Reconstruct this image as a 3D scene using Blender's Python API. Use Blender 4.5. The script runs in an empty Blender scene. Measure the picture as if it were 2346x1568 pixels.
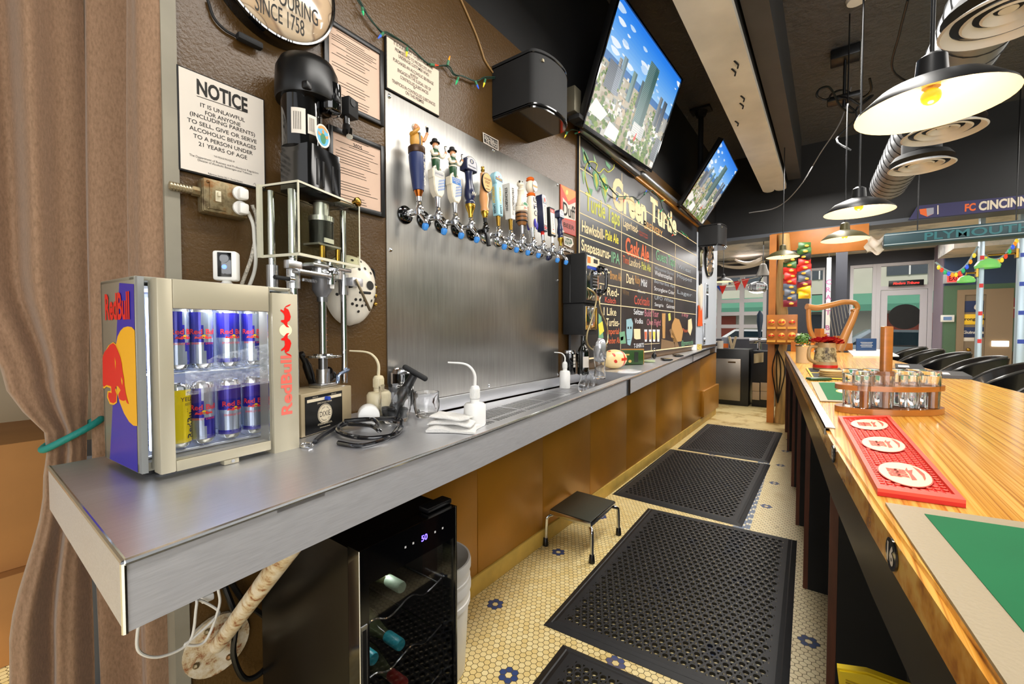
import bpy, bmesh, math, random
from math import pi, sin, cos, radians, sqrt, atan2
from mathutils import Vector, Matrix
random.seed(7)
C = bpy.context.scene.collection
SC = bpy.context.scene
# ------------------------------------------------------------------ camera, world, lights, exposure
F, YAW, PITCH, CAMH = 978.0, radians(36.5), radians(-1.7), 1.35
cd = bpy.data.cameras.new('camera'); co = bpy.data.objects.new('camera', cd); C.objects.link(co)
cd.sensor_width = 36; cd.sensor_fit = 'HORIZONTAL'; cd.lens = F / 2346 * 36; cd.clip_start = .02; cd.clip_end = 200
co.location = (0, 0, CAMH); co.rotation_euler = (pi / 2 + PITCH, 0, YAW)
SC.camera = co
SC.view_settings.view_transform = 'Standard'; SC.view_settings.look = 'None'
SC.view_settings.gamma = 1; SC.view_settings.use_curve_mapping = False
SC.view_settings.exposure = 0.12
W = bpy.data.worlds.new('world'); SC.world = W; W.use_nodes = True
wn = W.node_tree.nodes; wl = W.node_tree.links
bg = wn['Background']; bg.inputs[1].default_value = 0.8
tc = wn.new('ShaderNodeTexCoord'); sp = wn.new('ShaderNodeSeparateXYZ'); cr = wn.new('ShaderNodeValToRGB')
mr = wn.new('ShaderNodeMapRange'); mr.inputs[1].default_value = -1; mr.inputs[2].default_value = 1
wl.new(tc.outputs['Generated'], sp.inputs[0]); wl.new(sp.outputs[2], mr.inputs[0]); wl.new(mr.outputs[0], cr.inputs[0]); wl.new(cr.outputs[0], bg.inputs[0])
e = cr.color_ramp.elements
e[0].position = 0.0; e[0].color = (.36, .33, .28, 1); e[1].position = 1.0; e[1].color = (.75, .84, 1.0, 1)
q = e.new(.49); q.color = (.55, .52, .48, 1); q = e.new(.56); q.color = (1.0, .97, .92, 1)

def area(name, loc, rot, sx, sy, power, col=(1, 1, 1)):
    l = bpy.data.lights.new(name, 'AREA'); l.shape = 'RECTANGLE'; l.size = sx; l.size_y = sy; l.energy = power; l.color = col
    o = bpy.data.objects.new(name, l); C.objects.link(o); o.location = loc; o.rotation_euler = rot
    return o
area('rear_fill', (3.0, -2.3, 1.75), (radians(84), 0, radians(38)), 4.5, 2.4, 150, (.97, .98, 1))  # added fill from behind the camera, stands in for an unseen window
area('overhead_fill_front', (-.02, 1.6, 3.22), (0, 0, 0), .4, 3.0, 72, (1, .965, .91))  # added overhead fill above the near aisle, not a fitted lamp
area('overhead_fill_middle', (-.08, 5.2, 3.22), (0, 0, 0), .4, 3.2, 92, (1, .965, .91))  # second added fill panel, brightens the middle of the aisle
area('street_daylight', (-.5, 13.1, 3.75), (radians(-62), 0, 0), 9.0, 1.6, 260, (.9, .96, 1))
sl = bpy.data.lights.new('sun', 'SUN'); sl.energy = 2.2; sl.angle = .02; sl.color = (1, .96, .9); so = bpy.data.objects.new('sun', sl); C.objects.link(so); so.location = (0, -8, 12); so.rotation_euler = (radians(34), radians(12), 0)
area('overhead_fill_far', (-.2, 9.4, 2.85), (0, 0, 0), 3.0, 2.2, 110, (1, .97, .93))  # added fill under the far ceiling to brighten the end room
area('overhead_fill_room', (3.0, 5.0, 3.6), (0, 0, 0), 1.5, 5.0, 160, (1, .96, .9))  # added broad fill over the guests' side, no real fixture
# ------------------------------------------------------------------ pixel rays -> points on real planes of the room
_fw = Vector((-sin(YAW) * cos(PITCH), cos(YAW) * cos(PITCH), sin(PITCH)))
_rt = Vector((cos(YAW), sin(YAW), 0)); _up = _rt.cross(_fw); CAM = Vector((0, 0, CAMH))
def ray(x, y): return _fw + _rt * ((x - 1173) / F) - _up * ((y - 784) / F)
def onz(x, y, z): d = ray(x, y); return CAM + d * ((z - CAMH) / d.z)
def onx(x, y, X): d = ray(x, y); return CAM + d * (X / d.x)
def ony(x, y, Y): d = ray(x, y); return CAM + d * (Y / d.y)
def atd(x, y, t): return CAM + ray(x, y) * t

# ------------------------------------------------------------------ materials
def lin(h):
    h = h.lstrip('#'); c = [int(h[i:i + 2], 16) / 255 for i in (0, 2, 4)]
    return tuple(x / 12.92 if x <= .04045 else ((x + .055) / 1.055) ** 2.4 for x in c) + (1,)
MC = {}
class N:                                   # tiny node helper
    def __init__(s, nt): s.n = nt.nodes; s.l = nt.links
    def new(s, t, **k):
        o = s.n.new('ShaderNode' + t)
        for a, b in k.items(): setattr(o, a, b)
        return o
    def set(s, sock, v):
        if isinstance(v, bpy.types.NodeSocket): s.l.new(v, sock)
        else: sock.default_value = v
    def math(s, op, a, b=0, c=0):
        o = s.new('Math', operation=op); s.set(o.inputs[0], a); s.set(o.inputs[1], b); s.set(o.inputs[2], c); return o.outputs[0]
    def vmath(s, op, a, b=(0, 0, 0)):
        o = s.new('VectorMath', operation=op); s.set(o.inputs[0], a); s.set(o.inputs[1], b); return o
    def mix(s, f, a, b):
        o = s.new('Mix', data_type='RGBA'); s.set(o.inputs[0], f); s.set(o.inputs[6], a); s.set(o.inputs[7], b); return o.outputs[2]
    def ramp(s, f, pts):
        o = s.new('ValToRGB'); s.l.new(f, o.inputs[0]); e = o.color_ramp.elements
        e[0].position, e[0].color = pts[0]; e[1].position, e[1].color = pts[-1]
        for p, c in pts[1:-1]: x = e.new(p); x.color = c
        return o.outputs[0]
    def coord(s, kind='Object', scale=(1, 1, 1), rot=(0, 0, 0)):
        t = s.new('TexCoord'); m = s.new('Mapping'); m.inputs['Scale'].default_value = scale; m.inputs['Rotation'].default_value = rot
        s.l.new(t.outputs[kind], m.inputs[0]); return m.outputs[0]
    def noise(s, vec, scale=5, detail=3, rough=.5):
        o = s.new('TexNoise'); s.l.new(vec, o.inputs['Vector']); o.inputs['Scale'].default_value = scale; o.inputs['Detail'].default_value = detail; o.inputs['Roughness'].default_value = rough
        return o.outputs[0]
    def bump(s, h, strength=.3, dist=.01):
        o = s.new('Bump'); o.inputs['Strength'].default_value = strength; o.inputs['Distance'].default_value = dist; s.l.new(h, o.inputs['Height']); return o.outputs[0]
def mat(name, col=None, rough=.5, metal=0, var=0, vs=6, bump=0, bs=40, emit=0, trans=0, ior=1.45, alpha=1, coat=0, spec=None, stretch=(1, 1, 1), sub=0):
    if name in MC: return MC[name]
    m = bpy.data.materials.new(name); m.use_nodes = True; MC[name] = m
    k = N(m.node_tree); b = m.node_tree.nodes['Principled BSDF']; c = lin(col)
    b.inputs['Base Color'].default_value = c; b.inputs['Roughness'].default_value = rough; b.inputs['Metallic'].default_value = metal
    if spec is not None: b.inputs['Specular IOR Level'].default_value = spec
    if coat: b.inputs['Coat Weight'].default_value = coat; b.inputs['Coat Roughness'].default_value = .08
    if trans: b.inputs['Transmission Weight'].default_value = trans; b.inputs['IOR'].default_value = ior
    if alpha < 1: b.inputs['Alpha'].default_value = alpha
    if sub: b.inputs['Subsurface Weight'].default_value = sub; b.inputs['Subsurface Radius'].default_value = (.02, .02, .02)
    if emit >= 1: b.inputs['Base Color'].default_value = (.01, .01, .01, 1)
    if emit: b.inputs['Emission Color'].default_value = c; b.inputs['Emission Strength'].default_value = emit
    if var:
        v = k.coord('Object', stretch); n = k.noise(v, vs, 4)
        lo = tuple(max(0, x * (1 - var)) for x in c[:3]) + (1,); hi = tuple(min(1, x * (1 + var)) for x in c[:3]) + (1,)
        k.l.new(k.ramp(n, [(.3, lo), (.7, hi)]), b.inputs['Base Color'])
    if bump:
        v = k.coord('Object', stretch); n = k.noise(v, bs, 3); k.l.new(k.bump(n, bump, .004), b.inputs['Normal'])
    return m
def custom(name):
    m = bpy.data.materials.new(name); m.use_nodes = True; MC[name] = m
    return m, N(m.node_tree), m.node_tree.nodes['Principled BSDF']

# simple palette
BLACK = mat('black_plastic', '#0b0b0c', .35, var=.3, vs=8); BLACKG = mat('black_gloss', '#050506', .08, coat=.6)
BLACKM = mat('black_matte', '#0e0e0f', .7, var=.25, vs=10); RUBBER = mat('black_rubber', '#141416', .55, var=.25, vs=14)
CHROME = mat('chrome', '#d8dade', .1, 1); ALU = mat('aluminium', '#c9cacc', .28, 1, bump=.05, bs=120)
WHITE = mat('white_plastic', '#e8e6e0', .4); PAPER = mat('paper', '#d9d0c4', .7, var=.04, vs=4)
CREAM = mat('cream_paper', '#e0cdb8', .6, var=.05, vs=3); INK = mat('ink', '#1b1712', .7)
RED = mat('red_paint', '#d81e10', .4); BLUE = mat('blue_paint', '#1c3fa8', .4); GREEN = mat('green_paint', '#1e7a48', .45)
YELLOW = mat('yellow_paint', '#f2c21a', .4); ORANGE = mat('orange_paint', '#e8701c', .45); NAVY = mat('navy_paint', '#151d42', .25, coat=.3)
GOLD = mat('gold_metal', '#c8a040', .2, 1); BRASS = mat('brass', '#b08a3c', .25, 1)
GLASS = mat('clear_glass', '#ffffff', .02, trans=1, ior=1.45); WINEGLASS = mat('dark_bottle_glass', '#050805', .05, coat=.5)
SKIN = mat('painted_skin', '#d89a6c', .45); WOODL = mat('light_wood', '#d9a066', .3, var=.1, vs=5, stretch=(8, 8, 1), coat=.3)
DKWOOD = mat('dark_wood', '#5a2e1c', .45, var=.3, vs=6, stretch=(10, 10, 1))
STEELG = mat('grey_steel', '#8d8f92', .3, 1)

def brushed(name, col, rough, axis_scale, var=.12, smudge=.12, metal=1):
    m, k, b = custom(name); c = lin(col); b.inputs['Metallic'].default_value = metal
    v = k.coord('Object', axis_scale); n = k.noise(v, 6, 4, .6)
    v2 = k.coord('Object', (1, 1, 1)); n2 = k.noise(v2, 2.2, 4, .6)
    lo = tuple(x * (1 - var) for x in c[:3]) + (1,); hi = tuple(min(1, x * (1 + var)) for x in c[:3]) + (1,)
    k.l.new(k.ramp(n, [(.3, lo), (.7, hi)]), b.inputs['Base Color'])
    r = k.math('ADD', rough - smudge / 2, k.math('MULTIPLY', n2, smudge))
    r2 = k.math('ADD', r, k.math('MULTIPLY', n, .06)); k.l.new(r2, b.inputs['Roughness'])
    k.l.new(k.bump(n, .05, .002), b.inputs['Normal']); return m
STEEL = brushed('brushed_steel', '#d4d5d9', .34, (60, 2, 60), .06, .16, .9)
STEELV = brushed('brushed_steel_panel', '#a3a19c', .32, (2, 14, .8), .10, .3, .9)
STEELF = brushed('fascia_steel', '#cfcfd2', .42, (30, 3, 60), .08, .14, .6)

# ------------------------------------------------------------------ mesh builder
FR = Matrix(((1, 0, 0, 0), (0, 0, -1, 0), (0, 1, 0, 0), (0, 0, 0, 1)))       # text plane standing up, facing -Y
def TR(x=0, y=0, z=0): return Matrix.Translation((x, y, z))
def RZ(a): return Matrix.Rotation(a, 4, 'Z')
def RX(a): return Matrix.Rotation(a, 4, 'X')
def RY(a): return Matrix.Rotation(a, 4, 'Y')
TXT = {}
def text_mesh(s, bold=0, spacing=1.0, shear=0):
    key = (s, bold, spacing, shear)
    if key in TXT: return TXT[key]
    cu = bpy.data.curves.new('t', 'FONT'); cu.body = s; cu.size = 1; cu.offset = bold; cu.space_character = spacing; cu.shear = shear; cu.resolution_u = 3
    o = bpy.data.objects.new('t', cu); C.objects.link(o)
    dg = bpy.context.evaluated_depsgraph_get(); me = bpy.data.meshes.new_from_object(o.evaluated_get(dg))
    vs = [tuple(v.co) for v in me.vertices]; fs = [tuple(p.vertices) for p in me.polygons]
    bpy.data.objects.remove(o); bpy.data.curves.remove(cu); bpy.data.meshes.remove(me)
    if vs:
        x0 = min(v[0] for v in vs); x1 = max(v[0] for v in vs); y0 = min(v[1] for v in vs); y1 = max(v[1] for v in vs)
    else: x0 = x1 = y0 = y1 = 0
    TXT[key] = (vs, fs, x0, x1, y0, y1); return TXT[key]
def smooth_path(pts, n=6, closed=False):
    P = [Vector(p) for p in pts]; out = []; L = len(P)
    rng = range(L) if closed else range(L - 1)
    for i in rng:
        p1, p2 = P[i], P[(i + 1) % L]
        p0 = P[i - 1] if (i > 0 or closed) else p1 * 2 - p2
        p3 = P[(i + 2) % L] if (i + 2 < L or closed) else p2 * 2 - p1
        for j in range(n):
            t = j / n
            out.append(.5 * ((2 * p1) + (p2 - p0) * t + (2 * p0 - 5 * p1 + 4 * p2 - p3) * t * t + (3 * p1 - p0 - 3 * p2 + p3) * t ** 3))
    if not closed: out.append(P[-1])
    return out
class MB:
    def __init__(s, default=None, T=None):
        s.v = []; s.f = []; s.mi = []; s.mats = []; s.T = T or Matrix.Identity(4); s.d = default
    def _m(s, m):
        m = m or s.d
        if m not in s.mats: s.mats.append(m)
        return s.mats.index(m)
    def add(s, vs, fs, m=None, T=None):
        o = len(s.v); A = s.T @ T if T is not None else s.T
        s.v += [A @ Vector(v) for v in vs]; i = s._m(m)
        for f in fs: s.f.append([o + j for j in f]); s.mi.append(i)
        return s
    def bm(s, b, m=None, T=None):
        b.verts.index_update()
        s.add([v.co for v in b.verts], [[v.index for v in f.verts] for f in b.faces], m, T); b.free(); return s
    def box(s, c, d, m=None, bev=0, T=None, seg=2):
        b = bmesh.new(); bmesh.ops.create_cube(b, size=1)
        for v in b.verts: v.co = Vector((v.co.x * d[0], v.co.y * d[1], v.co.z * d[2])) + Vector(c)
        if bev: bmesh.ops.bevel(b, geom=b.edges[:], offset=min(bev, min(d) * .49), segments=seg, affect='EDGES', profile=.5)
        return s.bm(b, m, T)
    def box2(s, a, b, m=None, bev=0, T=None):
        return s.box([(a[i] + b[i]) / 2 for i in range(3)], [abs(b[i] - a[i]) for i in range(3)], m, bev, T)
    def lathe(s, prof, m=None, seg=24, T=None, sx=1, sy=1, cap=True):
        vs = []; fs = []
        for r, z in prof:
            for k in range(seg): a = 2 * pi * k / seg; vs.append((r * cos(a) * sx, r * sin(a) * sy, z))
        n = len(prof)
        for i in range(n - 1):
            for k in range(seg):
                k2 = (k + 1) % seg; fs.append((i * seg + k, i * seg + k2, (i + 1) * seg + k2, (i + 1) * seg + k))
        if cap and prof[0][0] > 1e-5 and prof[0] != prof[-1]: fs.append(tuple(range(seg))[::-1])
        if cap and prof[-1][0] > 1e-5 and prof[0] != prof[-1]: fs.append(tuple((n - 1) * seg + k for k in range(seg)))
        b = bmesh.new(); bv = [b.verts.new(v) for v in vs]
        for f in fs:
            try: b.faces.new([bv[i] for i in f])
            except ValueError: pass
        bmesh.ops.remove_doubles(b, verts=b.verts[:], dist=1e-6)
        return s.bm(b, m, T)
    def cyl(s, p0, p1, r, m=None, seg=16, r2=None, T=None):
        p0, p1 = Vector(p0), Vector(p1); d = p1 - p0; L = d.length
        A = Matrix.Translation(p0) @ d.to_track_quat('Z', 'Y').to_matrix().to_4x4()
        return s.lathe([(r, 0), (r if r2 is None else r2, L)], m, seg, (T @ A) if T is not None else A)
    def sph(s, c, r, m=None, T=None, seg=16):
        r = (r, r, r) if not hasattr(r, '__len__') else r; n = seg // 2
        A = Matrix.Translation(c) @ Matrix.Diagonal((r[0], r[1], r[2], 1))
        return s.lathe([(sin(pi * i / n), -cos(pi * i / n)) for i in range(n + 1)], m, seg, (T @ A) if T is not None else A)
    def tube(s, pts, r, m=None, seg=8, sm=0, closed=False, T=None, cap=True):
        P = smooth_path(pts, sm, closed) if sm else [Vector(p) for p in pts]
        n = len(P); vs = []; fs = []; up = None
        rr = r if hasattr(r, '__len__') else None
        for i in range(n):
            a = P[i - 1] if (i > 0 or closed) else P[i]; b = P[(i + 1) % n] if (i < n - 1 or closed) else P[i]
            t = (b - a).normalized() if (b - a).length > 1e-9 else Vector((0, 0, 1))
            if up is None: up = t.orthogonal().normalized()
            up = (up - t * up.dot(t)); up = up.normalized() if up.length > 1e-6 else t.orthogonal().normalized()
            w = t.cross(up)
            q = r if rr is None else (rr[0] + (rr[1] - rr[0]) * i / max(1, n - 1) if len(rr) == 2 else rr[min(len(rr) - 1, int(i * len(rr) / n))])
            for k in range(seg): an = 2 * pi * k / seg; vs.append(P[i] + up * (q * cos(an)) + w * (q * sin(an)))
        for i in range(n if closed else n - 1):
            j = (i + 1) % n
            for k in range(seg): k2 = (k + 1) % seg; fs.append((i * seg + k, i * seg + k2, j * seg + k2, j * seg + k))
        if not closed and cap: fs.append(tuple(range(seg))[::-1]); fs.append(tuple((n - 1) * seg + k for k in range(seg)))
        return s.add(vs, fs, m, T)
    def prism(s, poly, y0, y1, m=None, T=None, bev=0):
        # polygon in X,Z extruded along Y
        n = len(poly); vs = [(x, y0, z) for x, z in poly] + [(x, y1, z) for x, z in poly]
        fs = [tuple(range(n)), tuple(range(n, 2 * n))[::-1]] + [(i, (i + 1) % n, n + (i + 1) % n, n + i) for i in range(n)]
        if bev:
            b = bmesh.new(); bv = [b.verts.new(v) for v in vs]
            for f in fs: b.faces.new([bv[i] for i in f])
            bmesh.ops.recalc_face_normals(b, faces=b.faces[:])
            es = [e for e in b.edges if len(e.link_faces) == 2 and any(len(f.verts) == n for f in e.link_faces)] if n > 4 else b.edges[:]
            bmesh.ops.bevel(b, geom=es, offset=bev, segments=2, affect='EDGES'); return s.bm(b, m, T)
        return s.add(vs, fs, m, T)
    def zprism(s, poly, z0, z1, m=None, T=None):
        n = len(poly); vs = [(x, y, z0) for x, y in poly] + [(x, y, z1) for x, y in poly]
        return s.add(vs, [tuple(range(n))[::-1], tuple(range(n, 2 * n))] + [(i, (i + 1) % n, n + (i + 1) % n, n + i) for i in range(n)], m, T)
    def face(s, pts, m=None, T=None): return s.add(pts, [tuple(range(len(pts)))], m, T)
    def flat(s, poly, y, m=None, T=None): return s.face([(x, y, z) for x, z in poly], m, T)     # decal on a front (-Y) face
    def grid(s, fn, nu, nv, m=None, T=None, cu=False):
        vs = [fn(i / (nu if not cu else nu), j / nv) for j in range(nv + 1) for i in range(nu + (0 if cu else 1))]
        w = nu + (0 if cu else 1); fs = []
        for j in range(nv):
            for i in range(nu): a = j * w + i; b = j * w + (i + 1) % w; fs.append((a, b, b + w, a + w))
        return s.add(vs, fs, m, T)
    def text(s, t, size, pos, m=None, T=None, w=None, align='C', bold=0, va='C', shear=0, sp=1.0, warp=None):
        # size = letter height; standing text facing -Y unless T is given (T maps the text's XY plane)
        vs, fs, x0, x1, y0, y1 = text_mesh(t, bold, sp, shear)
        if not fs: return s
        k = size / .72; kx = k if w is None else w / max(1e-6, x1 - x0)
        ox = {'C': (x0 + x1) / 2, 'L': x0, 'R': x1}[align]; oy = {'C': (y0 + y1) / 2, 'B': 0, 'T': y1}[va]
        A = (T if T is not None else Matrix.Identity(4)) @ Matrix.Translation(pos) @ FR
        p = [((v[0] - ox) * kx, (v[1] - oy) * k, 0) for v in vs]
        if warp: return s.add([warp(q[0], q[1]) for q in p], fs, m)
        return s.add(p, fs, m, A)
    def build(s, name, parent=None, ang=40, loc=None, rz=0, recalc=True):
        me = bpy.data.meshes.new(name); me.from_pydata([tuple(v) for v in s.v], [], s.f)
        for m in s.mats: me.materials.append(m)
        me.polygons.foreach_set('material_index', s.mi)
        if recalc:
            b = bmesh.new(); b.from_mesh(me); bmesh.ops.recalc_face_normals(b, faces=b.faces[:]); b.to_mesh(me); b.free()
        me.polygons.foreach_set('use_smooth', [True] * len(me.polygons)); me.set_sharp_from_angle(angle=radians(ang)); me.update()
        o = bpy.data.objects.new(name, me); C.objects.link(o)
        if parent is not None: o.parent = parent
        if loc is not None: o.location = loc
        o.rotation_euler.z = rz
        return o
def tag(o, label=None, cat=None, group=None, kind=None):
    if label: o['label'] = label
    if cat: o['category'] = cat
    if group: o['group'] = group
    if kind: o['kind'] = kind
    return o
def thing(name, label, cat, loc=(0, 0, 0), rz=0, group=None, tilt=None):
    o = bpy.data.objects.new(name, None); C.objects.link(o); o.empty_display_size = .05
    o.location = loc; o.rotation_euler = (tilt[0], tilt[1], rz) if tilt else (0, 0, rz)
    return tag(o, label, cat, group)
def struct(mb, name, **k): return tag(mb.build(name, **k), kind='structure')
def dup(root, loc, rz=None, label=None):
    r = root.copy(); C.objects.link(r); r.location = loc
    if rz is not None: r.rotation_euler.z = rz
    if label: r['label'] = label
    for ch in list(root.children):
        c = ch.copy(); C.objects.link(c); c.parent = r
        for g in list(ch.children): d = g.copy(); C.objects.link(d); d.parent = c
    return r
def ell(cx, cz, rx, rz, n=32, a0=0, a1=2 * pi):
    full = abs(a1 - a0 - 2 * pi) < 1e-6
    return [(cx + rx * cos(a0 + (a1 - a0) * i / (n if full else n - 1)), cz + rz * sin(a0 + (a1 - a0) * i / (n if full else n - 1))) for i in range(n)]
def rrect(cx, cz, w, h, r, n=5):
    out = []
    for sx, sz, a in ((1, 1, 0), (-1, 1, pi / 2), (-1, -1, pi), (1, -1, 3 * pi / 2)):
        for i in range(n): t = a + pi / 2 * i / (n - 1); out.append((cx + sx * (w / 2 - r) + r * cos(t), cz + sz * (h / 2 - r) + r * sin(t)))
    return out
XW = -1.43                                  # face of the left wall
# ================================================================== room shell
CEIL, HDRY, HDRZ, FY = 3.95, 7.35, 2.76, 11.5
# floor: small hexagon mosaic with blue flowers, bare concrete past the bar
m, k, b = custom('hex_mosaic'); P = .0271
tc = k.new('TexCoord'); pos = tc.outputs['Object']; sxyz = k.new('SeparateXYZ'); k.l.new(pos, sxyz.inputs[0])
X0, Y0 = -1.29 / P + 200, 1.605 / P
ux = k.math('ADD', k.math('DIVIDE', sxyz.outputs[0], P), 1.29 / P + 230); uy = k.math('ADD', k.math('DIVIDE', sxyz.outputs[1], P), -1.605 / P + 260 * 1.7320508)
S3 = 1.7320508
def cellmod(u, w): return k.math('SUBTRACT', k.math('FLOORED_MODULO', u, w), w / 2)
ax = cellmod(k.math('ADD', ux, .5), 1.0); ay = cellmod(k.math('ADD', uy, S3 / 2), S3)
bx = cellmod(ux, 1.0); by = cellmod(uy, S3)
da = k.math('ADD', k.math('MULTIPLY', ax, ax), k.math('MULTIPLY', ay, ay)); db = k.math('ADD', k.math('MULTIPLY', bx, bx), k.math('MULTIPLY', by, by))
sel = k.math('LESS_THAN', da, db)
def pick(p, q_): return k.math('ADD', k.math('MULTIPLY', p, sel), k.math('MULTIPLY', q_, k.math('SUBTRACT', 1, sel)))
gx = pick(ax, bx); gy = pick(ay, by)
agx = k.math('ABSOLUTE', gx); agy = k.math('ABSOLUTE', gy)
hd = k.math('MAXIMUM', agx, k.math('ADD', k.math('MULTIPLY', agx, .5), k.math('MULTIPLY', agy, S3 / 2)))
grout = k.math('GREATER_THAN', hd, .455)
cx = k.math('SUBTRACT', ux, gx); cy = k.math('SUBTRACT', uy, gy)
LX, LY = 23.0, 13 * S3
def fl(ox, oy):
    fx = k.math('SUBTRACT', k.math('FLOORED_MODULO', k.math('ADD', cx, LX / 2 + ox), LX), LX / 2); fy = k.math('SUBTRACT', k.math('FLOORED_MODULO', k.math('ADD', cy, LY / 2 + oy), LY), LY / 2)
    d2 = k.math('ADD', k.math('MULTIPLY', fx, fx), k.math('MULTIPLY', fy, fy))
    return k.math('MULTIPLY', k.math('GREATER_THAN', d2, .5), k.math('LESS_THAN', d2, 1.5))
flower = k.math('MAXIMUM', fl(0, 0), fl(11.5, LY / 2))
wn_ = k.new('TexWhiteNoise'); cmb = k.new('CombineXYZ'); k.l.new(cx, cmb.inputs[0]); k.l.new(cy, cmb.inputs[1]); k.l.new(cmb.outputs[0], wn_.inputs[0])
cream = k.mix(wn_.outputs[0], lin('#f2e0a8'), lin('#e4ca86'))
# side border band of small square tiles with blue steps
bandx = k.math('ADD', k.math('MULTIPLY', sxyz.outputs[1], .028), k.math('ADD', sxyz.outputs[0], .36))
inband = k.math('MULTIPLY', k.math('LESS_THAN', k.math('ABSOLUTE', bandx), .05), k.math('GREATER_THAN', sxyz.outputs[1], 2.75))
q1 = k.math('FRACT', k.math('DIVIDE', sxyz.outputs[0], .0167)); q2 = k.math('FRACT', k.math('DIVIDE', sxyz.outputs[1], .0167))
sg = k.math('MAXIMUM', k.math('GREATER_THAN', k.math('ABSOLUTE', k.math('SUBTRACT', q1, .5)), .42), k.math('GREATER_THAN', k.math('ABSOLUTE', k.math('SUBTRACT', q2, .5)), .42))
ii = k.math('FLOORED_MODULO', k.math('ADD', k.math('FLOOR', k.math('DIVIDE', sxyz.outputs[0], .0334)), k.math('MULTIPLY', k.math('FLOOR', k.math('DIVIDE', sxyz.outputs[1], .0334)), 2)), 3)
bluesq = k.math('LESS_THAN', ii, 1.5)
sq = k.mix(sg, k.mix(bluesq, lin('#e3dcc4'), lin('#5d7290')), lin('#6b6350'))
hexc = k.mix(flower, cream, lin('#34497c'))
# warm-to-neutral change of light put into the tile colour toward the guests' bar
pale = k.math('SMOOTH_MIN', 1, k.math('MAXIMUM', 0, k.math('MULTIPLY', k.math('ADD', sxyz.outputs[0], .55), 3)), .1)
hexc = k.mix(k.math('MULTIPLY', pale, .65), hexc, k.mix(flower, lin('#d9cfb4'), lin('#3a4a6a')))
n1 = k.noise(pos, 2.3, 5, .65); dirt = k.ramp(n1, [(.58, (0, 0, 0, 1)), (.72, (1, 1, 1, 1))])
gc = k.mix(grout, hexc, lin('#5a4a22'))
col = k.mix(inband, gc, sq)
n3 = k.noise(pos, 9, 5, .7); spots = k.ramp(n3, [(.66, (0, 0, 0, 1)), (.70, (1, 1, 1, 1))])
col = k.mix(k.math('MULTIPLY', dirt, .35), col, lin('#a07c34')); col = k.mix(k.math('MULTIPLY', spots, .55), col, lin('#5c4318'))
# worn concrete
conc = k.mix(k.ramp(k.noise(pos, 3.0, 6, .7), [(.5, (0, 0, 0, 1)), (.62, (1, 1, 1, 1))]), lin('#dcc78e'), lin('#a98a4a'))
isc = k.math('GREATER_THAN', k.math('ADD', sxyz.outputs[1], k.math('MULTIPLY', n3, .1)), 6.6)
col = k.mix(isc, col, conc)
k.l.new(col, b.inputs['Base Color']); b.inputs['Roughness'].default_value = .38
hgt = k.math('MULTIPLY', k.math('SUBTRACT', 1, grout), k.math('SUBTRACT', 1, isc)); k.l.new(k.bump(hgt, .25, .002), b.inputs['Normal'])
HEX = m
struct(MB(HEX).box2((-4.2, -2.5, -.12), (6.5, 13.0, 0)), 'floor')
tag(MB(mat('asphalt', '#8f9296', .9, var=.15, vs=3)).box2((-14, 13.0, -.25), (22, 34, -.1)).build('street_ground'), kind='structure')

# left wall: brown orange-peel paint, black above, amber panels below the counter
m, k, b = custom('brown_wall_paint'); v = k.coord('Object', (1, 1, 1))
n = k.noise(v, 120, 2, .5); n2 = k.noise(v, 1.2, 3)
k.l.new(k.ramp(n2, [(.3, lin('#4a3314')), (.7, lin('#59401d'))]), b.inputs['Base Color']); b.inputs['Roughness'].default_value = .36
k.l.new(k.bump(n, .4, .004), b.inputs['Normal']); BROWN = m
m, k, b = custom('amber_panel'); v = k.coord('Object', (1, 1, 1)); n2 = k.noise(v, 1.6, 4)
k.l.new(k.ramp(n2, [(.3, lin('#9a6a1c')), (.7, lin('#b87c22'))]), b.inputs['Base Color']); b.inputs['Roughness'].default_value = .34; b.inputs['Metallic'].default_value = .25
k.l.new(k.bump(k.noise(v, 50, 2), .12, .003), b.inputs['Normal']); AMBER = m
m, k, b = custom('black_textured_paint'); v = k.coord('Object', (1, 1, 1)); n = k.noise(v, 9, 5, .65)
b.inputs['Base Color'].default_value = lin('#4b4b4d'); b.inputs['Roughness'].default_value = .5; k.l.new(k.bump(n, .9, .03), b.inputs['Normal']); BLACKC = m
BLACKW = mat('black_wall_paint', '#161617', .6, var=.3, vs=2); GREYB = mat('blue_grey_wall', '#c3ccd8', .5, var=.06, vs=2)
w = MB(BROWN); w.box2((XW - .16, .405, 0), (XW, 7.36, 2.93)); struct(w, 'wall_left')
struct(MB(BLACKW).box2((XW - .16, .405, 2.931), (XW - .02, 7.36, CEIL)), 'wall_upper')
struct(MB(mat('jamb_grey', '#8a8474', .6, var=.15, vs=5)).box2((XW - .17, .37, 0), (XW + .012, .404, CEIL)), 'trim_1')
w = MB(AMBER)
ys = [.98, 1.62, 2.24, 2.9, 3.62, 4.42, 5.4, 6.3, 7.355]
for a, c in zip(ys[:-1], ys[1:]): w.box2((XW + .0005, a + .002, .10), (XW + .014, c - .002, .98), bev=.002)
w.box2((XW + .0145, 6.35, .12), (XW + .06, 7.353, .49), bev=.006)
struct(w, 'trim_2')
struct(MB(mat('yellow_baseboard', '#c9a64e', .45, var=.15, vs=9)).box2((XW + .0005, .98, .001), (XW + .022, 7.353, .098), bev=.004), 'baseboard_left')
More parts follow.
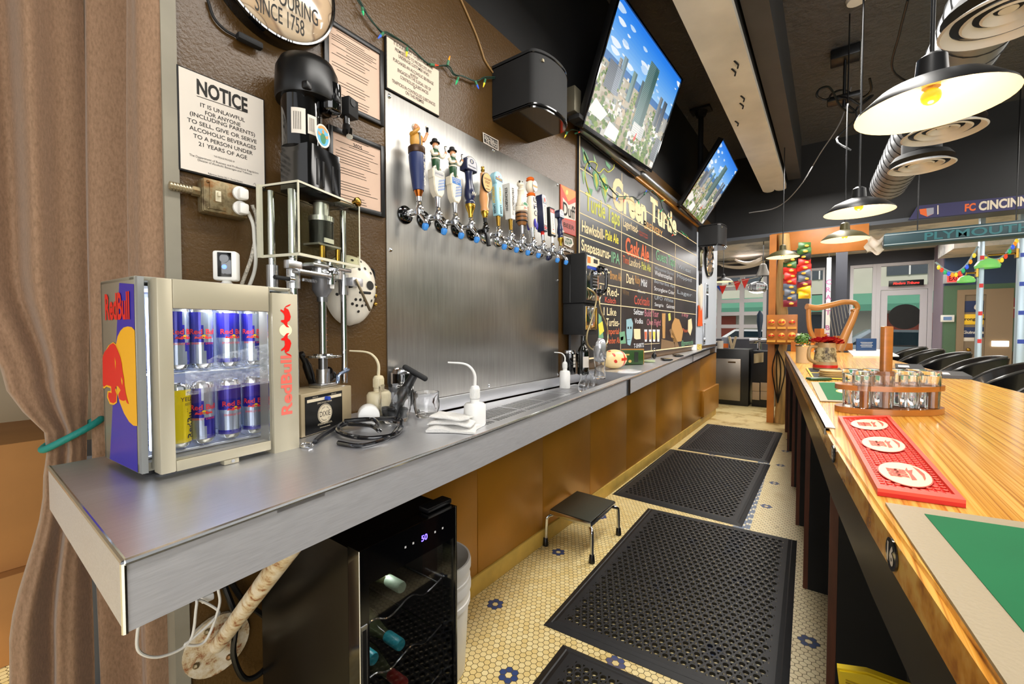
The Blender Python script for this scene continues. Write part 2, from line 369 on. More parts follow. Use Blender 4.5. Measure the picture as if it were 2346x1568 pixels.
# pale end panel of the wall beyond the chalkboard
struct(MB(GREYB).box2((XW + .0005, 6.03, 1.12), (XW + .008, 7.355, 2.65)), 'trim_3')
struct(MB(mat('store_wall_paint', '#b8a68a', .6, var=.06, vs=1)).box2((-4.3, -2.5, 0), (-4.2, HDRY, CEIL)), 'wall_store')
struct(MB(BLACKC).box2((-4.2, -2.5, CEIL), (6.5, HDRY + .3, CEIL + .1)), 'ceiling')
struct(MB(BLACKW).box2((XW - .16, HDRY + .012, HDRZ), (6.5, HDRY + .3, CEIL - .001)), 'wall_header')
struct(MB(mat('header_edge', '#4d5158', .5)).box2((XW - .16, HDRY - .02, HDRZ - .05), (6.5, HDRY + .3, HDRZ - .001)), 'trim_4')
m, k, b = custom('worn_tin_ceiling'); v = k.coord('Object', (1, 1, 1)); n = k.noise(v, 1.4, 5, .7)
k.l.new(k.ramp(n, [(.35, lin('#6d6e72')), (.5, lin('#c9c6c2')), (.65, lin('#e4d6cc'))]), b.inputs['Base Color']); b.inputs['Roughness'].default_value = .5; TIN = m
struct(MB(TIN).box2((-4.2, HDRY + .301, 2.93), (6.5, FY + 1.5, 3.03)), 'ceiling_far')
# the long pale beam under the ceiling, bottom rounded off at its far end
bm_ = MB(mat('pale_beam_paint', '#d9d5cc', .55, var=.12, vs=3))
bw0, bw1, bz0, bz1 = -.775, -.495, 3.30, CEIL - .002
pts = [(bw0, -2.4), (bw1, -2.4), (bw1, 7.0)] + [((bw0 + bw1) / 2 + .07 + .07 * cos(t), 7.0 + .12 * sin(t)) for t in [i * pi / 8 for i in range(9)]] + [((bw0 + bw1) / 2 - .07 + .07 * cos(t), 7.0 + .12 * sin(t)) for t in [i * pi / 8 for i in range(1, 9)]]
bm_.zprism(pts, bz0, bz0 + .05); bm_.zprism([(bw0 + .005, -2.4), (bw1 - .005, -2.4), (bw1 - .005, 7.0), (bw0 + .005, 7.0)], bz0 + .051, bz1, BLACKW)
for px, py in ((1682, 139), (1676, 157), (1697, 219), (1695, 236), (1684, 277)):
    p = onz(px, py, bz0); bm_.tube([(p.x, p.y, bz0 - .001), (p.x + .02, p.y + .05, bz0 - .012), (p.x + .01, p.y + .08, bz0 - .02)], .006, BLACKM, 6)
struct(bm_, 'trim_5')
struct(MB(mat('dark_beam_side', '#3c3d40', .5, var=.1)).box2((bw1 + .012, -2.4, 3.42), (bw1 + .16, 7.1, CEIL - .001)), 'trim_6')

# front wall of the building: garage door, glass, door; all from openings at y = FY
DKGREY = mat('charcoal_wall', '#32343e', .5, var=.08, vs=3); FRAME = mat('window_frame_grey', '#b5b3b8', .35, var=.04, vs=3); DFRAME = mat('pale_door_frame', '#c9c6cc', .35)
PANE = mat('window_pane', '#ffffff', .0, trans=1, ior=1.05)
def fx(px, py): p = ony(px, py, FY); return p.x, p.z
gl, gt = fx(1560, 640); gr, gb = fx(1755, 778)
d0, dt = fx(2009, 603); d1, _ = fx(2140, 603); w0, wt = fx(1948, 609); w2, _ = fx(1856, 600); w3, _ = fx(1891, 600)
_, dh = fx(2075, 662)
w = MB(DKGREY)
w.box2((-4.2, FY, 0), (gl, FY + .15, 2.929)); w.box2((gl, FY, gt), (gr, FY + .15, 2.929)); w.box2((gl, FY, 0), (gr, FY + .15, gb))
w.box2((gr, FY, 0), (w2, FY + .15, 2.929)); w.box2((w2, FY, wt), (d1, FY + .15, 2.929)); w.box2((w3, FY, 0), (w0, FY + .15, wt)); w.box2((w2, FY, 0), (w3, FY + .15, .8)); w.box2((w0, FY, 0), (d0, FY + .15, .75))
struct(w, 'wall_front')
g = MB(FRAME); nr = 5; nc = 4
for i in range(nr + 1): z = gb + (gt - gb) * i / nr; g.box2((gl + .001, FY + .02, max(gb, z - .045) + .001), (gr - .001, FY + .07, min(gt, z + .045) - .001))
xs = [ony(x, 700, FY).x for x in (1560, 1600, 1647, 1699, 1753)]
for x in xs: g.box2((max(gl, x - .05) + .001, FY + .015, gb + .001), (min(gr, x + .05) - .001, FY + .075, gt - .001))
gd = struct(g, 'window_1')
struct(MB(PANE).box2((gl, FY + .04, gb), (gr, FY + .046, gt)), 'window_pane', parent=gd)
g = MB(DFRAME)
for a, c in ((w0, w0 + .06), (d0 - .06, d0), ): g.box2((a + .001, FY + .01, .751), (c, FY + .12, wt - .001))
g.box2((w0 + .061, FY + .01, wt - .06), (d0 - .061, FY + .12, wt - .001)); g.box2((w0 + .061, FY + .01, .751), (d0 - .061, FY + .12, .82))
o = struct(g, 'window_2'); struct(MB(PANE).box2((w0 + .06, FY + .05, .82), (d0 - .06, FY + .056, wt - .06)), 'window_pane', parent=o)
g = MB(DFRAME)
for a, c in ((w2, w2 + .04), (w3 - .04, w3)): g.box2((a + .001, FY + .01, .801), (c - .001, FY + .12, wt - .001))
g.box2((w2 + .041, FY + .01, wt - .05), (w3 - .041, FY + .12, wt - .001))
for z in (1.3, 1.7, 2.1): g.box2((w2 + .041, FY + .03, z), (w3 - .041, FY + .06, z + .02), BLACKM)
o = struct(g, 'window_3'); struct(MB(PANE).box2((w2 + .04, FY + .07, .8), (w3 - .04, FY + .076, wt - .05)), 'window_pane', parent=o)
g = MB(DFRAME); t = .07
g.box2((d0 + .001, FY + .01, .002), (d0 + t, FY + .12, wt - .001)); g.box2((d1 - t, FY + .01, .002), (d1 - .001, FY + .12, wt - .001))
g.box2((d0 + t, FY + .01, wt - .06), (d1 - t, FY + .12, wt - .001)); g.box2((d0 + t, FY + .01, dh - .01), (d1 - t, FY + .12, dh + .07))
o = struct(g, 'door_1')
g = MB(DFRAME); s_ = .11
g.box2((d0 + t + .005, FY + .03, .01), (d0 + t + s_, FY + .08, dh - .02)); g.box2((d1 - t - s_, FY + .03, .01), (d1 - t - .005, FY + .08, dh - .02))
g.box2((d0 + t + s_, FY + .03, dh - .12), (d1 - t - s_, FY + .08, dh - .02)); g.box2((d0 + t + s_, FY + .03, .01), (d1 - t - s_, FY + .08, .25))
struct(g, 'door_leaf', parent=o)
struct(MB(PANE).box2((d0 + t + s_, FY + .05, .25), (d1 - t - s_, FY + .056, dh - .12)), 'door_pane', parent=o)
struct(MB(PANE).box2((d0 + t, FY + .05, dh + .07), (d1 - t, FY + .056, wt - .06)), 'window_pane', parent=o)
struct(MB(BLACKM).cyl((d0 + t + s_ + .03, FY + .0, 1.02), (d1 - t - s_ - .03, FY + .0, 1.02), .014), 'push_bar', parent=o)

# green wall of the side room and its corner
GWY = 10.6
GREENW = mat('green_wall', '#4d6a50', .6, var=.06, vs=2); BLUEW = mat('blue_upper_wall', '#2c4060', .6); TAN = mat('tan_door_paint', '#7d6a52', .5)
g0 = d1 + .02; gz = ony(2170, 655, GWY).z
w = MB(GREENW); w.box2((g0, GWY, .95), (6.4, GWY + .12, gz)); w.box2((g0, GWY, gz), (6.4, GWY + .12, 2.929), BLUEW); w.box2((g0, GWY, 0), (6.4, GWY + .12, .95), GREENW)
struct(w, 'wall_back')
struct(MB(mat('mauve_jamb', '#8d7f8f', .5)).box2((d1 + .002, GWY + .13, 0), (d1 + .25, FY - .002, 2.929)), 'trim_7')
struct(MB(TIN).box2((g0 - .1, 9.4, 2.60), (6.4, GWY - .002, 2.928)), 'trim_8')
struct(MB(GREENW).box2((6.4, -2.5, 0), (6.5, FY, 2.93)), 'wall_right')
# tan door on the green wall
a = ony(2194, 665, GWY - .03); c = ony(2262, 665, GWY - .03)
g = MB(mat('tan_frame', '#8b7458', .5)); g.box2((a.x, GWY - .035, .002), (a.x + .09, GWY - .001, a.z)); g.box2((c.x - .01, GWY - .035, .002), (c.x + .3, GWY - .001, a.z)); g.box2((a.x + .09, GWY - .035, a.z - .09), (c.x - .01, GWY - .001, a.z))
o = struct(g, 'door_2'); struct(MB(TAN).box2((a.x + .092, GWY - .02, .01), (c.x - .012, GWY - .001, a.z - .092)), 'door_leaf', parent=o)
struct(MB(BRASS).sph((a.x + .15, GWY - .05, 1.0), .03), 'door_knob', parent=o)
# lower wainscot on the right of the door
struct(MB(mat('brown_wainscot', '#6f5a42', .5)).box2((c.x + .31, GWY - .03, 0), (6.39, GWY - .001, .98)), 'trim_9')
# ================================================================== steel back counter
ZC0, ZS = 1.032, .0075
def zc(y): return ZC0 + ZS * (y - .17)
def onc(x, y): d = ray(x, y); t = (ZC0 - ZS * .17 - CAMH) / (d.z - ZS * d.y); return CAM + d * t
def mw(t): return Matrix.Translation(t.location) @ t.rotation_euler.to_matrix().to_4x4()
def onl(t, px, py, ax, val):                 # photo ray hits the plane (axis = val) of a thing's own frame
    I = mw(t).inverted(); o = I @ CAM; d = I.to_3x3() @ ray(px, py); k_ = (val - o[ax]) / d[ax]; return o + d * k_
def up(p, px): return px * (Vector(p) - CAM).dot(_fw) / F     # photo pixels -> metres at a point

ct = thing('steel_counter', 'long brushed steel back counter with a deep square edge along the left wall', 'counter', (-1.1, 2.0, 0))
CI = Matrix.Translation(-ct.location)
fr = [onc(*p) for p in [(284.5, 1287), (700, 1137.4), (1100, 995.4), (1400, 882.6), (1510, 840.2), (1633, 793)]]
fr[-1] = Vector((min(fr[-1].x, XW + .03), 7.35, zc(7.35)))
lft = onc(112, 1069)
poly = [lft] + fr + [Vector((XW + .016, 7.35, 0)), Vector((XW + .016, .36, 0)), Vector((lft.x, .29, 0))]
TRAY0, TRAY1 = 1.06, 2.80
# deck in three pieces round the sunken tray, one mesh
def fx_at(y):
    for a, b_ in zip(fr[:-1], fr[1:]):
        if a.y <= y <= b_.y: return a.x + (b_.x - a.x) * (y - a.y) / (b_.y - a.y)
    return fr[-1].x
mb = MB(STEEL, CI)
def deck(pl, zoff=0, th=.012):
    vs = [(x, y, zc(y) + zoff) for x, y in pl] + [(x, y, zc(y) + zoff - th) for x, y in pl]; n = len(pl)
    mb.add(vs, [tuple(range(n)), tuple(range(n, 2 * n))[::-1]] + [(i, (i + 1) % n, n + (i + 1) % n, n + i) for i in range(n)])
bk = XW + .016; rim = .052
deck([(lft.x, lft.y), (fr[0].x, fr[0].y), (fx_at(.6), .6), (fx_at(TRAY0), TRAY0), (bk, TRAY0), (bk, .36), (lft.x, .29)])
ysr = [TRAY0, 1.5, 2.0, 2.4, TRAY1]
deck([(fx_at(y), y) for y in ysr] + [(fx_at(y) - rim, y) for y in ysr[::-1]])
deck([(fx_at(TRAY1), TRAY1), (fx_at(4), 4), (fx_at(5.5), 5.5), (fr[-1].x, 7.35), (bk, 7.35), (bk, TRAY1)])
mb.build('worktop', ct)
mb = MB(STEELF, CI); TH = .100
for a, b_ in zip([lft] + fr[:-1], fr):
    n = Vector((b_.y - a.y, -(b_.x - a.x), 0)).normalized(); o1 = n * .001; o2 = n * -.010
    vs = [(a.x + o1.x, a.y + o1.y, a.z), (b_.x + o1.x, b_.y + o1.y, b_.z), (b_.x + o1.x, b_.y + o1.y, b_.z - TH), (a.x + o1.x, a.y + o1.y, a.z - TH)]
    vs2 = [(v[0] + (o2 - o1).x, v[1] + (o2 - o1).y, v[2]) for v in vs]
    mb.add(vs + vs2, [(0, 1, 2, 3), (4, 7, 6, 5), (0, 4, 5, 1), (3, 2, 6, 7), (0, 3, 7, 4), (1, 5, 6, 2)])
mb.box2((fr[-1].x - .012, 7.345, zc(7.35) - TH), (bk, 7.352, zc(7.35)))
mb.build('fascia', ct)
mb = MB(mat('edge_highlight_steel', '#eceef0', .16, 1), CI)
mb.tube([v + Vector((.0025, 0, -.0005)) for v in fr], .005, None, 8); mb.tube([(lft.x, lft.y, lft.z - .002), fr[0] + Vector((0, 0, -.002))], .0042, None, 8); mb.tube([fr[0] + Vector((.001, -.001, -.002)), fr[0] + Vector((.001, -.001, -TH))], .004, None, 8)
mb.build('rolled_edge', ct)
for px, py in ((1440, 868), (1587, 812)):
    mb = MB(mat('seam_dark_steel', '#4c4e52', .3, 1), CI); p = onc(px, py); d = (fr[3] - fr[2]).normalized(); n = Vector((d.y, -d.x, 0)); wd = .05 if px < 1500 else .02
    mb.box((0, 0, 0), (wd, .004, TH - .004), T=Matrix.Translation(p + n * .003 + Vector((0, 0, -TH / 2 - .003))) @ RZ(atan2(d.y, d.x))); mb.build('seam_strip', ct)
mb = MB(mat('underside_wood', '#3a2a18', .7), CI)
mb.add([(x, y, zc(y) - TH + .004) for x, y in [(lft.x + .012, lft.y + .01), (fr[0].x - .012, .165), (fx_at(1.06) - .012, 1.06), (fx_at(2.8) - .012, 2.8), (fx_at(5) - .012, 5), (fr[-1].x - .01, 7.34), (bk, 7.34), (bk, .36), (lft.x + .012, .28)]], [tuple(range(9))])
mb.build('underside', ct)
# sunken drip tray with slotted grate
tr = thing('drip_tray', 'long sunken steel drip tray with slotted grate below the beer taps', 'drip tray', (-1.2, 1.9, .96))
TI = Matrix.Translation(-tr.location); zt = .972
mb = MB(STEEL, TI)
yy = [TRAY0 + .004, 1.5, 2.0, 2.4, TRAY1 - .004]
fxl = [fx_at(y) - rim - .002 for y in yy]
for i in range(4):
    mb.add([(fxl[i], yy[i], zc(yy[i]) - .002), (fxl[i + 1], yy[i + 1], zc(yy[i + 1]) - .002), (fxl[i + 1], yy[i + 1], zt - .03), (fxl[i], yy[i], zt - .03)], [(0, 1, 2, 3)])
mb.add([(fxl[0], yy[0], zc(yy[0]) - .002), (bk, yy[0], zc(yy[0]) - .002), (bk, yy[0], zt - .03), (fxl[0], yy[0], zt - .03)], [(0, 1, 2, 3)])
mb.add([(fxl[-1], yy[-1], zc(yy[-1]) - .002), (bk, yy[-1], zc(yy[-1]) - .002), (bk, yy[-1], zt - .03), (fxl[-1], yy[-1], zt - .03)], [(0, 1, 2, 3)])
mb.add([(x, y, zt - .03) for x, y in list(zip(fxl, yy)) + [(bk, yy[-1]), (bk, yy[0])]], [tuple(range(7))], BLACKM)
mb.build('basin', tr)
mb = MB(STEEL, TI)
gy0, gy1 = TRAY0 + .02, 2.62; ns = 74; st = (gy1 - gy0) / ns
def strip(x0f, x1f, y0, y1): mb.add([(x0f(y0), y0, zt), (x1f(y0), y0, zt), (x1f(y1), y1, zt), (x0f(y1), y1, zt), (x0f(y0), y0, zt - .002), (x1f(y0), y0, zt - .002), (x1f(y1), y1, zt - .002), (x0f(y1), y1, zt - .002)], [(0, 1, 2, 3), (7, 6, 5, 4), (0, 4, 5, 1), (1, 5, 6, 2), (2, 6, 7, 3), (3, 7, 4, 0)])
fe = lambda y: fx_at(y) - rim - .006
cols = [(lambda y: fe(y) - .015, lambda y: fe(y) - .085), (lambda y: fe(y) - .105, lambda y: fe(y) - .20), (lambda y: fe(y) - .22, lambda y: max(XW + .05, fe(y) - .34))]
for i in range(5): pass
for i in range(16):
    y0 = gy0 + (gy1 - gy0) * i / 16; y1 = gy0 + (gy1 - gy0) * (i + 1) / 16
    strip(lambda y: fe(y) - .015, lambda y: fe(y), y0, y1); strip(lambda y: fe(y) - .105, lambda y: fe(y) - .085, y0, y1); strip(lambda y: fe(y) - .22, lambda y: fe(y) - .20, y0, y1); strip(lambda y: XW + .03, lambda y: max(XW + .05, fe(y) - .34), y0, y1)
for i in range(ns):
    y = gy0 + st * i
    for k_, (a, c) in enumerate(cols): strip(lambda q_: c(q_), lambda q_: a(q_), y, y + st * (.50 if i % 13 else 1.0))
mb.build('grate', tr)
# steel splash back behind the taps
sb = thing('steel_splashback', 'tall brushed steel panel screwed to the wall behind the row of beer taps', 'panel', (XW, 1.76, 1.66))
SI = Matrix.Translation(-sb.location)
mb = MB(STEELV, SI); mb.box2((XW + .001, 1.082, 1.038), (XW + .006, 2.437, 2.298), bev=.001); mb.build('sheet', sb)
mb = MB(STEEL, SI); mb.box2((XW + .001, 1.082, .945), (XW + .014, 2.80, 1.036), bev=.002); mb.build('ledge_strip', sb)
for y, z in ((1.10, 2.28), (1.10, 1.67), (1.76, 2.285), (2.42, 2.285), (1.72, 1.055), (2.43, 1.055), (2.43, 1.67)):
    mb = MB(CHROME, SI); mb.lathe([(.0085, 0), (.0085, .002), (.004, .005), (0, .005)], T=Matrix.Translation((XW + .0065, y, z)) @ RY(pi / 2), seg=12); mb.build('screw', sb)

# ================================================================== drinks fridge
FGY = radians(4)
p = onc(319, 1099)
fd = thing('mini_drinks_fridge', 'small silver and blue glass-door drinks fridge at the near end of the steel counter', 'fridge', (p.x, p.y, zc(p.y) + .001), pi / 2 + FGY)
# local frame: X along the counter, -Y toward the room; origin at front lower left corner of the body
SILV = mat('fridge_silver', '#a8a494', .32, .55); SILV2 = mat('fridge_door_frame', '#b3ab94', .35, .25); FBLUE = mat('fridge_blue', '#2b22a8', .3); FYEL = mat('fridge_yellow', '#f7b512', .35); FRED = mat('fridge_red', '#e0160e', .35)
FW, FD, FH = .335, .215, .415
LED = mat('fridge_led', '#cfdcff', .5, emit=4)
mb = MB(SILV)
mb.box2((0, 0, .012), (.006, FD, FH + .012), bev=.001); mb.box2((FW - .006, 0, .012), (FW, FD, FH + .012)); mb.box2((0, 0, FH + .004), (FW, FD, FH + .014), bev=.002); mb.box2((0, 0, .012), (FW, FD, .03)); mb.box2((0, FD - .01, .012), (FW, FD, FH + .01))
for x in (.03, FW - .03):
    for y in (.03, FD - .03): mb.cyl((x, y, 0), (x, y, .013), .012, BLACKM, 10)
_kd = (FD - .001) / onl(fd, 213, 850, 0, 0).y
def LS(px, py, off=.0006): q_ = onl(fd, px, py, 0, -off); q_.y = min(FD - .001, max(0, q_.y * _kd)); q_.z = min(FH + .013, max(.013, q_.z)); return q_
def sidepoly(z_, off, m_):           # zoomed photo points of the fridge's end panel
    pts = [LS(180 + .3317 * a, 600 + .3317 * c, off) for a, c in z_]; mb.face(pts, m_)
mb.build('body', fd); mb = MB(SILV)
sidepoly([(248, 152), (398, 152), (408, 1495), (155, 1352)], .0006, FBLUE)
sidepoly([(322, 447), (360, 452), (398, 475), (407, 1136), (370, 1130), (330, 1100), (285, 1040), (245, 960), (222, 890), (215, 830), (212, 700), (216, 570), (230, 515), (255, 478), (285, 455)], .0010, FYEL)
bull = [(98, 655), (112, 620), (140, 595), (160, 572), (190, 560), (212, 575), (232, 610), (252, 650), (266, 700), (272, 745), (285, 800), (290, 850), (300, 900), (312, 940), (328, 980), (312, 972), (298, 945), (285, 955), (262, 950), (238, 936), (236, 905), (255, 880), (232, 852), (216, 850), (205, 878), (218, 905), (214, 955), (190, 965), (160, 955), (142, 915), (148, 888), (175, 895), (170, 850), (130, 838), (108, 850), (98, 835)]
sidepoly([(97, 645), (150, 575), (190, 553), (216, 568), (245, 620), (262, 655), (240, 660), (200, 600), (150, 610)], .0013, FYEL)
sidepoly([(90, 848), (108, 862), (130, 850), (165, 862), (166, 880), (140, 880), (133, 920), (158, 968), (195, 976), (222, 962), (225, 900), (216, 870), (200, 850), (150, 830)], .0013, FYEL)
sidepoly(bull, .0016, FRED)
sidepoly([(205, 655), (214, 690), (212, 740), (207, 700)], .0019, FYEL); sidepoly([(262, 790), (274, 815), (272, 850), (262, 820)], .0019, FYEL)
a = LS(180 + .3317 * 108, 600 + .3317 * 338); c = LS(180 + .3317 * 370, 600 + .3317 * 362); tp = LS(180 + .3317 * 240, 600 + .3317 * 208)
TS = Matrix(((0, 0, 1, 0), (-1, 0, 0, 0), (0, 1, 0, 0), (0, 0, 0, 1)))     # not used for FR text: end panel faces -X
mb.text('RedBull', .058, (0, 0, 0), FRED, T=Matrix.Translation(((-.0018), (a.y + c.y) / 2, (a.z + c.z) / 2 + .012)) @ RZ(-pi / 2), w=abs(a.y - c.y) * .84, bold=.03)
mb.build('end_panel_print', fd)
mb = MB(mat('fridge_inner', '#dfe6f5', .4)); mb.box2((.02, .03, .032), (FW - .02, FD - .012, .036)); mb.box2((.02, FD - .014, .036), (FW - .02, FD - .011, FH - .01)); mb.box2((.02, .03, .036), (.024, FD - .014, FH - .01)); mb.box2((FW - .024, .03, .036), (FW - .02, FD - .014, FH - .01)); mb.box2((.02, .03, FH - .01), (FW - .02, FD - .012, FH - .004))
mb.build('liner', fd)
mb = MB(LED); mb.box2((.03, .03, FH - .016), (FW - .03, .05, FH - .0105)); mb.box2((.026, .018, .05), (.030, .026, FH - .03)); mb.build('light_strip', fd)
SH1, SH2 = .042, .222
for zs in (SH1, SH2):
    mb = MB(mat('shelf_wire', '#dfe6f0', .25, .6))
    for i in range(9): x = .026 + (FW - .052) * i / 8; mb.tube([(x, .03, zs - .004), (x, FD - .016, zs - .004)], .0015, None, 6)
    for y in (.03, .12, FD - .016): mb.tube([(.025, y, zs - .006), (FW - .025, y, zs - .006)], .002, None, 6)
    mb.build('wire_shelf', fd)
# door: hinge side left, glass in a deep frame
yd = -.056; xa = onl(fd, 369, 1104, 1, yd).x; xb = onl(fd, 622, 1046, 1, yd).x; zlo = .012; zhi = FH + .008
wl_ = onl(fd, 401, 900, 1, yd).x; wr_ = xb - .001; wz0 = onl(fd, 401, 1058, 1, yd).z; wz1 = onl(fd, 401, 707, 1, yd).z
mb = MB(SILV2)
mb.box2((xa, yd, zlo), (wl_, -.02, zhi), bev=.003); mb.box2((wl_, yd, wz1), (xb, -.02, zhi), bev=.002); mb.box2((wl_, yd, zlo), (xb, -.02, wz0), bev=.002)
mb.box2((xa + .002, -.02, zlo + .004), (xa + .012, -.004, zhi - .004), SILV); mb.box2((.001, -.014, .012), (.012, -.0005, FH + .012), mat('fridge_gasket', '#8d8f8d', .5))
mb.build('door_frame', fd)
mb = MB(GLASS); mb.box2((wl_, yd + .004, wz0), (wr_, yd + .008, wz1)); mb.box2((xa + .0125, -.0195, wz0), (xa + .014, -.004, wz1)); mb.build('door_glass', fd)
m, k, b = custom('glass_mist_haze'); v = k.coord('Generated', (6, 1, 6)); n = k.noise(v, 3, 5, .7); b.inputs['Base Color'].default_value = (.85, .9, 1, 1)
k.l.new(k.math('MULTIPLY', k.ramp(n, [(.35, (0, 0, 0, 1)), (.75, (1, 1, 1, 1))]), .38), b.inputs['Alpha'])
mb = MB(m); mb.face([(wl_ + .02, yd + .003, SH2 - .05), (wr_, yd + .003, SH2 - .04), (wr_, yd + .003, SH2 + .06), (wl_ + .08, yd + .003, SH2 + .035), (wl_ + .02, yd + .003, SH2 + .0)]); mb.build('mist_and_glow', fd)  # misted glass, with the bluish haze of the fridge light painted in
# right-hand column with emblem
ya = yd - .004; x0 = onl(fd, 629, 1040, 1, ya).x; x1 = onl(fd, 687, 1030, 1, ya).x; zt1 = onl(fd, 629, 671, 1, ya).z; zt0 = onl(fd, 629, 1046, 1, ya).z
mb = MB(SILV2); mb.box2((x0, ya, zt0), (x1, -.004, zt1), bev=.002); mb.box2((xb + .0005, yd + .006, zlo), (x0 - .0005, -.004, zhi), SILV)
xm = (x0 + x1) / 2; cz = onl(fd, 658, 757, 1, ya).z
mb.flat(ell(xm, cz, .0165, .0155), ya - .0004, mat('emblem_cream', '#f4ecc0', .4))
def bullm(sz, cx_, cz_, flip):
    P_ = [(-.5, -.05), (-.42, .12), (-.25, .2), (-.05, .26), (.12, .2), (.22, .06), (.36, .06), (.48, .16), (.46, .0), (.36, -.1), (.26, -.16), (.2, -.3), (.12, -.3), (.1, -.12), (-.1, -.1), (-.22, -.16), (-.34, -.32), (-.42, -.3), (-.34, -.12), (-.46, -.12), (-.58, -.02), (-.66, .15), (-.70, .28), (-.60, .2), (-.54, .05)]
    return [(cx_ + q_[1] * sz * .9, cz_ + (q_[0] if not flip else -q_[0]) * sz) for q_ in P_]
for fl_, off_ in ((False, -.032), (True, .032)):
    mb.flat(bullm(.052, xm + .002, cz + off_, fl_), ya - .0007, FRED)
a = onl(fd, 658, 950, 1, ya); c = onl(fd, 658, 815, 1, ya)
mb.text('RedBull', .028, (0, 0, 0), mat('faded_red', '#ea6a5c', .4), T=Matrix.Translation((xm, ya - .0006, (a.z + c.z) / 2)) @ RY(-pi / 2), w=abs(c.z - a.z), bold=.03)
mb.build('emblem_column', fd)
mb = MB(SILV2); lx = onl(fd, 531, 1070, 1, yd).x; mb.box2((lx - .016, yd - .001, -.002 + .003), (lx + .016, yd + .02, zlo - .0005), bev=.001); mb.cyl((lx + .002, yd - .0015, .0075), (lx + .002, yd - .003, .0075), .004, ALU, 12); mb.build('lock', fd)

# cans inside the fridge: every can on its own
CBLUE = mat('can_blue', '#2a24a0', .25, .35, coat=.3); CSIL = mat('can_silver', '#b7c2d6', .25, .7); CYEL = mat('can_yellow', '#f0d60a', .28, .2); CRED = mat('can_red', '#e8343a', .35); CNAVY = mat('can_navy', '#1d1d3c', .4)
MI = mw(fd)
def can(x, y, z, kind, label, group, rot=0):
    t = thing('energy_drink_can', label, 'can', MI @ Vector((x, y, z + .001)), pi / 2 + FGY + rot, group); r = .0252; h = .150; sg = 32
    mb = MB(CBLUE); prof = [(.0, .002), (.018, 0), (.0225, .004), (r, .012), (r, h - .016), (.0235, h - .006)]
    vs = []; fs = []; zs = [.012 + (h - .028) * i / 12 for i in range(13)]
    for zz in zs:
        for q_ in range(sg): a = 2 * pi * q_ / sg; vs.append((r * sin(a), -r * cos(a), zz))
    for i in range(12):
        for q_ in range(sg):
            a = (q_ + .5) / sg; f_ = (i + .5) / 12; ang = ((a + .5) % 1) - .5      # 0 = front
            if kind == 'yellow': m_ = CYEL
            elif kind == 'zero': m_ = CBLUE if f_ > .52 or f_ < .1 else CSIL
            else:
                edge = .055 * (f_ - .5); m_ = CBLUE if ((ang + edge > 0.0) == (f_ < .42)) != (abs(ang) > .27) else CSIL
            mb.add([vs[i * sg + q_], vs[i * sg + (q_ + 1) % sg], vs[(i + 1) * sg + (q_ + 1) % sg], vs[(i + 1) * sg + q_]], [(0, 1, 2, 3)], m_)
    wp = lambda u, v_, zc_=0, R=r + .0004: (R * sin(u / r), -R * cos(u / r), zc_ + v_)
    if kind == 'yellow':
        mb.text('RedBull', .016, (0, 0, 0), CNAVY, w=.07, bold=.02, warp=lambda u, v_: wp(.012 - v_, u, .055)); mb.text('THE', .007, (0, 0, 0), CNAVY, bold=.02, warp=lambda u, v_: wp(u + .012, v_, .125)); mb.text('YELLOW', .010, (0, 0, 0), CNAVY, warp=lambda u, v_: wp(u + .018, v_, .112)); mb.text('EDITION', .006, (0, 0, 0), CNAVY, warp=lambda u, v_: wp(u + .016, v_, .100))
    else:
        mb.text('Red Bull', .0125, (0, 0, 0), CRED, w=.058, bold=.02, warp=lambda u, v_: wp(u, v_, .088)); mb.text('ENERGY DRINK', .005, (0, 0, 0), CRED, w=.05, warp=lambda u, v_: wp(u, v_, .060))
        for s_ in (-1, 1): mb.add([wp(s_ * q_[0], q_[1], .073) for q_ in [(.001, .001), (.004, .005), (.010, .006), (.017, .003), (.019, -.002), (.013, -.001), (.006, -.003)]], [tuple(range(7))], CRED)
        mb.add([wp(.005 * cos(i * pi / 6), .005 * sin(i * pi / 6), .076, r + .0002) for i in range(12)], [tuple(range(12))], YELLOW)
        mb.text('8.4 FL OZ', .0035, (0, 0, 0), CSIL, warp=lambda u, v_: wp(u, v_, .02))
    mb.build('can_body', t)
    mb = MB(CHROME); mb.lathe([(.0, .003), (.018, .0), (.0225, .004), (r, .0125)], seg=sg); mb.build('can_base', t); mb = MB(CHROME); mb.lathe([(r, h - .0165), (.0235, h - .006), (.0225, h - .003), (.0215, h - .004), (.0205, h - .007), (0, h - .007)], seg=sg); mb.build('can_lid', t)
cx_ = [onl(fd, px, 1000, 1, -.005).x for px in (428, 485, 547, 602)]
for i, x in enumerate(cx_):
    can(x, .042, SH2, 'blue' if i != 2 else 'zero', ['blue and silver drink can at the hinge end of the upper fridge shelf', 'blue and silver drink can on the upper fridge shelf above the second lower can', 'half blue drink can on the upper fridge shelf, third from the hinge', 'blue drink can on the upper fridge shelf beside the lettered column'][i], 'cans on the upper fridge shelf', [.35, -.15, .1, -.2][i])
    can(x, .042, SH1, ['yellow', 'blue', 'zero', 'zero'][i], ['bright yellow drink can on the lower fridge shelf', 'blue and silver drink can beside the yellow can on the lower fridge shelf', 'blue over silver drink can in the middle of the lower fridge shelf', 'blue over silver drink can at the lettered end of the lower fridge shelf'][i], 'cans on the lower fridge shelf', [.25, -.25, .15, -.2][i])
fl_ = bpy.data.lights.new('fridge_light', 'POINT'); fl_.energy = 1.6; fl_.color = (.8, .87, 1); fl_.shadow_soft_size = .03
o = bpy.data.objects.new('fridge_light', fl_); C.objects.link(o); o.location = MI @ Vector((FW / 2, .0, FH - .03))
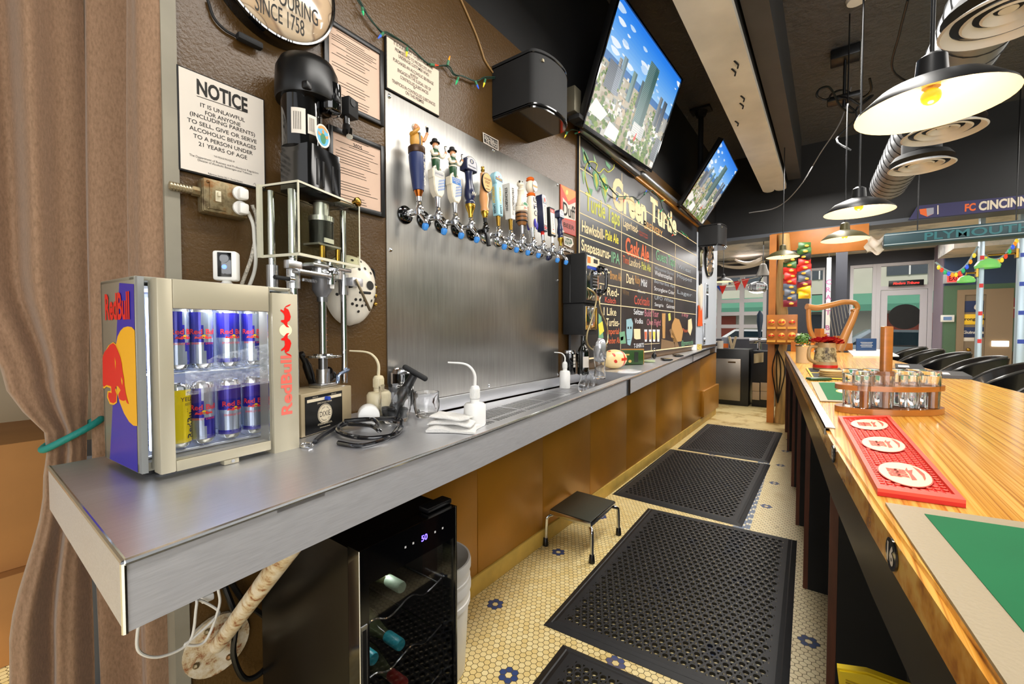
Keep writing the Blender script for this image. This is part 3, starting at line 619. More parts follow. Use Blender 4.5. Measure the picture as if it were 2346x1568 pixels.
# ================================================================== helpers for print placed from photo points
def ptext(mb, t, s, pl, pr_, hpx, m, ax=1, off=.001, bold=0, rot=False, align_w=True):
    a = onl(t, pl[0], pl[1], ax, -off); c = onl(t, pr_[0], pr_[1], ax, -off); d = c - a; mid = (a + c) / 2
    h = up(mw(t) @ mid, hpx); A = Matrix.Translation(mid)
    if rot: A = A @ RY(-atan2(d.z, d.x))
    mb.text(s, h, (0, 0, 0), m, T=A, w=(sqrt(d.x ** 2 + d.z ** 2) if align_w else None), bold=bold)
def ppoly(mb, t, pts, m, off=.001, ax=1, zoom=None):
    if zoom: pts = [(zoom[0] + zoom[2] * x, zoom[1] + zoom[2] * y) for x, y in pts]
    mb.face([onl(t, x, y, ax, -off) for x, y in pts], m)
def wall_thing(name, label, cat, y, z, group=None, off=0): return thing(name, label, cat, (XW + off, y, z), pi / 2, group)
def wq(px, py, off=0): return onx(px, py, XW + off)
def lines(mb, x0, x1, z0, z1, n, y, m, h=.0025, seedv=1):
    r = random.Random(seedv)
    for i in range(n):
        z = z1 - (z1 - z0) * (i + .5) / n
        if r.random() < .15: continue
        a = x0 + (x1 - x0) * r.choice([0, 0, .0, .1, .3]); b_ = x1 - (x1 - x0) * r.random() * .35
        mb.face([(a, y, z - h / 2), (b_, y, z - h / 2), (b_, y, z + h / 2), (a, y, z + h / 2)], m)
def framed(name, label, px_tl, px_br, frame_m, fw, paper_m, off=.014, cat='sign'):
    a = wq(*px_tl, off); c = wq(*px_br, off); y0, y1 = a.y, c.y; z1, z0 = a.z, c.z
    t = wall_thing(name, label, cat, (y0 + y1) / 2, (z0 + z1) / 2, off=.001); w_, h_ = y1 - y0, z1 - z0
    mb = MB(frame_m)
    if fw > 0:
        for s_ in (-1, 1):
            mb.box((s_ * (w_ / 2 - fw / 2), -off / 2, 0), (fw, off, h_), bev=.002); mb.box((0, -off / 2, s_ * (h_ / 2 - fw / 2)), (w_ - 2 * fw, off, fw), bev=.002)
        mb.build('frame', t)
        mb = MB(paper_m); mb.box((0, -off * .3, 0), (w_ - 2 * fw, off * .5, h_ - 2 * fw)); pf = off * .55 + .0005
    else:
        mb.box((0, -off * .45, 0), (w_, off * .85, h_), bev=.001); mb.build('backing', t)
        mb = MB(paper_m); mb.box((0, -off * .93, 0), (w_ - .008, .002, h_ - .008)); pf = off * .93 + .0015
    return t, mb, w_, h_, pf
# notice
nt, mb, w_, h_, pf = framed('notice_sign', 'white framed notice about selling alcohol to minors, hung above the old switch box', (404.5, 146), (609.5, 437), BLACKM, 0, PAPER)
L = [('NOTICE', (451, 202), (567, 238), 32, .035), ('IT IS UNLAWFUL', (459, 242), (561, 274), 9, .012), ('FOR ANYONE', (470, 260), (551, 285), 9, .012), ('(INCLUDING PARENTS)', (435, 263), (584, 308), 9, .012), ('TO SELL, GIVE OR SERVE', (429, 277), (588, 324), 9, .012), ('ALCOHOLIC BEVERAGES', (434, 294), (586, 337), 9, .012), ('TO A PERSON UNDER', (443, 312), (579, 350), 9, .012), ('21 YEARS OF AGE', (455, 331), (566, 360), 9, .012), ('THIS MESSAGE PROVIDED BY', (490, 358), (538, 371), 4, 0), ('The Department of Business and Professional Regulation', (434, 357), (592, 396), 5, 0), ('Division of Alcoholic Beverages and Tobacco', (453, 368), (577, 399), 5, 0), ('Reference: Section 562.11, Florida Statutes', (477, 398), (556, 417), 4, 0)]
for s_, a, c, hp, bo in L: ptext(mb, nt, s_, a, c, hp, INK, off=pf, bold=bo)
ppoly(mb, nt, [(451, 219), (567, 258), (567, 259.5), (451, 220.5)], INK, pf)
a = onl(nt, 590, 425, 1, -pf); mb.tube([a + Vector((-.012 + .004 * i, -.0002, .006 * sin(i * 2.1))) for i in range(8)], .0006, INK, 4)
mb.build('printed_sheet', nt)
# two framed licences
CERT = mat('pinkish_certificate', '#d2b39c', .55, var=.08, vs=3)
for nm, lab, tl, br, sd in (('framed_certificate', 'black framed licence on the wall above the black motor, upper of two', (742, 33), (881, 291), 3), ('framed_certificate', 'black framed licence dated 2025 behind the black motor, lower of two', (752, 283), (883, 499), 5)):
    t, mb, w_, h_, pf = framed(nm, lab, tl, br, BLACK, .018, CERT, cat='picture'); tag(t, group='framed licences')
    x0, x1 = -w_ / 2 + .03, w_ / 2 - .03
    for z0, z1, n in ((h_ * .25, h_ * .43, 7), (-.02, h_ * .2, 8), (-h_ * .42, -.04, 8)): lines(mb, x0, x1, z0, z1, n, -pf - .0003, INK, .0016, sd + n)
    mb.face([(x0, -pf - .0003, h_ * .22), (x1, -pf - .0003, h_ * .22), (x1, -pf - .0003, h_ * .225), (x0, -pf - .0003, h_ * .225)], INK)
    if sd == 5: mb.text('2025', .014, (0, -pf - .0004, h_ * .36), INK, bold=.01)
    mb.build('printed_sheet', t)
# policy sign
t, mb, w_, h_, pf = framed('policy_sign', 'cream sign about ejecting underage customers, above the corner of the steel splash back', (884, 80), (1007, 268), BLACKM, 0, CREAM)
for s_, a, c in [('IT IS OUR POLICY TO EJECT FROM THE', (902, 102), (991, 154)), ('PREMISES AND TO PROSECUTE ANY', (905, 114), (989, 165)), ('UNDERAGE CUSTOMER WHO:', (913, 129), (983, 172)), ('PURCHASES AN ALCOHOLIC BEVERAGE', (901, 139), (993, 189)), ('and/or', (940, 169), (958, 179)), ('ENGAGES IN THE ILLEGAL USE OF', (911, 162), (987, 204)), ('CONTROLLED SUBSTANCES', (917, 178), (981, 212)), ('or', (947, 200), (953, 204)), ('TRAFFICKS IN CONTROLLED SUBSTANCES', (898, 186), (997, 239)), ('ON THIS PREMISE', (929, 213), (971, 234))]:
    ptext(mb, t, s_, a, c, 7.5, INK, off=pf, bold=.012)
mb.build('printed_sheet', t)
# oval brewery sign
pr0 = wq(772, 2, .06); pb = wq(700, 121, .05); pl0 = wq(497, 0, .05)
az = .20; ay = (pr0.y - pl0.y) / 2 + .012; cy_ = pr0.y - ay; cz_ = pb.z + az
t = wall_thing('oval_beer_sign', 'oval cream beer sign with black rim reading pouring since 1758, high on the brown wall', 'sign', cy_, cz_, off=.002)
mb = MB(BLACKG)
def oval(prof, m_, seg=64):
    vs = [(ay * s_ * cos(2 * pi * k_ / seg), -y, az * s_ * sin(2 * pi * k_ / seg)) for s_, y in prof for k_ in range(seg)]
    fs = [(i * seg + k_, i * seg + (k_ + 1) % seg, (i + 1) * seg + (k_ + 1) % seg, (i + 1) * seg + k_) for i in range(len(prof) - 1) for k_ in range(seg)] + [tuple(range((len(prof) - 1) * seg, len(prof) * seg))]
    mb.add(vs, fs, m_)
oval([(1.0, 0), (1.0, .045), (.985, .052), (.955, .052), (.95, .04)], BLACKG); mb.build('rim', t)
m, k, b = custom('oval_sign_face'); v = k.coord('Object', (5, 5, 7)); n = k.noise(v, 1.2, 1, .3)
k.l.new(k.ramp(n, [(.44, lin('#e6d3b8')), (.47, lin('#a58d78')), (.5, lin('#cdb292')), (.56, lin('#cdb292')), (.565, lin('#8f7a68')), (.58, lin('#e3cdb0'))]), b.inputs['Base Color']); b.inputs['Roughness'].default_value = .12; b.inputs['Coat Weight'].default_value = .5
mb = MB(m); oval([(.949, .041), (.92, .052), (.8, .066), (.6, .078), (.3, .086)], m)
ptext(mb, t, 'SINCE 1758', (584, 8), (697, 62), 38, INK, off=.088, bold=.008, rot=False)
ptext(mb, t, 'EI POURING', (600, -20), (727, 30), 38, INK, off=.088, bold=.008)
mb.build('face', t)
mb = MB(BLACKM); P_ = [onl(t, *p, 1, -.006) for p in [(476, 0), (490, 40), (515, 68), (545, 85)]]; mb.tube(P_, .004, None, 6, 5); q_ = onl(t, 572, 95, 1, -.02); mb.box(q_, (.07, .025, .02), bev=.006); mb.build('switch_cord', t)

# ================================================================== rusty switch and outlet box with conduit
p = wq(513, 458, .03)
t = wall_thing('switch_box', 'rusty metal switch and outlet box with flexible conduit on the brown wall', 'switch', p.y, p.z, off=.001)
m, k, b = custom('rusty_metal'); v = k.coord('Object'); n = k.noise(v, 30, 5, .65)
k.l.new(k.ramp(n, [(.3, lin('#4a3a22')), (.5, lin('#8a7c5c')), (.65, lin('#7a5228'))]), b.inputs['Base Color']); b.inputs['Metallic'].default_value = .6; b.inputs['Roughness'].default_value = .45; RUST = m
mb = MB(RUST); bw, bh = .115, .095; mb.box((0, -.02, 0), (bw, .038, bh), bev=.008); mb.box((0, -.0435, 0), (bw * .97, .008, bh * .96), bev=.004); mb.box((-.022, -.049, 0), (.04, .004, .075), bev=.002)
for x in (-.05, .05):
    for z in (-.036, .036): mb.sph((x * .9, -.048, z), .004)
mb.build('cover', t)
mb = MB(mat('ivory', '#d8cdb0', .4)); mb.box((-.022, -.0525, 0), (.014, .003, .03), bev=.001); mb.box((-.022, -.058, .004), (.008, .012, .012), bev=.002, T=None); mb.build('toggle', t)
for i, z in enumerate((.022, -.020)):
    mb = MB(WHITE); mb.cyl((.034, -.0485, z), (.034, -.056, z), .020, None, 18); mb.box((.036, -.066, z - .004), (.026, .022, .032), bev=.007); mb.build('plug', t)
mb = MB(mat('flex_conduit', '#b7a98c', .35, .8)); P_ = [Vector((-.22 + .017 * i / 2, -.022, .012 + .002 * sin(i))) for i in range(20)]
mb.tube([Vector((-.125, -.022, .0095)), Vector((-.065, -.022, .008))], .009, None, 12)
for i in range(9): x = -.124 + i * .0068; mb.cyl((x, -.022, .0095), (x + .0042, -.022, .0095), .0112, None, 12)
mb.cyl((-.075, -.022, .0085), (-.0575, -.022, .0085), .014, RUST, 8); mb.build('conduit', t)
# two cords from the plugs down behind the fridge: each its own thing
for i, (lab, m_, off, pts) in enumerate([('white braided cord hanging from the upper plug to behind the fridge', mat('braided_cord', '#b9b2a4', .7, var=.5, vs=160), .05, [(578, 470), (588, 500), (586, 540), (576, 590), (562, 630), (548, 668)]), ('flat white cord hanging from the lower plug to behind the fridge', mat('cord_white', '#d9d6cd', .5), .05, [(568, 485), (580, 515), (583, 552), (586, 590), (582, 625), (566, 668)])]):
    c_ = tag(MB(m_).tube([onx(x, y, XW + off + .004 * i) for x, y in pts], .0052, None, 8, 6).build('power_cord'), lab, 'cord', 'cords from the switch box')
# small indoor camera on the fridge
p = onx(520, 657, -1.30); zt_ = fd.location.z + FH + .0145
t = thing('security_camera', 'small white indoor camera with blue lit lens standing on the fridge', 'camera', (p.x, p.y, zt_), pi / 2 - .6)
mb = MB(WHITE); mb.lathe([(.026, 0), (.026, .004), (.012, .012), (.010, .018)]); mb.build('foot', t)
mb = MB(WHITE); mb.box((0, 0, .056), (.056, .036, .078), bev=.006); mb.build('case', t)
mb = MB(BLACKG); mb.box((0, -.0185, .058), (.032, .003, .064), bev=.001); mb.lathe([(.011, 0), (.011, .002), (.0, .003)], T=Matrix.Translation((0, -.020, .074)) @ RX(pi / 2), seg=16); mb.build('lens', t)
mb = MB(mat('blue_led', '#3a50ff', .5, emit=9)); mb.sph((0, -.0205, .052), .006, seg=10); mb.build('indicator', t)

# ================================================================== can sealing machine
p = onc(806, 969); MYAW = radians(18); X_ = Vector((-sin(MYAW), cos(MYAW), 0)); Y_ = Vector((-cos(MYAW), -sin(MYAW), 0)); BW, BD, BH = .215, .130, .126
org = p - X_ * (BW / 2) + Y_ * (BD / 2)
mc = thing('can_seaming_machine', 'tall benchtop can sealing machine with black motor and clear box beside the fridge', 'machine', (org.x, org.y, zc(org.y) + .001), pi / 2 + MYAW)
KH = mat('khaki_enamel', '#a9997a', .35, .2); ACR = mat('clear_acrylic', '#eef0e2', .03, trans=1, ior=1.08)
def ML(px, py, y): return onl(mc, px, py, 1, y)
mb = MB(KH); mb.box((0, 0, BH / 2), (BW, BD, BH), bev=.003); mb.build('base', mc)
PLATE = mat('black_nameplate', '#0d0d0d', .3); PIV = mat('nameplate_cream', '#d8cbb0', .4); fy = BD / 2
mb = MB(PLATE)
def pz(z_): return [(660 + .2423 * x, 680 + .2423 * y) for x, y in z_]
pl_ = [onl(mc, x, y, 1, -fy - .001) for x, y in pz([(160, 945), (508, 895), (508, 1215), (165, 1318)])]
x0, x1 = pl_[0].x, pl_[1].x; z1 = (pl_[0].z + pl_[1].z) / 2; z0 = (pl_[2].z + pl_[3].z) / 2; xm, zm = (x0 + x1) / 2, (z0 + z1) / 2; pw, ph = x1 - x0, z1 - z0
mb.box((xm, -fy - .001, zm), (pw, .002, ph)); yp = -fy - .0024
mb.flat([(x0 + .006, z1 - .018), (x1 - .004, z1 - .018), (x1 - .004, z1 - .009), (x0 + .006, z1 - .009)], yp, PIV)
mb.flat(ell(xm, zm - .004, .030, .030, 40), yp, PIV); mb.flat(ell(xm, zm - .004, .0285, .0285, 40), yp - .0002, PLATE); mb.flat(ell(xm, zm - .004, .027, .027, 40), yp - .0004, PIV)
mb.text('DIXIE', .017, (xm, yp - .0006, zm - .004), INK, w=.045, bold=.004)
def arc(s_, r_, a0, a1, sz, flip=False):
    for i, ch in enumerate(s_):
        a = a0 + (a1 - a0) * (i + .5) / len(s_); mb.text(ch, sz, (0, 0, 0), INK, T=Matrix.Translation((xm + r_ * cos(a), yp - .0006, zm - .004 + r_ * sin(a))) @ RY(-(a - pi / 2) if not flip else -(a + pi / 2)))
arc('SINCE 1895', .020, radians(150), radians(30), .005); arc('CANNER CO', .021, radians(215), radians(325), .005, True)
mb.text('DIXIE DOUBLE SEAMER', .005, (xm, yp, z1 - .025), PIV, w=.06); mb.text('MODEL NO.', .003, (xm - pw * .25, yp, z1 - .005), PIV); mb.text('SERIAL NO.', .003, (xm + pw * .25, yp, z1 - .005), PIV)
mb.text('ATHENS, GEORGIA, U.S.A.', .0055, (xm, yp, z0 + .022), PIV, w=.06); mb.text('DIXIE DOUBLE SEAMER', .003, (xm, yp, z0 + .012), PIV)
mb.build('nameplate', mc)
mb = MB(BLUE); mb.cyl((xm + .004, -fy - .002, z1 - .014), (xm + .004, -fy - .016, z1 - .014), .006, None, 10); mb.cyl((xm + .012, -fy - .002, z1 - .014), (xm + .012, -fy - .010, z1 - .014), .005, BRASS, 10); mb.build('toggle_switch', mc)
rz_ = ML(822, 908, 0).z; mb = MB(RED); mb.cyl((BW / 2, -.01, rz_), (BW / 2 + .012, -.01, rz_), .012, CHROME, 14); mb.cyl((BW / 2 + .012, -.01, rz_), (BW / 2 + .026, -.01, rz_), .018, mat('stop_red', '#e8391c', .35), 20, r2=.024); mb.build('stop_button', mc)
# columns
bt = ML(683, 417, -fy).z; bb = ML(685, 578, -fy).z
xr = ML(788, 750, 0).x; xs_ = ML(739, 750, 0).x; xl = ML(672, 620, -.02).x; xb_ = ML(624, 620, .05).x
for nm, x, y, za, r in (('column', xr, 0, BH, .0105), ('column', xl, -.02, BH, .0115), ('column', xb_, .05, BH, .010)):
    mb = MB(CHROME); mb.cyl((x, y, za), (x, y, bt - .01), r, None, 16); mb.cyl((x, y, bb - .10), (x, y, bb - .03), r * 1.6, ALU, 16); mb.build(nm, mc)
# lifter
zl0 = ML(739, 880, 0).z; zl1 = ML(739, 846, 0).z; zd = ML(739, 816, 0).z; zsh = ML(739, 690, 0).z; zch = ML(739, 650, 0).z
mb = MB(ALU); mb.box((xs_, 0, BH + .006), (.075, .05, .011), bev=.002); mb.cyl((xs_, 0, BH + .012), (xs_, 0, zl1), .0205, None, 20); mb.cyl((xs_, 0, zl1), (xs_, 0, zd - .005), .014, STEELG, 16)
mb.lathe([(.0, zd - .004), (.055, zd - .004), (.056, zd), (.055, zd + .003), (.03, zd + .003), (.029, zd + .007), (0, zd + .007)], CHROME, 28, T=TR(xs_, 0, 0)); mb.build('lifter', mc)
mb = MB(CHROME); mb.cyl((xs_, 0, zd + .008), (xs_, 0, zsh), .012, None, 16)
for i in range(6): z = zd + .03 + i * .02; mb.box((xs_ + .006, -.0115, z), (.004, .002, .0012), mat('rust_mark', '#a0623a', .6))
mb.build('shaft', mc)
mb = MB(STEELG); mb.cyl((xs_, 0, zsh - .003), (xs_, 0, zsh + .012), .016, None, 16); mb.lathe([(.016, zsh + .012), (.030, zsh + .035), (.030, zch + .035), (0, zch + .035)], mat('grey_casting', '#77777a', .4, .5), 20, T=TR(xs_, 0, 0)); mb.box((xs_ + .012, -.028, zch + .008), (.020, .006, .05), WHITE, .004); mb.build('chuck_body', mc)
zpl = ML(745, 622, 0).z; mb = MB(CHROME); mb.lathe([(0, zpl - .012), (.052, zpl - .012), (.055, zpl - .006), (.05, zpl), (.054, zpl + .006), (.05, zpl + .012), (0, zpl + .012)], None, 28, T=TR(xs_, 0, 0)); mb.build('seaming_plate', mc)
mb = MB(ALU)
mb.box((xs_, -.005, bb - .022), (.17, .085, .012), bev=.002); mb.cyl((xs_ - .03, -.02, bb - .05), (xs_ - .03, -.02, bb - .004), .020, None, 20); mb.cyl((xs_ + .03, -.01, bb - .055), (xs_ + .03, -.01, bb - .004), .036, None, 24); mb.cyl((xs_ + .005, -.03, bb - .075), (xs_ + .005, -.03, bb - .006), .013, CHROME, 16)
mb.box((xl + .05, -.04, bb - .052), (.13, .04, .012), bev=.003); mb.box((xr + .02, -.03, bb - .055), (.055, .03, .028), mat('satin_block', '#d3d3d8', .35, .7), .002); mb.cyl((xr + .03, -.045, bb - .09), (xr + .085, -.045, bb - .088), .005, BLACKM, 10)
mb.cyl((xl - .075, -.03, bb - .075), (xl - .02, -.03, bb - .075), .006, BLACKM, 10); mb.cyl((xl - .03, -.03, bb - .075), (xl - .012, -.03, bb - .075), .010, CHROME, 12); mb.box((xl - .02, -.04, bb - .035), (.05, .02, .025), None, .003)
for i in range(9): mb.cyl((xl + .02 + i * .006, -.035, bb - .072), (xl + .0225 + i * .006, -.035, bb - .072), .005, None, 8)
mb.build('roller_assembly', mc)
mb = MB(mat('lever_steel', '#8b7f68', .3, .9)); a = ML(815, 640, -.05); c = ML(848, 712, -.05); mb.box((0, 0, 0), (.010, .005, (a - c).length), T=Matrix.Translation((a + c) / 2) @ RY(atan2(c.x - a.x, c.z - a.z)), bev=.001); mb.build('lever', mc)
mb = MB(mat('blue_steel', '#9fb4d8', .25, 1)); z = ML(790, 848, -.01).z; mb.tube([(xr + .004, -.012, z), (xr - .02, -.03, z), (xs_ + .022, -.045, z - .008), (xs_ + .010, -.05, z - .026), (xs_ + .008, -.05, BH + .012)], .006, None, 10, 5); mb.build('hand_lever', mc)
mb = MB(BLACK); a = ML(700, 830, .05); mb.tube([(a.x - .02, .05, a.z + .03), (a.x, .05, a.z), (a.x + .02, .05, a.z - .05), (a.x + .03, .05, BH + .003)], [.010, .014, .012], None, 10, 4); mb.cyl((xr - .02, .045, BH + .02), (xr - .05, .03, BH + .045), .018, BLACK, 14); mb.sph((xr - .02, .04, BH + .025), .02, BLACKG); mb.build('cable_gland', mc)
# clear guard box
xl0 = ML(684, 500, -fy).x; xr0 = ML(824, 520, -fy).x; dyb = .078; th = .006
mb = MB(ACR)
for a, c in (((xl0, -fy, bb), (xr0, -fy + th, bt)), ((xl0, -fy + th, bb), (xl0 + th, dyb, bt)), ((xr0 - th, -fy + th, bb), (xr0, dyb, bt)), ((xl0 + th, dyb - th, bb), (xr0 - th, dyb, bt))): mb.box2(a, c)
mb.box2((xl0, -fy, bt), (xr0, dyb, bt + .005)); mb.box2((xl0, -fy, bb - .008), (xr0, dyb, bb - .0002)); mb.build('guard_box', mc)
EDG = mat('acrylic_edge', '#cfcbb4', .25); mb = MB(EDG)
for a, c in (((xl0 - .001, -fy - .001, bt), (xr0 + .001, -fy + .003, bt + .006)), ((xl0 - .001, -fy + .003, bt), (xl0 + .003, dyb, bt + .006)), ((xl0 - .001, -fy - .001, bb - .009), (xr0 + .001, -fy + .003, bb - .001)), ((xl0 - .001, -fy + .003, bb - .009), (xl0 + .003, dyb, bb - .001)), ((xl0 - .002, -fy - .002, bb), (xl0 + .002, -fy + .002, bt)), ((xl0 - .012, dyb - .012, bb - .01), (xl0 - .001, dyb, bt + .004)), ((xr0 - .004, -fy - .0006, bb), (xr0 + .001, -fy + .001, bt))): mb.box2(a, c)
mb.build('guard_edges', mc)
kz = ML(809, 464, -fy).z; kx = ML(809, 464, -fy).x; mb = MB(BRASS); mb.cyl((kx, -fy - .0005, kz), (kx, -fy - .012, kz), .007, None, 12); mb.lathe([(.013, .012), (.015, .016), (.015, .022), (.010, .026), (0, .027)], None, 18, T=Matrix.Translation((kx, -fy, kz)) @ RX(pi / 2)); mb.build('guard_knob', mc)
mb = MB(INK); mb.text('OIL AND CLEAN', .006, (xs_ + .02, -fy - .0006, bt - .022), INK); mb.text('DAILY', .006, (xs_ + .02, -fy - .0006, bt - .030), INK); mb.build('guard_print', mc)
z0_ = bb + .05; mb = MB(BLACK); mb.box((xs_ + .005, .0, z0_), (.10, .06, .006), ALU); mb.cyl((xs_, 0, z0_ + .004), (xs_, 0, z0_ + .075), .036, None, 24); mb.cyl((xs_, 0, z0_ + .076), (xs_, 0, z0_ + .092), .038, ALU, 24); mb.cyl((xs_, 0, z0_ + .093), (xs_, 0, bt - .012), .024, ALU, 20); mb.lathe([(0, bt - .011), (.038, bt - .011), (0, bt - .008)], BLACK, 20, T=TR(xs_, 0, 0))
mb.box((xs_ - .01, -.038, z0_ + .012), (.04, .004, .014), WHITE); mb.cyl((xs_ - .02, -.02, bb + .001), (xs_ - .02, -.02, z0_ - .004), .009, BRASS, 12); mb.cyl((xs_ + .05, -.02, bb + .001), (xs_ + .05, -.02, z0_ - .004), .008, BRASS, 12); mb.build('gearbox', mc)
# motor
yM = .015; h0 = bt + .006; h1 = ML(712, 334, -.04).z; xm_ = ML(704, 250, yM).x; rM = .058
oct_ = [(xm_ - .072, -.052), (xm_ - .055, -.062), (xm_ + .055, -.062), (xm_ + .078, -.04), (xm_ + .078, .04), (xm_ + .055, .068), (xm_ - .055, .068), (xm_ - .072, .05)]
mb = MB(BLACKG); mb.zprism(oct_, h0, h1 - .02); mb.zprism([(xm_ + (x - xm_) * .97, y * .97) for x, y in oct_], h1 - .02, h1)
for x in (-.045, -.02, .02, .05): mb.box((xm_ + x, -.0625, (h0 + h1) / 2 - .015), (.008, .003, (h1 - h0) * .6), BLACKM, .001)
mb.build('motor_housing', mc)
zc0 = ML(690, 192, -.04).z; zcap = ML(704, 122, yM).z - .022
mb = MB(BLACKG); xb0 = ML(691, 250, yM).x; mb.cyl((xb0, yM, h1), (xb0, yM, zc0 + .01), rM, None, 32); mb.build('motor_body', mc)
mb = MB(BLACK); rC = .092; xc = ML(704, 160, yM).x; mb.lathe([(rC * .97, zc0 - .012), (rC, zc0 - .005), (rC, zc0 + .022), (rC * .97, zcap - .045), (rC * .84, zcap - .018), (rC * .55, zcap - .003), (rC * .25, zcap), (0, zcap)], BLACK, 36, T=TR(xc, yM, 0))
for a in (-2.4, -1.35, -.2): mb.box((xc + rC * 1.02 * cos(a), yM + rC * 1.02 * sin(a), zc0 + .0), (.022, .022, .022), BLACK, .005)
mb.build('motor_cap', mc)
mb = MB(BLACKG); a = ML(757, 230, -.05); mb.lathe([(0, ML(757, 268, -.05).z), (.025, ML(757, 262, -.05).z), (.031, ML(757, 255, -.05).z), (.031, ML(757, 198, -.05).z), (.02, ML(757, 192, -.05).z), (0, ML(757, 190, -.05).z)], None, 24, T=TR(a.x, -.052, 0)); mb.build('capacitor', mc)
mb = MB(BLACKM); a = ML(797, 250, -.01); mb.box((a.x, -.01, a.z), (.05, .05, .062), bev=.003); mb.lathe([(.013, 0), (.013, .002), (0, .002)], BLACK, 16, T=Matrix.Translation((a.x - .006, -.0355, a.z + .014)) @ RX(pi / 2)); mb.build('junction_box', mc)
mb = MB(CHROME); mb.cyl((a.x - .008, -.01, a.z - .032), (a.x - .008, -.01, a.z - .062), .012, None, 14); mb.cyl((a.x - .008, -.01, a.z - .062), (a.x - .022, -.02, a.z - .09), .013, BLACK, 14); mb.cyl((a.x - .004, -.02, a.z - .075), (a.x - .018, -.03, a.z - .105), .011, CHROME, 14); mb.build('cable_connector', mc)
mb = MB(WHITE)
wpm = lambda ang, z: (xb0 + (rM + .0006) * sin(ang), yM - (rM + .0006) * cos(ang), z)
for a0, a1, z0_, z1_ in ((-1.30, -.62, h1 + .03, h1 + .105), (-.52, -.02, h1 + .035, h1 + .092)):
    mb.grid(lambda u, v_: wpm(a0 + (a1 - a0) * u, z0_ + (z1_ - z0_) * v_), 8, 1, PAPER)
    for i in range(5): mb.grid(lambda u, v_: (lambda q: (q[0] * 1.0, q[1] - .0006, q[2]))(wpm(a0 + (a1 - a0) * (.15 + .12 * i + .04 * u), z0_ + (z1_ - z0_) * (.15 + .7 * v_))), 1, 1, INK)
mb.build('rating_label', mc)
mb = MB(PAPER); a = ML(739, 312, -.063); mb.flat([(a.x + x, a.z + z) for x, z in ell(0, 0, .030, .034, 28)], -.0645, mat('sticker_white', '#e6dccd', .4)); mb.flat([(a.x + x, a.z + z) for x, z in ell(0, 0, .024, .029, 28)], -.0649, mat('sticker_sky', '#4aa8d0', .4)); mb.flat([(a.x + x, a.z + z) for x, z in ell(0, .004, .024, .025, 20, .5, pi - .5)] , -.0651, mat('sticker_orange', '#d98a2c', .4))
mb.flat([(a.x + x, a.z + z) for x, z in ell(0, .004, .018, .017, 20, .3, pi - .3)], -.0652, mat('sticker_sky', '#4aa8d0', .4))
mb.flat([(a.x + x, a.z + z) for x, z in ell(0, -.008, .011, .016, 20)], -.0655, GREEN); mb.flat([(a.x + x, a.z + z) for x, z in ell(0, .012, .0045, .006, 12)], -.0656, mat('sticker_orange', '#d98a2c', .4))
for s_ in (-1, 1): mb.flat([(a.x + s_ * .008, a.z + .002), (a.x + s_ * .021, a.z + .008), (a.x + s_ * .020, a.z - .002), (a.x + s_ * .012, a.z - .004)], -.0656, mat('sticker_orange', '#d98a2c', .4))
mb.build('turtle_sticker', mc)

# ================================================================== hockey mask on the wall
mp = wq(812, 665, .04)
t = wall_thing('hockey_mask', 'plain white hockey mask with round holes hung on the brown wall behind the machine', 'mask', mp.y, mp.z, off=.003)
MW = mat('mask_ivory', '#ddd5c4', .3); mb = MB(MW)
mw2 = up(mp, 52) * 1.25; mh2 = up(mp, 82)
def mk(u, v_):
    a = (u - .5) * pi * .98; zz = (v_ - .5) * 2; wz = sqrt(max(0, 1 - abs(zz) ** 2.6)) * (1 - .18 * max(0, -zz)); return (mw2 * wz * sin(a), -.075 * wz * cos(a) - .002, mh2 * zz)
mb.grid(mk, 24, 24); mb.build('shell', t)
mb = MB(INK)
def hole(u, v_, r, sz=1):
    c_ = Vector(mk(u, v_)); e1 = (Vector(mk(u + .01, v_)) - c_).normalized(); e2 = (Vector(mk(u, v_ + .01)) - c_).normalized(); n_ = e1.cross(e2)
    if n_.y > 0: n_ = -n_
    mb.face([c_ + n_ * .0012 + e1 * (r * cos(i * pi / 6)) + e2 * (r * sz * sin(i * pi / 6)) for i in range(12)])
for u, v_ in ((.36, .57), (.64, .57)): hole(u, v_, .021, .8)
for u, v_ in ((.3, .75), (.4, .8), (.5, .78), (.6, .8), (.7, .75), (.42, .9), (.58, .9), (.2, .6), (.8, .6), (.44, .36), (.5, .36), (.56, .36), (.46, .28), (.54, .28), (.5, .2), (.4, .3), (.6, .3), (.22, .42), (.78, .42), (.30, .36), (.7, .36)): hole(u, v_, .0055)
mb.build('openings', t)
mb = MB(BLACKM); mb.tube([(mw2 * .7, -.01, mh2 * .7), (mw2 * 1.05, -.004, mh2 * .6), (mw2 * .98, -.002, -mh2 * .1)], .004, None, 6, 4)
mb.build('strap', t)
for z in (.02, -.012, -.045): mb = MB(BRASS); mb.sph((mw2 * 1.08, -.006, z), .008, seg=10); mb.build('rivet', t)

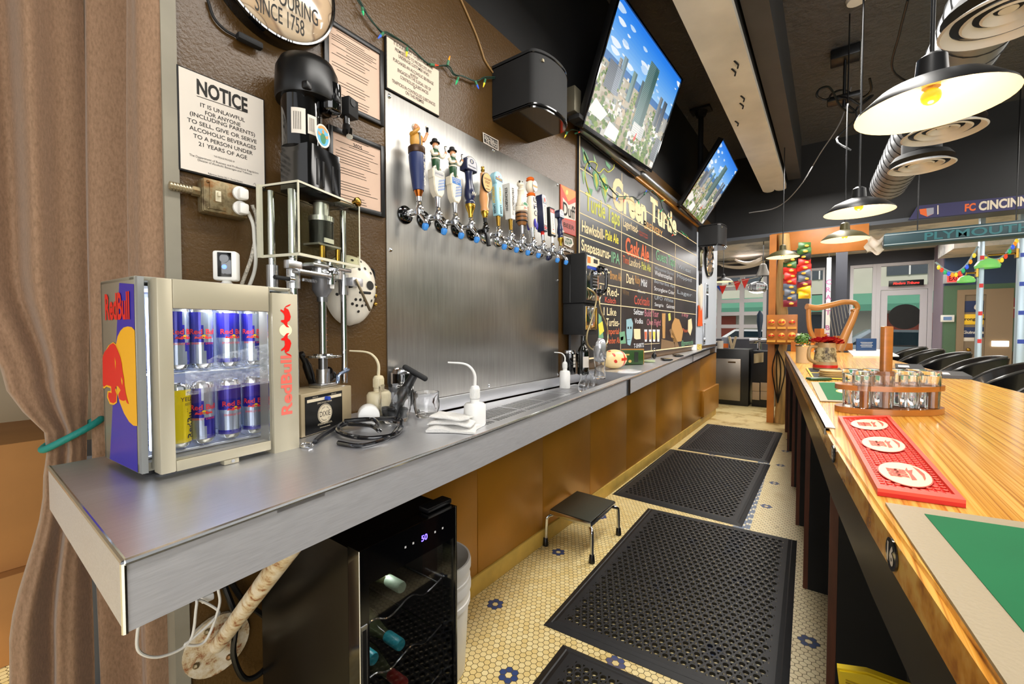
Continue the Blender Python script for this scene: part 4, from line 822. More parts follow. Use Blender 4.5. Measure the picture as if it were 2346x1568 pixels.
# ================================================================== things on the counter
def on_counter(name, label, cat, px, py, rz=0, group=None): p = onc(px, py); return thing(name, label, cat, (p.x, p.y, zc(p.y) + .0008), rz, group)
def in_tray(name, label, cat, px, py, rz=0, group=None): p = onz(px, py, zt); return thing(name, label, cat, (p.x, p.y, zt + .0006), rz, group)
HDPE = mat('milky_plastic', '#e4e3df', .35, sub=.0); HDPEY = mat('yellowed_plastic', '#cfc3a2', .4)
def wash_bottle(t, r, h, m_, spout_dir, sl):
    mb = MB(m_); mb.lathe([(r * .92, 0), (r, .006), (r, h * .88), (r * .85, h * .97), (r * .42, h), (r * .42, h + .012)], None, 28); mb.build('bottle', t)
    mb = MB(m_); hc = h + .013
    mb.lathe([(r * .44, hc), (r * .44, hc + .034), (r * .36, hc + .040), (.008, hc + .042), (0, hc + .042)], None, 24)
    for i in range(24): a = i * pi / 12; mb.box((r * .44 * cos(a), r * .44 * sin(a), hc + .017), (.0018, .0018, .028), None, T=None)
    mb.build('cap', t)
    mb = MB(m_); d = Vector((cos(spout_dir), sin(spout_dir), 0)); P_ = [Vector((0, 0, hc + .042)), Vector((0, 0, hc + .042 + sl * .45)), d * sl * .18 + Vector((0, 0, hc + .042 + sl * .78)), d * sl * .5 + Vector((0, 0, hc + .042 + sl * .95)), d * sl * 1.15 + Vector((0, 0, hc + .042 + sl * 1.0))]
    mb.tube(P_, [.0055, .0025], None, 8, 5); mb.build('spout', t)
LFT = pi + YAW + .05         # toward the left of the photo
t = on_counter('wash_bottle', 'yellowed squeeze wash bottle with bent spout, beside the sealing machine', 'bottle', 868, 962); wash_bottle(t, .040, .098, HDPEY, LFT, .085); 
t = on_counter('wash_bottle', 'white squeeze wash bottle behind the folded towel at the near end of the drip tray', 'bottle', 1088, 975); wash_bottle(t, .0355, .074, HDPE, LFT, .075)
t = in_tray('wash_bottle', 'white squeeze wash bottle standing far along the drip tray by the carafes', 'bottle', 1294, 890); wash_bottle(t, .034, .115, HDPE, LFT, .06)
for o in list(C.objects):
    if o.name.startswith('wash_bottle'): tag(o, group='squeeze wash bottles')
# beer glass mugs
def dimple(t, r, h, seg=30):
    mb = MB(GLASS); pr_ = [(0, .004), (r * .72, 0), (r * .80, .006), (r * .98, h * .35), (r, h * .62), (r * .93, h * .72), (r * .95, h), (r * .95 - .003, h), (r * .90 - .003, h * .72), (r * .95 - .004, h * .6), (r * .78 - .003, .014), (0, .012)]
    vs = []; fs = []
    for rr, z in pr_:
        for k_ in range(seg):
            a = 2 * pi * k_ / seg; q_ = rr
            if h * .08 < z < h * .66 and rr > r * .8: q_ = rr * (1 - .05 * abs(sin(a * 5)))
            vs.append((q_ * cos(a), q_ * sin(a), z))
    for i in range(len(pr_) - 1):
        for k_ in range(seg): fs.append((i * seg + k_, i * seg + (k_ + 1) % seg, (i + 1) * seg + (k_ + 1) % seg, (i + 1) * seg + k_))
    mb.add(vs, fs); return mb
t = on_counter('beer_glass', 'large clear dimpled glass holding a black wine pump and stoppers', 'glass', 905, 966); dimple(t, .055, .122).build('glass', t); gl1 = t
t = on_counter('beer_glass', 'short empty clear glass between the wine pump glass and the drip tray', 'glass', 977, 955); dimple(t, .0475, .088).build('glass', t)
g_ = gl1.location
t = thing('wine_pump', 'black T-handled vacuum wine pump standing in the dimpled glass', 'pump', (g_.x, g_.y, g_.z + .016), YAW, tilt=(0, radians(30)))
mb = MB(BLACK); mb.lathe([(.016, .0), (.021, .01), (.020, .10), (.017, .104), (.0145, .135), (.0145, .155)], None, 20, T=TR(-.014, 0, 0)); mb.build('barrel', t)
mb = MB(BLACKM); mb.box((-.014, 0, .163), (.095, .020, .018), None, .008, seg=3); mb.build('handle', t)
for i, (x, y) in enumerate(((.026, .012), (-.02, -.024), (.012, -.022))):
    tag(MB(BLACKM).lathe([(.011, 0), (.012, .004), (.010, .012), (.013, .02), (.015, .026), (.012, .032), (0, .033)], None, 14).build('bottle_stopper', loc=(g_.x + x, g_.y + y, g_.z + .016 + .002 * i)), 'black rubber bottle stopper lying in the dimpled glass', 'stopper', 'stoppers in the glass')
# white funnel cup lying on its side
p = onc(838, 974); t = thing('plastic_bottle', 'milky plastic bottle lying with its round base toward the room, beside the machine', 'bottle', (p.x + .01, p.y + .004, zc(p.y) + .0345), pi / 2 - .55)
MILK = mat('milky_base', '#e2e1de', .35, sub=.1); mb = MB(MILK); mb.lathe([(0, 0), (.026, 0), (.032, .003), (.034, .010), (.034, .045), (.028, .055), (.014, .060), (.014, .068)], None, 30, T=RX(-pi / 2) @ TR(0, 0, -.03)); mb.build('bottle', t)
# tall black can
def tallcan(t, r, h, label_fn=None, side='left'):
    mb = MB(BLACKG); mb.lathe([(r * .85, .002), (r, .010), (r, h * .85), (r * .98, h * .88)], None, 32)
    if label_fn: label_fn(mb)
    mb.build('can_body', t); mb = MB(CHROME); mb.lathe([(r * .98, h * .885), (r * .84, h * .97), (r * .86, h), (r * .80, h), (r * .78, h * .98), (0, h * .98)], None, 32); mb.build('can_lid', t)
p = onc(880, 925); p.x = max(p.x, XW + .06); t = thing('tall_can', 'tall black beverage can reading THE CROW standing against the wall behind the wash bottle', 'can', (p.x, p.y, zc(p.y) + .001), YAW + .2)
def lf(mb):
    r = .045 + .0005; wp = lambda u, v_, z: (r * sin(u / r), -r * cos(u / r), z + v_)
    mb.text('THE', .012, (0, 0, 0), WHITE, bold=.02, warp=lambda u, v_: wp(u + .008, v_, .098)); mb.text('CROW', .020, (0, 0, 0), WHITE, bold=.02, warp=lambda u, v_: wp(u + .02, v_, .078))
    mb.grid(lambda u, v_: wp(-.068 + .026 * u, .05 * v_, .088), 5, 1, PAPER)
tallcan(t, .045, .152, lf)
# coiled black strap and keys
p = onc(805, 1008); t = thing('coiled_strap', 'coiled glossy black strap with metal key ring beside the machine base', 'strap', (p.x, p.y, zc(p.y) + .0008), 0)
STRP = mat('black_vinyl', '#0c0c10', .15, coat=.7); TIs = Matrix.Translation(-t.location); mb = MB(STRP, TIs)
def cpt(px, py, dz): q_ = onc(px, py); return q_ + Vector((0, 0, dz))
for i, pts in enumerate([[(780, 985, .012), (840, 975, .022), (905, 972, .020), (922, 985, .016), (900, 1005, .010), (830, 1012, .010), (775, 1000, .014), (790, 985, .022), (850, 983, .030), (915, 980, .026), (920, 992, .018)], [(775, 1020, .006), (830, 1026, .005), (890, 1008, .006), (912, 990, .012)], [(800, 990, .024), (850, 994, .024), (870, 1000, .016), (855, 985, .032), (790, 985, .028)]]):
    mb.tube([cpt(*q_) for q_ in pts], .0065, None, 8, 6)
mb.build('strap', t)
mb = MB(mat('braided_black', '#15151a', .3, var=.6, vs=200), TIs); mb.tube([cpt(*q_) for q_ in [(800, 980, .016), (770, 990, .014), (740, 1005, .010), (722, 1018, .007)]], .007, None, 8, 5); mb.build('braid', t)
mb = MB(CHROME, TIs); P_ = [cpt(703 + 15 * cos(i * pi / 8), 1024 + 5 * sin(i * pi / 8), .004) for i in range(16)]; mb.tube(P_, .0025, None, 6, closed=True); mb.tube([cpt(712, 1021, .005), cpt(730, 1012, .008)], .003, None, 6); mb.build('key_ring', t)
# folded towel
p = onc(1040, 985); t = thing('folded_towel', 'folded grey-white bar towel near the counter edge before the drip tray', 'towel', (p.x, p.y, zc(p.y) + .0008), YAW - .15)
m, k, b = custom('terry_cloth'); v = k.coord('Object'); b.inputs['Base Color'].default_value = lin('#d6d4cf'); b.inputs['Roughness'].default_value = .9; k.l.new(k.bump(k.noise(v, 260, 2), .8, .003), b.inputs['Normal']); TERRY = m
def layer(x0, x1, y0, y1, z0, th, sd):
    r = random.Random(sd); a1, a2, a3 = r.random() * 6, r.random() * 6, r.random() * 6
    def top(u, v_, s_):
        w_ = .003 * sin(u * 5 + a1) + .003 * sin(v_ * 6 + a2) + .0015 * sin(u * 11 + v_ * 7 + a3); e_ = min(1, 6 * min(u, 1 - u), 6 * min(v_, 1 - v_)); e_ = sqrt(max(0, e_))
        return (x0 + (x1 - x0) * u + .004 * sin(v_ * 7 + a1), y0 + (y1 - y0) * v_ + .004 * sin(u * 6 + a2), max(.0005, z0 + th / 2 + s_ * (th / 2) * (.25 + .75 * e_) + w_))
    mb = MB(TERRY); n1, n2 = 24, 18; mb.grid(lambda u, v_: top(u, v_, 1), n1, n2); mb.grid(lambda u, v_: top(u, v_, -1) if z0 > .002 else (top(u, v_, 1)[0], top(u, v_, 1)[1], .0005), n1, n2)
    b_ = [(i / n1, 0) for i in range(n1)] + [(1, j / n2) for j in range(n2)] + [(1 - i / n1, 1) for i in range(n1)] + [(0, 1 - j / n2) for j in range(n2)]
    lo = lambda u, v_: top(u, v_, -1) if z0 > .002 else (top(u, v_, 1)[0], top(u, v_, 1)[1], .0005)
    vs = [top(u, v_, 1) for u, v_ in b_] + [lo(u, v_) for u, v_ in b_]; n = len(b_); mb.add(vs, [(i, (i + 1) % n, n + (i + 1) % n, n + i) for i in range(n)]); return mb
layer(-.075, .075, -.050, .055, 0, .016, 1).build('bottom_fold', t); layer(-.070, .066, -.040, .056, .018, .014, 2).build('middle_fold', t); layer(-.072, .055, -.035, .055, .033, .012, 4).build('top_fold', t)
# ================================================================== beer taps
FIG = lambda: None
VEST = mat('painted_green_vest', '#1f4a2a', .35); ROBE = mat('painted_ochre_robe', '#c58f36', .4); HAIRW = mat('painted_white_hair', '#e0dccf', .4); TAPW = mat('tap_white', '#e6dcc6', .3); SKYB = mat('tap_sky_blue', '#9ccbd6', .3); TAPB = mat('tap_blue', '#2b6fb8', .35); PLUGB = mat('plug_blue', '#3f8fe0', .4); COPPER = mat('copper', '#b86a30', .25, 1); WOODT = mat('tap_wood', '#d69a63', .25, coat=.5); PURP = mat('tap_purple', '#3d36a8', .35); COLLAR = mat('brown_collar', '#4a3322', .35, .4)
def lathe_part(t, name, prof, m_, T=None, seg=24, extra=None):
    mb = MB(m_); mb.lathe(prof, None, seg, T=T)
    if extra: extra(mb)
    return mb.build(name, t)
def figurine(t, z, hat):
    """little painted man raising a glass; body one mesh, hat and glass as further parts"""
    mb = MB(VEST if hat else ROBE)
    if hat:
        mb.lathe([(.013, z - .002), (.017, z + .02), (.018, z + .045), (.017, z + .05)], VEST, 14); mb.lathe([(.017, z + .05), (.021, z + .065), (.019, z + .085), (.010, z + .095)], VEST, 14, sy=.8)
        mb.lathe([(.019, z + .047), (.0195, z + .053), (.017, z + .054)], TAPW, 14)
        for s_ in (-1, 1): mb.sph((s_ * .019, -.002, z + .079), .0085, TAPW, seg=8)
        mb.tube([(-.020, 0, z + .08), (-.022, -.012, z + .062), (-.006, -.02, z + .066)], [.0085, .006], TAPW, 8, 3); mb.sph((-.004, -.021, z + .067), .006, SKIN, seg=8)
        mb.tube([(.02, 0, z + .08), (.034, -.008, z + .066), (.046, -.014, z + .084)], [.008, .0055], TAPW, 8, 3); mb.sph((.047, -.015, z + .088), .006, SKIN, seg=8)
        hz = z + .108
    else:
        mb.lathe([(.026, z), (.029, z + .02), (.027, z + .045), (.018, z + .058), (.009, z + .064)], ROBE, 16, sy=.75); mb.box((.002, -.020, z + .028), (.008, .004, .055), BLACK)
        for s_ in (-1, 1): mb.sph((s_ * .022, -.002, z + .046), .011, ROBE, seg=8)
        mb.tube([(-.024, 0, z + .045), (-.022, -.016, z + .05), (-.006, -.022, z + .066)], [.009, .006], ROBE, 8, 3); mb.sph((-.004, -.022, z + .07), .007, SKIN, seg=8)
        mb.tube([(.024, 0, z + .045), (.032, -.010, z + .036), (.044, -.016, z + .062)], [.009, .006], SKIN, 8, 3); mb.sph((.045, -.017, z + .066), .007, SKIN, seg=8)
        hz = z + .080
    mb.sph((0, -.002, hz), (.0125, .0135, .0155), SKIN, seg=14); mb.sph((0, -.0165, hz - .001), (.003, .004, .004), SKIN, seg=8)
    for s_ in (-1, 1): mb.sph((s_ * .0125, -.001, hz), .003, SKIN, seg=6); mb.sph((s_ * .005, -.0145, hz + .004), .0014, INK, seg=6)
    mb.build('figurine', t)
    mb = MB(HAIRW)
    if hat: mb.sph((0, -.008, hz - .010), (.012, .010, .011), HAIRW, seg=12); mb.box((0, -.0155, hz - .0055), (.012, .004, .003), HAIRW, .001)
    else: mb.sph((-.001, .003, hz + .003), (.0140, .0130, .0145), HAIRW, seg=12)
    mb.build('beard' if hat else 'hair', t)
    if hat: lathe_part(t, 'hat', [(.021, hz + .010), (.0215, hz + .012), (.0135, hz + .013), (.012, hz + .026), (.010, hz + .029), (0, hz + .029)], BLACKM, seg=18)
    gx, gy, gz = (.048, -.015, z + .094) if hat else (.046, -.018, z + .073)
    mb = MB(GLASS if hat else BLACKG); mb.lathe([(.0045, 0), (.0065, .018), (.0065, .022), (0, .022)], None, 12, T=TR(gx, gy, gz))
    if not hat: mb.lathe([(.0068, .018), (.0068, .0235), (0, .024)], HAIRW, 12, T=TR(gx, gy, gz))
    mb.build('raised_glass', t)
def blade_text(t, s, m_, pos, h, w, parent_name, bold=.01):
    mb = MB(m_); mb.text(s, h, (0, 0, 0), m_, T=Matrix.Translation(pos) @ RY(pi / 2), w=w, bold=bold); mb.build(parent_name, t)
def h_blue(t, z):
    lathe_part(t, 'ferrule', [(.010, z), (.012, z + .018)], CHROME); lathe_part(t, 'copper_tip', [(.011, z + .018), (.019, z + .042)], COPPER)
    lathe_part(t, 'handle', [(.0215, z + .043), (.024, z + .06), (.031, z + .13), (.0335, z + .18), (.032, z + .190), (0, z + .191)], mat('tap_deep_blue', '#22305e', .4))
    lathe_part(t, 'collar', [(.032, z + .191), (.0345, z + .194), (.0345, z + .216), (.030, z + .220), (0, z + .22)], COLLAR); figurine(t, z + .218, False)
    mb = MB(TAPW); mb.text('St. Bernardus', .014, (0, 0, 0), None, w=.125, bold=.012, warp=lambda u, v_: (.0335 * sin(.35 + v_ / .031) * (.92 + .1 * (-u)), -.0345 * cos(.35 + v_ / .031) * (.98 - u * 1.0), z + .122 - u)); mb.build('lettering', t)
def h_shield(t, z, lab):
    lathe_part(t, 'ferrule', [(.009, z), (.010, z + .02), (.013, z + .045)], CHROME)
    mb = MB(TAPW); sh = [(-.012, z + .042), (.012, z + .042), (.026, z + .062), (.030, z + .09), (.030, z + .115), (.034, z + .118), (.034, z + .152), (-.034, z + .152), (-.034, z + .118), (-.030, z + .115), (-.030, z + .09), (-.026, z + .062)]
    mb.prism(sh, -.017, .017, bev=.003); mb.build('handle', t)
    mb = MB(TAPB)
    for i in range(5):
        for j in range(4): x = -.012 + i * .008 + j * .002; zz = z + .062 + j * .013 + i * .003; mb.flat([(x, zz), (x + .004, zz), (x + .0085, zz + .011), (x + .0045, zz + .011)], -.0178)
    if lab: mb.flat([(-.026, z + .121), (.028, z + .121), (.028, z + .149), (-.026, z + .149)], -.0178); [mb.text(s_, .006, (.001, -.0182, z + .143 - .008 * i), TAPW) for i, s_ in enumerate(('BITBURGER', 'BAVARIAN', 'PILS'))]
    else: mb.flat([(-.026, z + .123), (.028, z + .123), (.028, z + .147), (-.026, z + .147)], -.0178, mat('tap_grey', '#b9b6b4', .4)); mb.text('Jahrhundert', .010, (.001, -.0182, z + .135), mat('tap_grey_ink', '#5d6470', .5), w=.05)
    mb.build('shield_print', t)
    mb = MB(TAPW); mb.prism([(.030 * cos(a) * .85, z + .153 + .022 * sin(a)) for a in [i * pi / 12 for i in range(13)]], -.012, -.004); mb.text('AYINGER', .008, (0, -.0125, z + .160), INK, w=.036, bold=.02); mb.build('name_arch', t); figurine(t, z + .153, True)
def h_turned(t, z, sc=1.0):
    lathe_part(t, 'brass_base', [(.010 * sc, z), (.012 * sc, z + .02 * sc), (.022 * sc, z + .045 * sc), (.024 * sc, z + .052 * sc), (.024 * sc, z + .06 * sc)], GOLD)
    lathe_part(t, 'handle', [(.022 * sc, z + .0605 * sc), (.024 * sc, z + .07 * sc), (.019 * sc, z + .08 * sc), (.026 * sc, z + .10 * sc), (.024 * sc, z + .13 * sc), (.017 * sc, z + .165 * sc), (.018 * sc, z + .20 * sc), (.02 * sc, z + .21 * sc), (0, z + .211 * sc)], NAVY)
    mb = MB(NAVY); P_ = [(-.038 * sc, z + .212 * sc), (.038 * sc, z + .212 * sc), (.038 * sc, z + .245 * sc)] + [(.038 * sc * cos(a), z + .245 * sc + .034 * sc * sin(a)) for a in [i * pi / 10 for i in range(1, 11)]]
    mb.prism(P_, -.022 * sc, .022 * sc, bev=.003 * sc); mb.build('crest', t)
    mb = MB(mat('crest_grey', '#b9b8bd', .35)); mb.flat([(x * .82, z + .245 * sc + (zz - z - .245 * sc) * .82) for x, zz in P_], -.0226 * sc); mb.flat(ell(0, z + .253 * sc, .014 * sc, .011 * sc, 20), -.023 * sc, NAVY); mb.text('B', .013 * sc, (0, -.0234 * sc, z + .253 * sc), TAPW, bold=.02); mb.text('Weihenstephan', .008 * sc, (0, -.023 * sc, z + .229 * sc), NAVY, w=.05 * sc, bold=.01)
    for i in range(9): a = pi * (.2 + .6 * i / 8); mb.box((.034 * sc * cos(a), -.0224 * sc, z + .245 * sc + .031 * sc * sin(a)), (.003 * sc, .001, .004 * sc), TAPW)
    mb.build('crest_print', t)
    mb = MB(TAPW)
    for i in range(10): x = -.012 + .003 * i; mb.box((x * sc, -.0258 * sc, z + (.098 + .012 * abs(sin(i * 2.3))) * sc), (.0022 * sc, .001, .008 * sc))
    mb.build('lettering', t)
def h_wood(t, z):
    lathe_part(t, 'black_ferrule', [(.008, z - .01), (.010, z + .02)], BLACK); lathe_part(t, 'brass_base', [(.010, z + .02), (.019, z + .045), (.017, z + .052)], GOLD)
    lathe_part(t, 'handle', [(.019, z + .052), (.021, z + .06), (.018, z + .07), (.024, z + .11), (.019, z + .16), (.016, z + .2), (.014, z + .235), (.008, z + .24)], WOODT); lathe_part(t, 'finial', [(.006, z + .24), (.010, z + .25), (.007, z + .258), (.009, z + .266), (0, z + .27)], BRASS)
    mb = MB(INK); e_ = ell(0, z + .185, .036, .046, 32); mb.prism(e_, -.026, -.018, BLACK); mb.flat([(x * .94, z + .185 + (zz - z - .185) * .95) for x, zz in e_], -.0265, mat('oval_tan', '#d8a860', .4))
    for i, (s_, h) in enumerate((('CHOCOLATE', .010), ('STOUT', .012), ('Organic', .005), ('BREWERY', .005))): mb.text(s_, h, (0, -.027, z + .20 - .016 * i), INK, w=[.052, .036, .02, .03][i], bold=.01)
    mb.build('oval_badge', t)
def h_paddle(t, z):
    lathe_part(t, 'ferrule', [(.009, z), (.012, z + .05)], BRASS)
    P_ = [(-.020, z + .05), (.020, z + .05), (.028, z + .19), (.026, z + .20)] + [(.034 * cos(a), z + .235 + .036 * sin(a)) for a in [radians(d) for d in range(-50, 231, 14)]] + [(-.026, z + .20), (-.028, z + .19)]
    mb = MB(SKYB); mb.prism(P_, -.017, .017, bev=.003); mb.build('handle', t)
    mb = MB(YELLOW)
    for sgn, tt in ((0, RY(pi / 2)), (1, RZ(-pi / 2) @ RY(pi / 2))):
        T_ = Matrix.Translation((.004, -.0178, z + .15)) @ tt if not sgn else Matrix.Translation((-.0292, 0, z + .15)) @ tt
        mb.text('WEEKDAY', .015, (0, 0, 0), YELLOW, T=T_, w=.085, bold=.02, shear=.2); T2 = Matrix.Translation((.004, -.0178, z + .08)) @ tt if not sgn else Matrix.Translation((-.0248, 0, z + .08)) @ tt
        mb.text('LAGER', .013, (0, 0, 0), INK, T=T2, w=.045, bold=.02)
    mb.flat([(-.028, z + .225), (.028, z + .221), (.028, z + .238), (-.028, z + .242)], -.0176, NAVY); mb.text('WEEKDAY', .008, (0, -.018, z + .232), YELLOW, w=.046, bold=.01); mb.flat([(-.006, z + .242), (.006, z + .242), (0, z + .252)], -.0176, RED); mb.build('paddle_print', t)
def h_square(t, z):
    lathe_part(t, 'ferrule', [(.009, z), (.011, z + .055)], BRASS)
    mb = MB(mat('tap_square_white', '#ddd8cf', .35)); b0, b1 = .018, .024; z0, z1 = z + .055, z + .235
    mb.add([(-b0, -b0, z0), (b0, -b0, z0), (b0, b0, z0), (-b0, b0, z0), (-b1, -b1, z1), (b1, -b1, z1), (b1, b1, z1), (-b1, b1, z1), (0, 0, z1 + .012)], [(3, 2, 1, 0), (0, 1, 5, 4), (1, 2, 6, 5), (2, 3, 7, 6), (3, 0, 4, 7), (4, 5, 8), (5, 6, 8), (6, 7, 8), (7, 4, 8)]); mb.build('handle', t)
    mb = MB(INK); mb.text('STRONGBOW', .016, (0, 0, 0), INK, T=Matrix.Translation((.001, -.0248, z + .155)) @ RY(pi / 2) , w=.12, bold=.02); mb.text('STRONGBOW', .016, (0, 0, 0), INK, T=Matrix.Translation((-.0248, .001, z + .155)) @ RZ(-pi / 2) @ RY(pi / 2), w=.12, bold=.02)
    for dx in (-.004, .004): mb.box((dx, -.0205, z + .085), (.002, .003, .018), mat('tap_grey', '#b9b6b4', .4))
    mb.build('lettering', t)
def h_barrel(t, z):
    lathe_part(t, 'ferrule', [(.008, z), (.011, z + .045)], CHROME)
    lathe_part(t, 'barrel', [(.020, z + .045), (.029, z + .065), (.032, z + .085), (.030, z + .115), (0, z + .116)], mat('barrel_wood', '#8a5a2c', .4))
    for q_ in (.062, .083, .104): lathe_part(t, 'hoop', [(.0295, z + q_), (.033, z + q_ + .002), (.033, z + q_ + .006), (.0295, z + q_ + .008)], BLACK)
    lathe_part(t, 'ring', [(.031, z + .116), (.035, z + .12), (.035, z + .14), (.030, z + .145), (0, z + .145)], TAPW)
    mb = MB(GREEN); mb.prism([(.026 * cos(a), z + .145 + .022 * sin(a)) for a in [i * pi / 10 for i in range(11)]], -.03, -.022, TAPW); mb.flat([(.022 * cos(a), z + .147 + .016 * sin(a)) for a in [i * pi / 10 for i in range(11)]], -.0305); mb.text('BRUTE', .010, (-.004, -.036, z + .130), RED, bold=.02, w=.035); mb.build('badge', t)
    mb = MB(TAPW); mb.tube([(0, 0, z + .145), (.004, 0, z + .185), (.006, -.002, z + .215), (-.004, -.008, z + .245), (-.022, -.016, z + .268)], [.026, .023, .022, .021, .020, .014, .010], None, 14, 5)
    mb.sph((-.012, -.010, z + .262), (.022, .018, .018), None, seg=14); mb.sph((.012, .006, z + .238), (.012, .006, .016), None, seg=10); mb.build('animal_figure', t)
    mb = MB(INK); mb.sph((-.034, -.022, z + .268), .006, seg=8); mb.sph((-.016, -.027, z + .270), .003, seg=8); mb.sph((.0, -.023, z + .236), .003, seg=8); mb.build('face_marks', t)
def h_rocket(t, z):
    lathe_part(t, 'ferrule', [(.009, z), (.012, z + .02), (.018, z + .05)], CHROME)
    lathe_part(t, 'handle', [(.020, z + .05), (.028, z + .085), (.031, z + .14), (.029, z + .19), (.022, z + .225), (0, z + .226)], TAPW)
    lathe_part(t, 'orange_ring', [(.021, z + .226), (.026, z + .23), (.021, z + .235), (.025, z + .24), (.018, z + .245), (0, z + .245)], ORANGE)
    mb = MB(TAPW); mb.sph((0, 0, z + .28), (.032, .028, .038)); mb.build('globe', t); lathe_part(t, 'orange_cap', [(.018, z + .314), (.024, z + .318), (.018, z + .323), (.022, z + .328), (.014, z + .334), (0, z + .335)], ORANGE)
    mb = MB(NAVY); e_ = ell(.004, z + .28, .024, .031, 28); mb.flat(e_, -.0285); mb.flat([(-.018, z + .272), (.026, z + .272), (.026, z + .284), (-.018, z + .284)], -.029, mat('tap_orange_band', '#d98a34', .4)); mb.text('UFO', .012, (.004, -.0293, z + .296), TAPW, bold=.02)
    for i, ch in enumerate('UFO'): mb.text(ch, .030, (0, 0, 0), NAVY, w=.026, bold=.0, warp=lambda u, v_, i=i: (.0315 * sin(u / .031 - .15), -.0315 * cos(u / .031 - .15) * 1.01, z + .20 - .037 * i + v_))
    mb.build('lettering', t)
    for a in (-.5, 1.3, 2.9): mb = MB(PURP); mb.sph((.033 * sin(a), -.033 * cos(a), z + .07), (.008, .008, .026), seg=10); mb.build('fin', t)
def h_slab(t, z):
    lathe_part(t, 'ferrule', [(.008, z), (.010, z + .03)], CHROME); lathe_part(t, 'red_band', [(.0105, z + .03), (.0105, z + .048)], RED)
    mb = MB(NAVY); mb.prism([(-.02, z + .048), (.02, z + .048), (.026, z + .245), (.018, z + .258), (-.018, z + .258), (-.026, z + .245)], -.022, .022, bev=.002); mb.build('handle', t)
    mb = MB(TAPW); mb.flat([(-.015, z + .085), (.017, z + .085), (.021, z + .205), (-.019, z + .205)], -.0226); mb.text('BODDINGTONS', .010, (0, 0, 0), INK, T=Matrix.Translation((.002, -.023, z + .145)) @ RY(pi / 2), w=.105, bold=.015); mb.flat(ell(.004, z + .23, .013, .017, 20), -.0226); mb.flat(ell(.004, z + .23, .010, .014, 20), -.023, RED); mb.flat([(-.015, z + .054), (.016, z + .054), (.017, z + .082), (-.015, z + .082)], -.0226, TAPW); mb.flat([(-.015, z + .065), (.016, z + .065), (.016, z + .071), (-.015, z + .071)], -.023, RED); mb.flat([(-.003, z + .054), (.003, z + .054), (.003, z + .082), (-.003, z + .082)], -.023, RED)
    for q_ in ((-.014, .056, -.004, .064), (.005, .056, .015, .064), (-.014, .072, -.004, .080), (.005, .072, .015, .080)): mb.flat([(q_[0], z + q_[1]), (q_[2], z + q_[1]), (q_[2], z + q_[3]), (q_[0], z + q_[3])], -.023, NAVY)
    mb.build('slab_print', t)
def h_frame(t, z):
    lathe_part(t, 'ferrule', [(.008, z), (.009, z + .04)], WHITE)
    mb = MB(BLACKM); mb.box((0, 0, z + .125), (.062, .022, .17), bev=.002); mb.build('handle', t)
    mb = MB(TAPW); mb.box((0, -.0115, z + .125), (.046, .001, .150)); mb.text('SANGRIA', .012, (0, 0, 0), INK, T=Matrix.Translation((0, -.0124, z + .125)) @ RY(pi / 2), w=.075); mb.flat([(-.023, z + .178), (.023, z + .178), (.023, z + .2), (-.023, z + .2)], -.0123, RED); mb.text('Eli\'s', .010, (0, -.0127, z + .189), TAPW); mb.flat([(-.010, z + .085), (0, z + .073), (.010, z + .085), (.004, z + .083), (-.004, z + .083)], -.0123, RED); mb.flat([(-.018, z + .053), (.018, z + .053), (.018, z + .06), (-.018, z + .06)], -.0123, mat('tap_orange_band', '#d98a34', .4)); mb.build('label', t)
TAPS = [(h_blue, 'beer tap with tall blue handle topped by a white haired man in yellow'), (lambda t, z: h_shield(t, z, False), 'beer tap with white shield handle, hatted man figurine and grey label, second from left'), (lambda t, z: h_shield(t, z, True), 'beer tap with white shield handle, hatted man figurine and blue label, third from left'), (h_turned, 'beer tap with large navy turned handle and grey arched crest, fourth from left'), (h_wood, 'beer tap with pale wooden handle and oval chocolate stout badge'), (h_paddle, 'beer tap with light blue paddle handle and yellow lettering'), (h_square, 'beer tap with square white handle lettered downward in black'), (h_barrel, 'beer tap with white animal figure on a little wooden barrel'), (h_rocket, 'beer tap with white rocket handle, orange rings and purple fins'), (h_slab, 'beer tap with narrow navy slab handle with a flag at its foot'), (h_frame, 'beer tap with black framed sangria handle'), (lambda t, z: h_turned(t, z, .8), 'beer tap with small navy turned handle, beside the orange poster')]
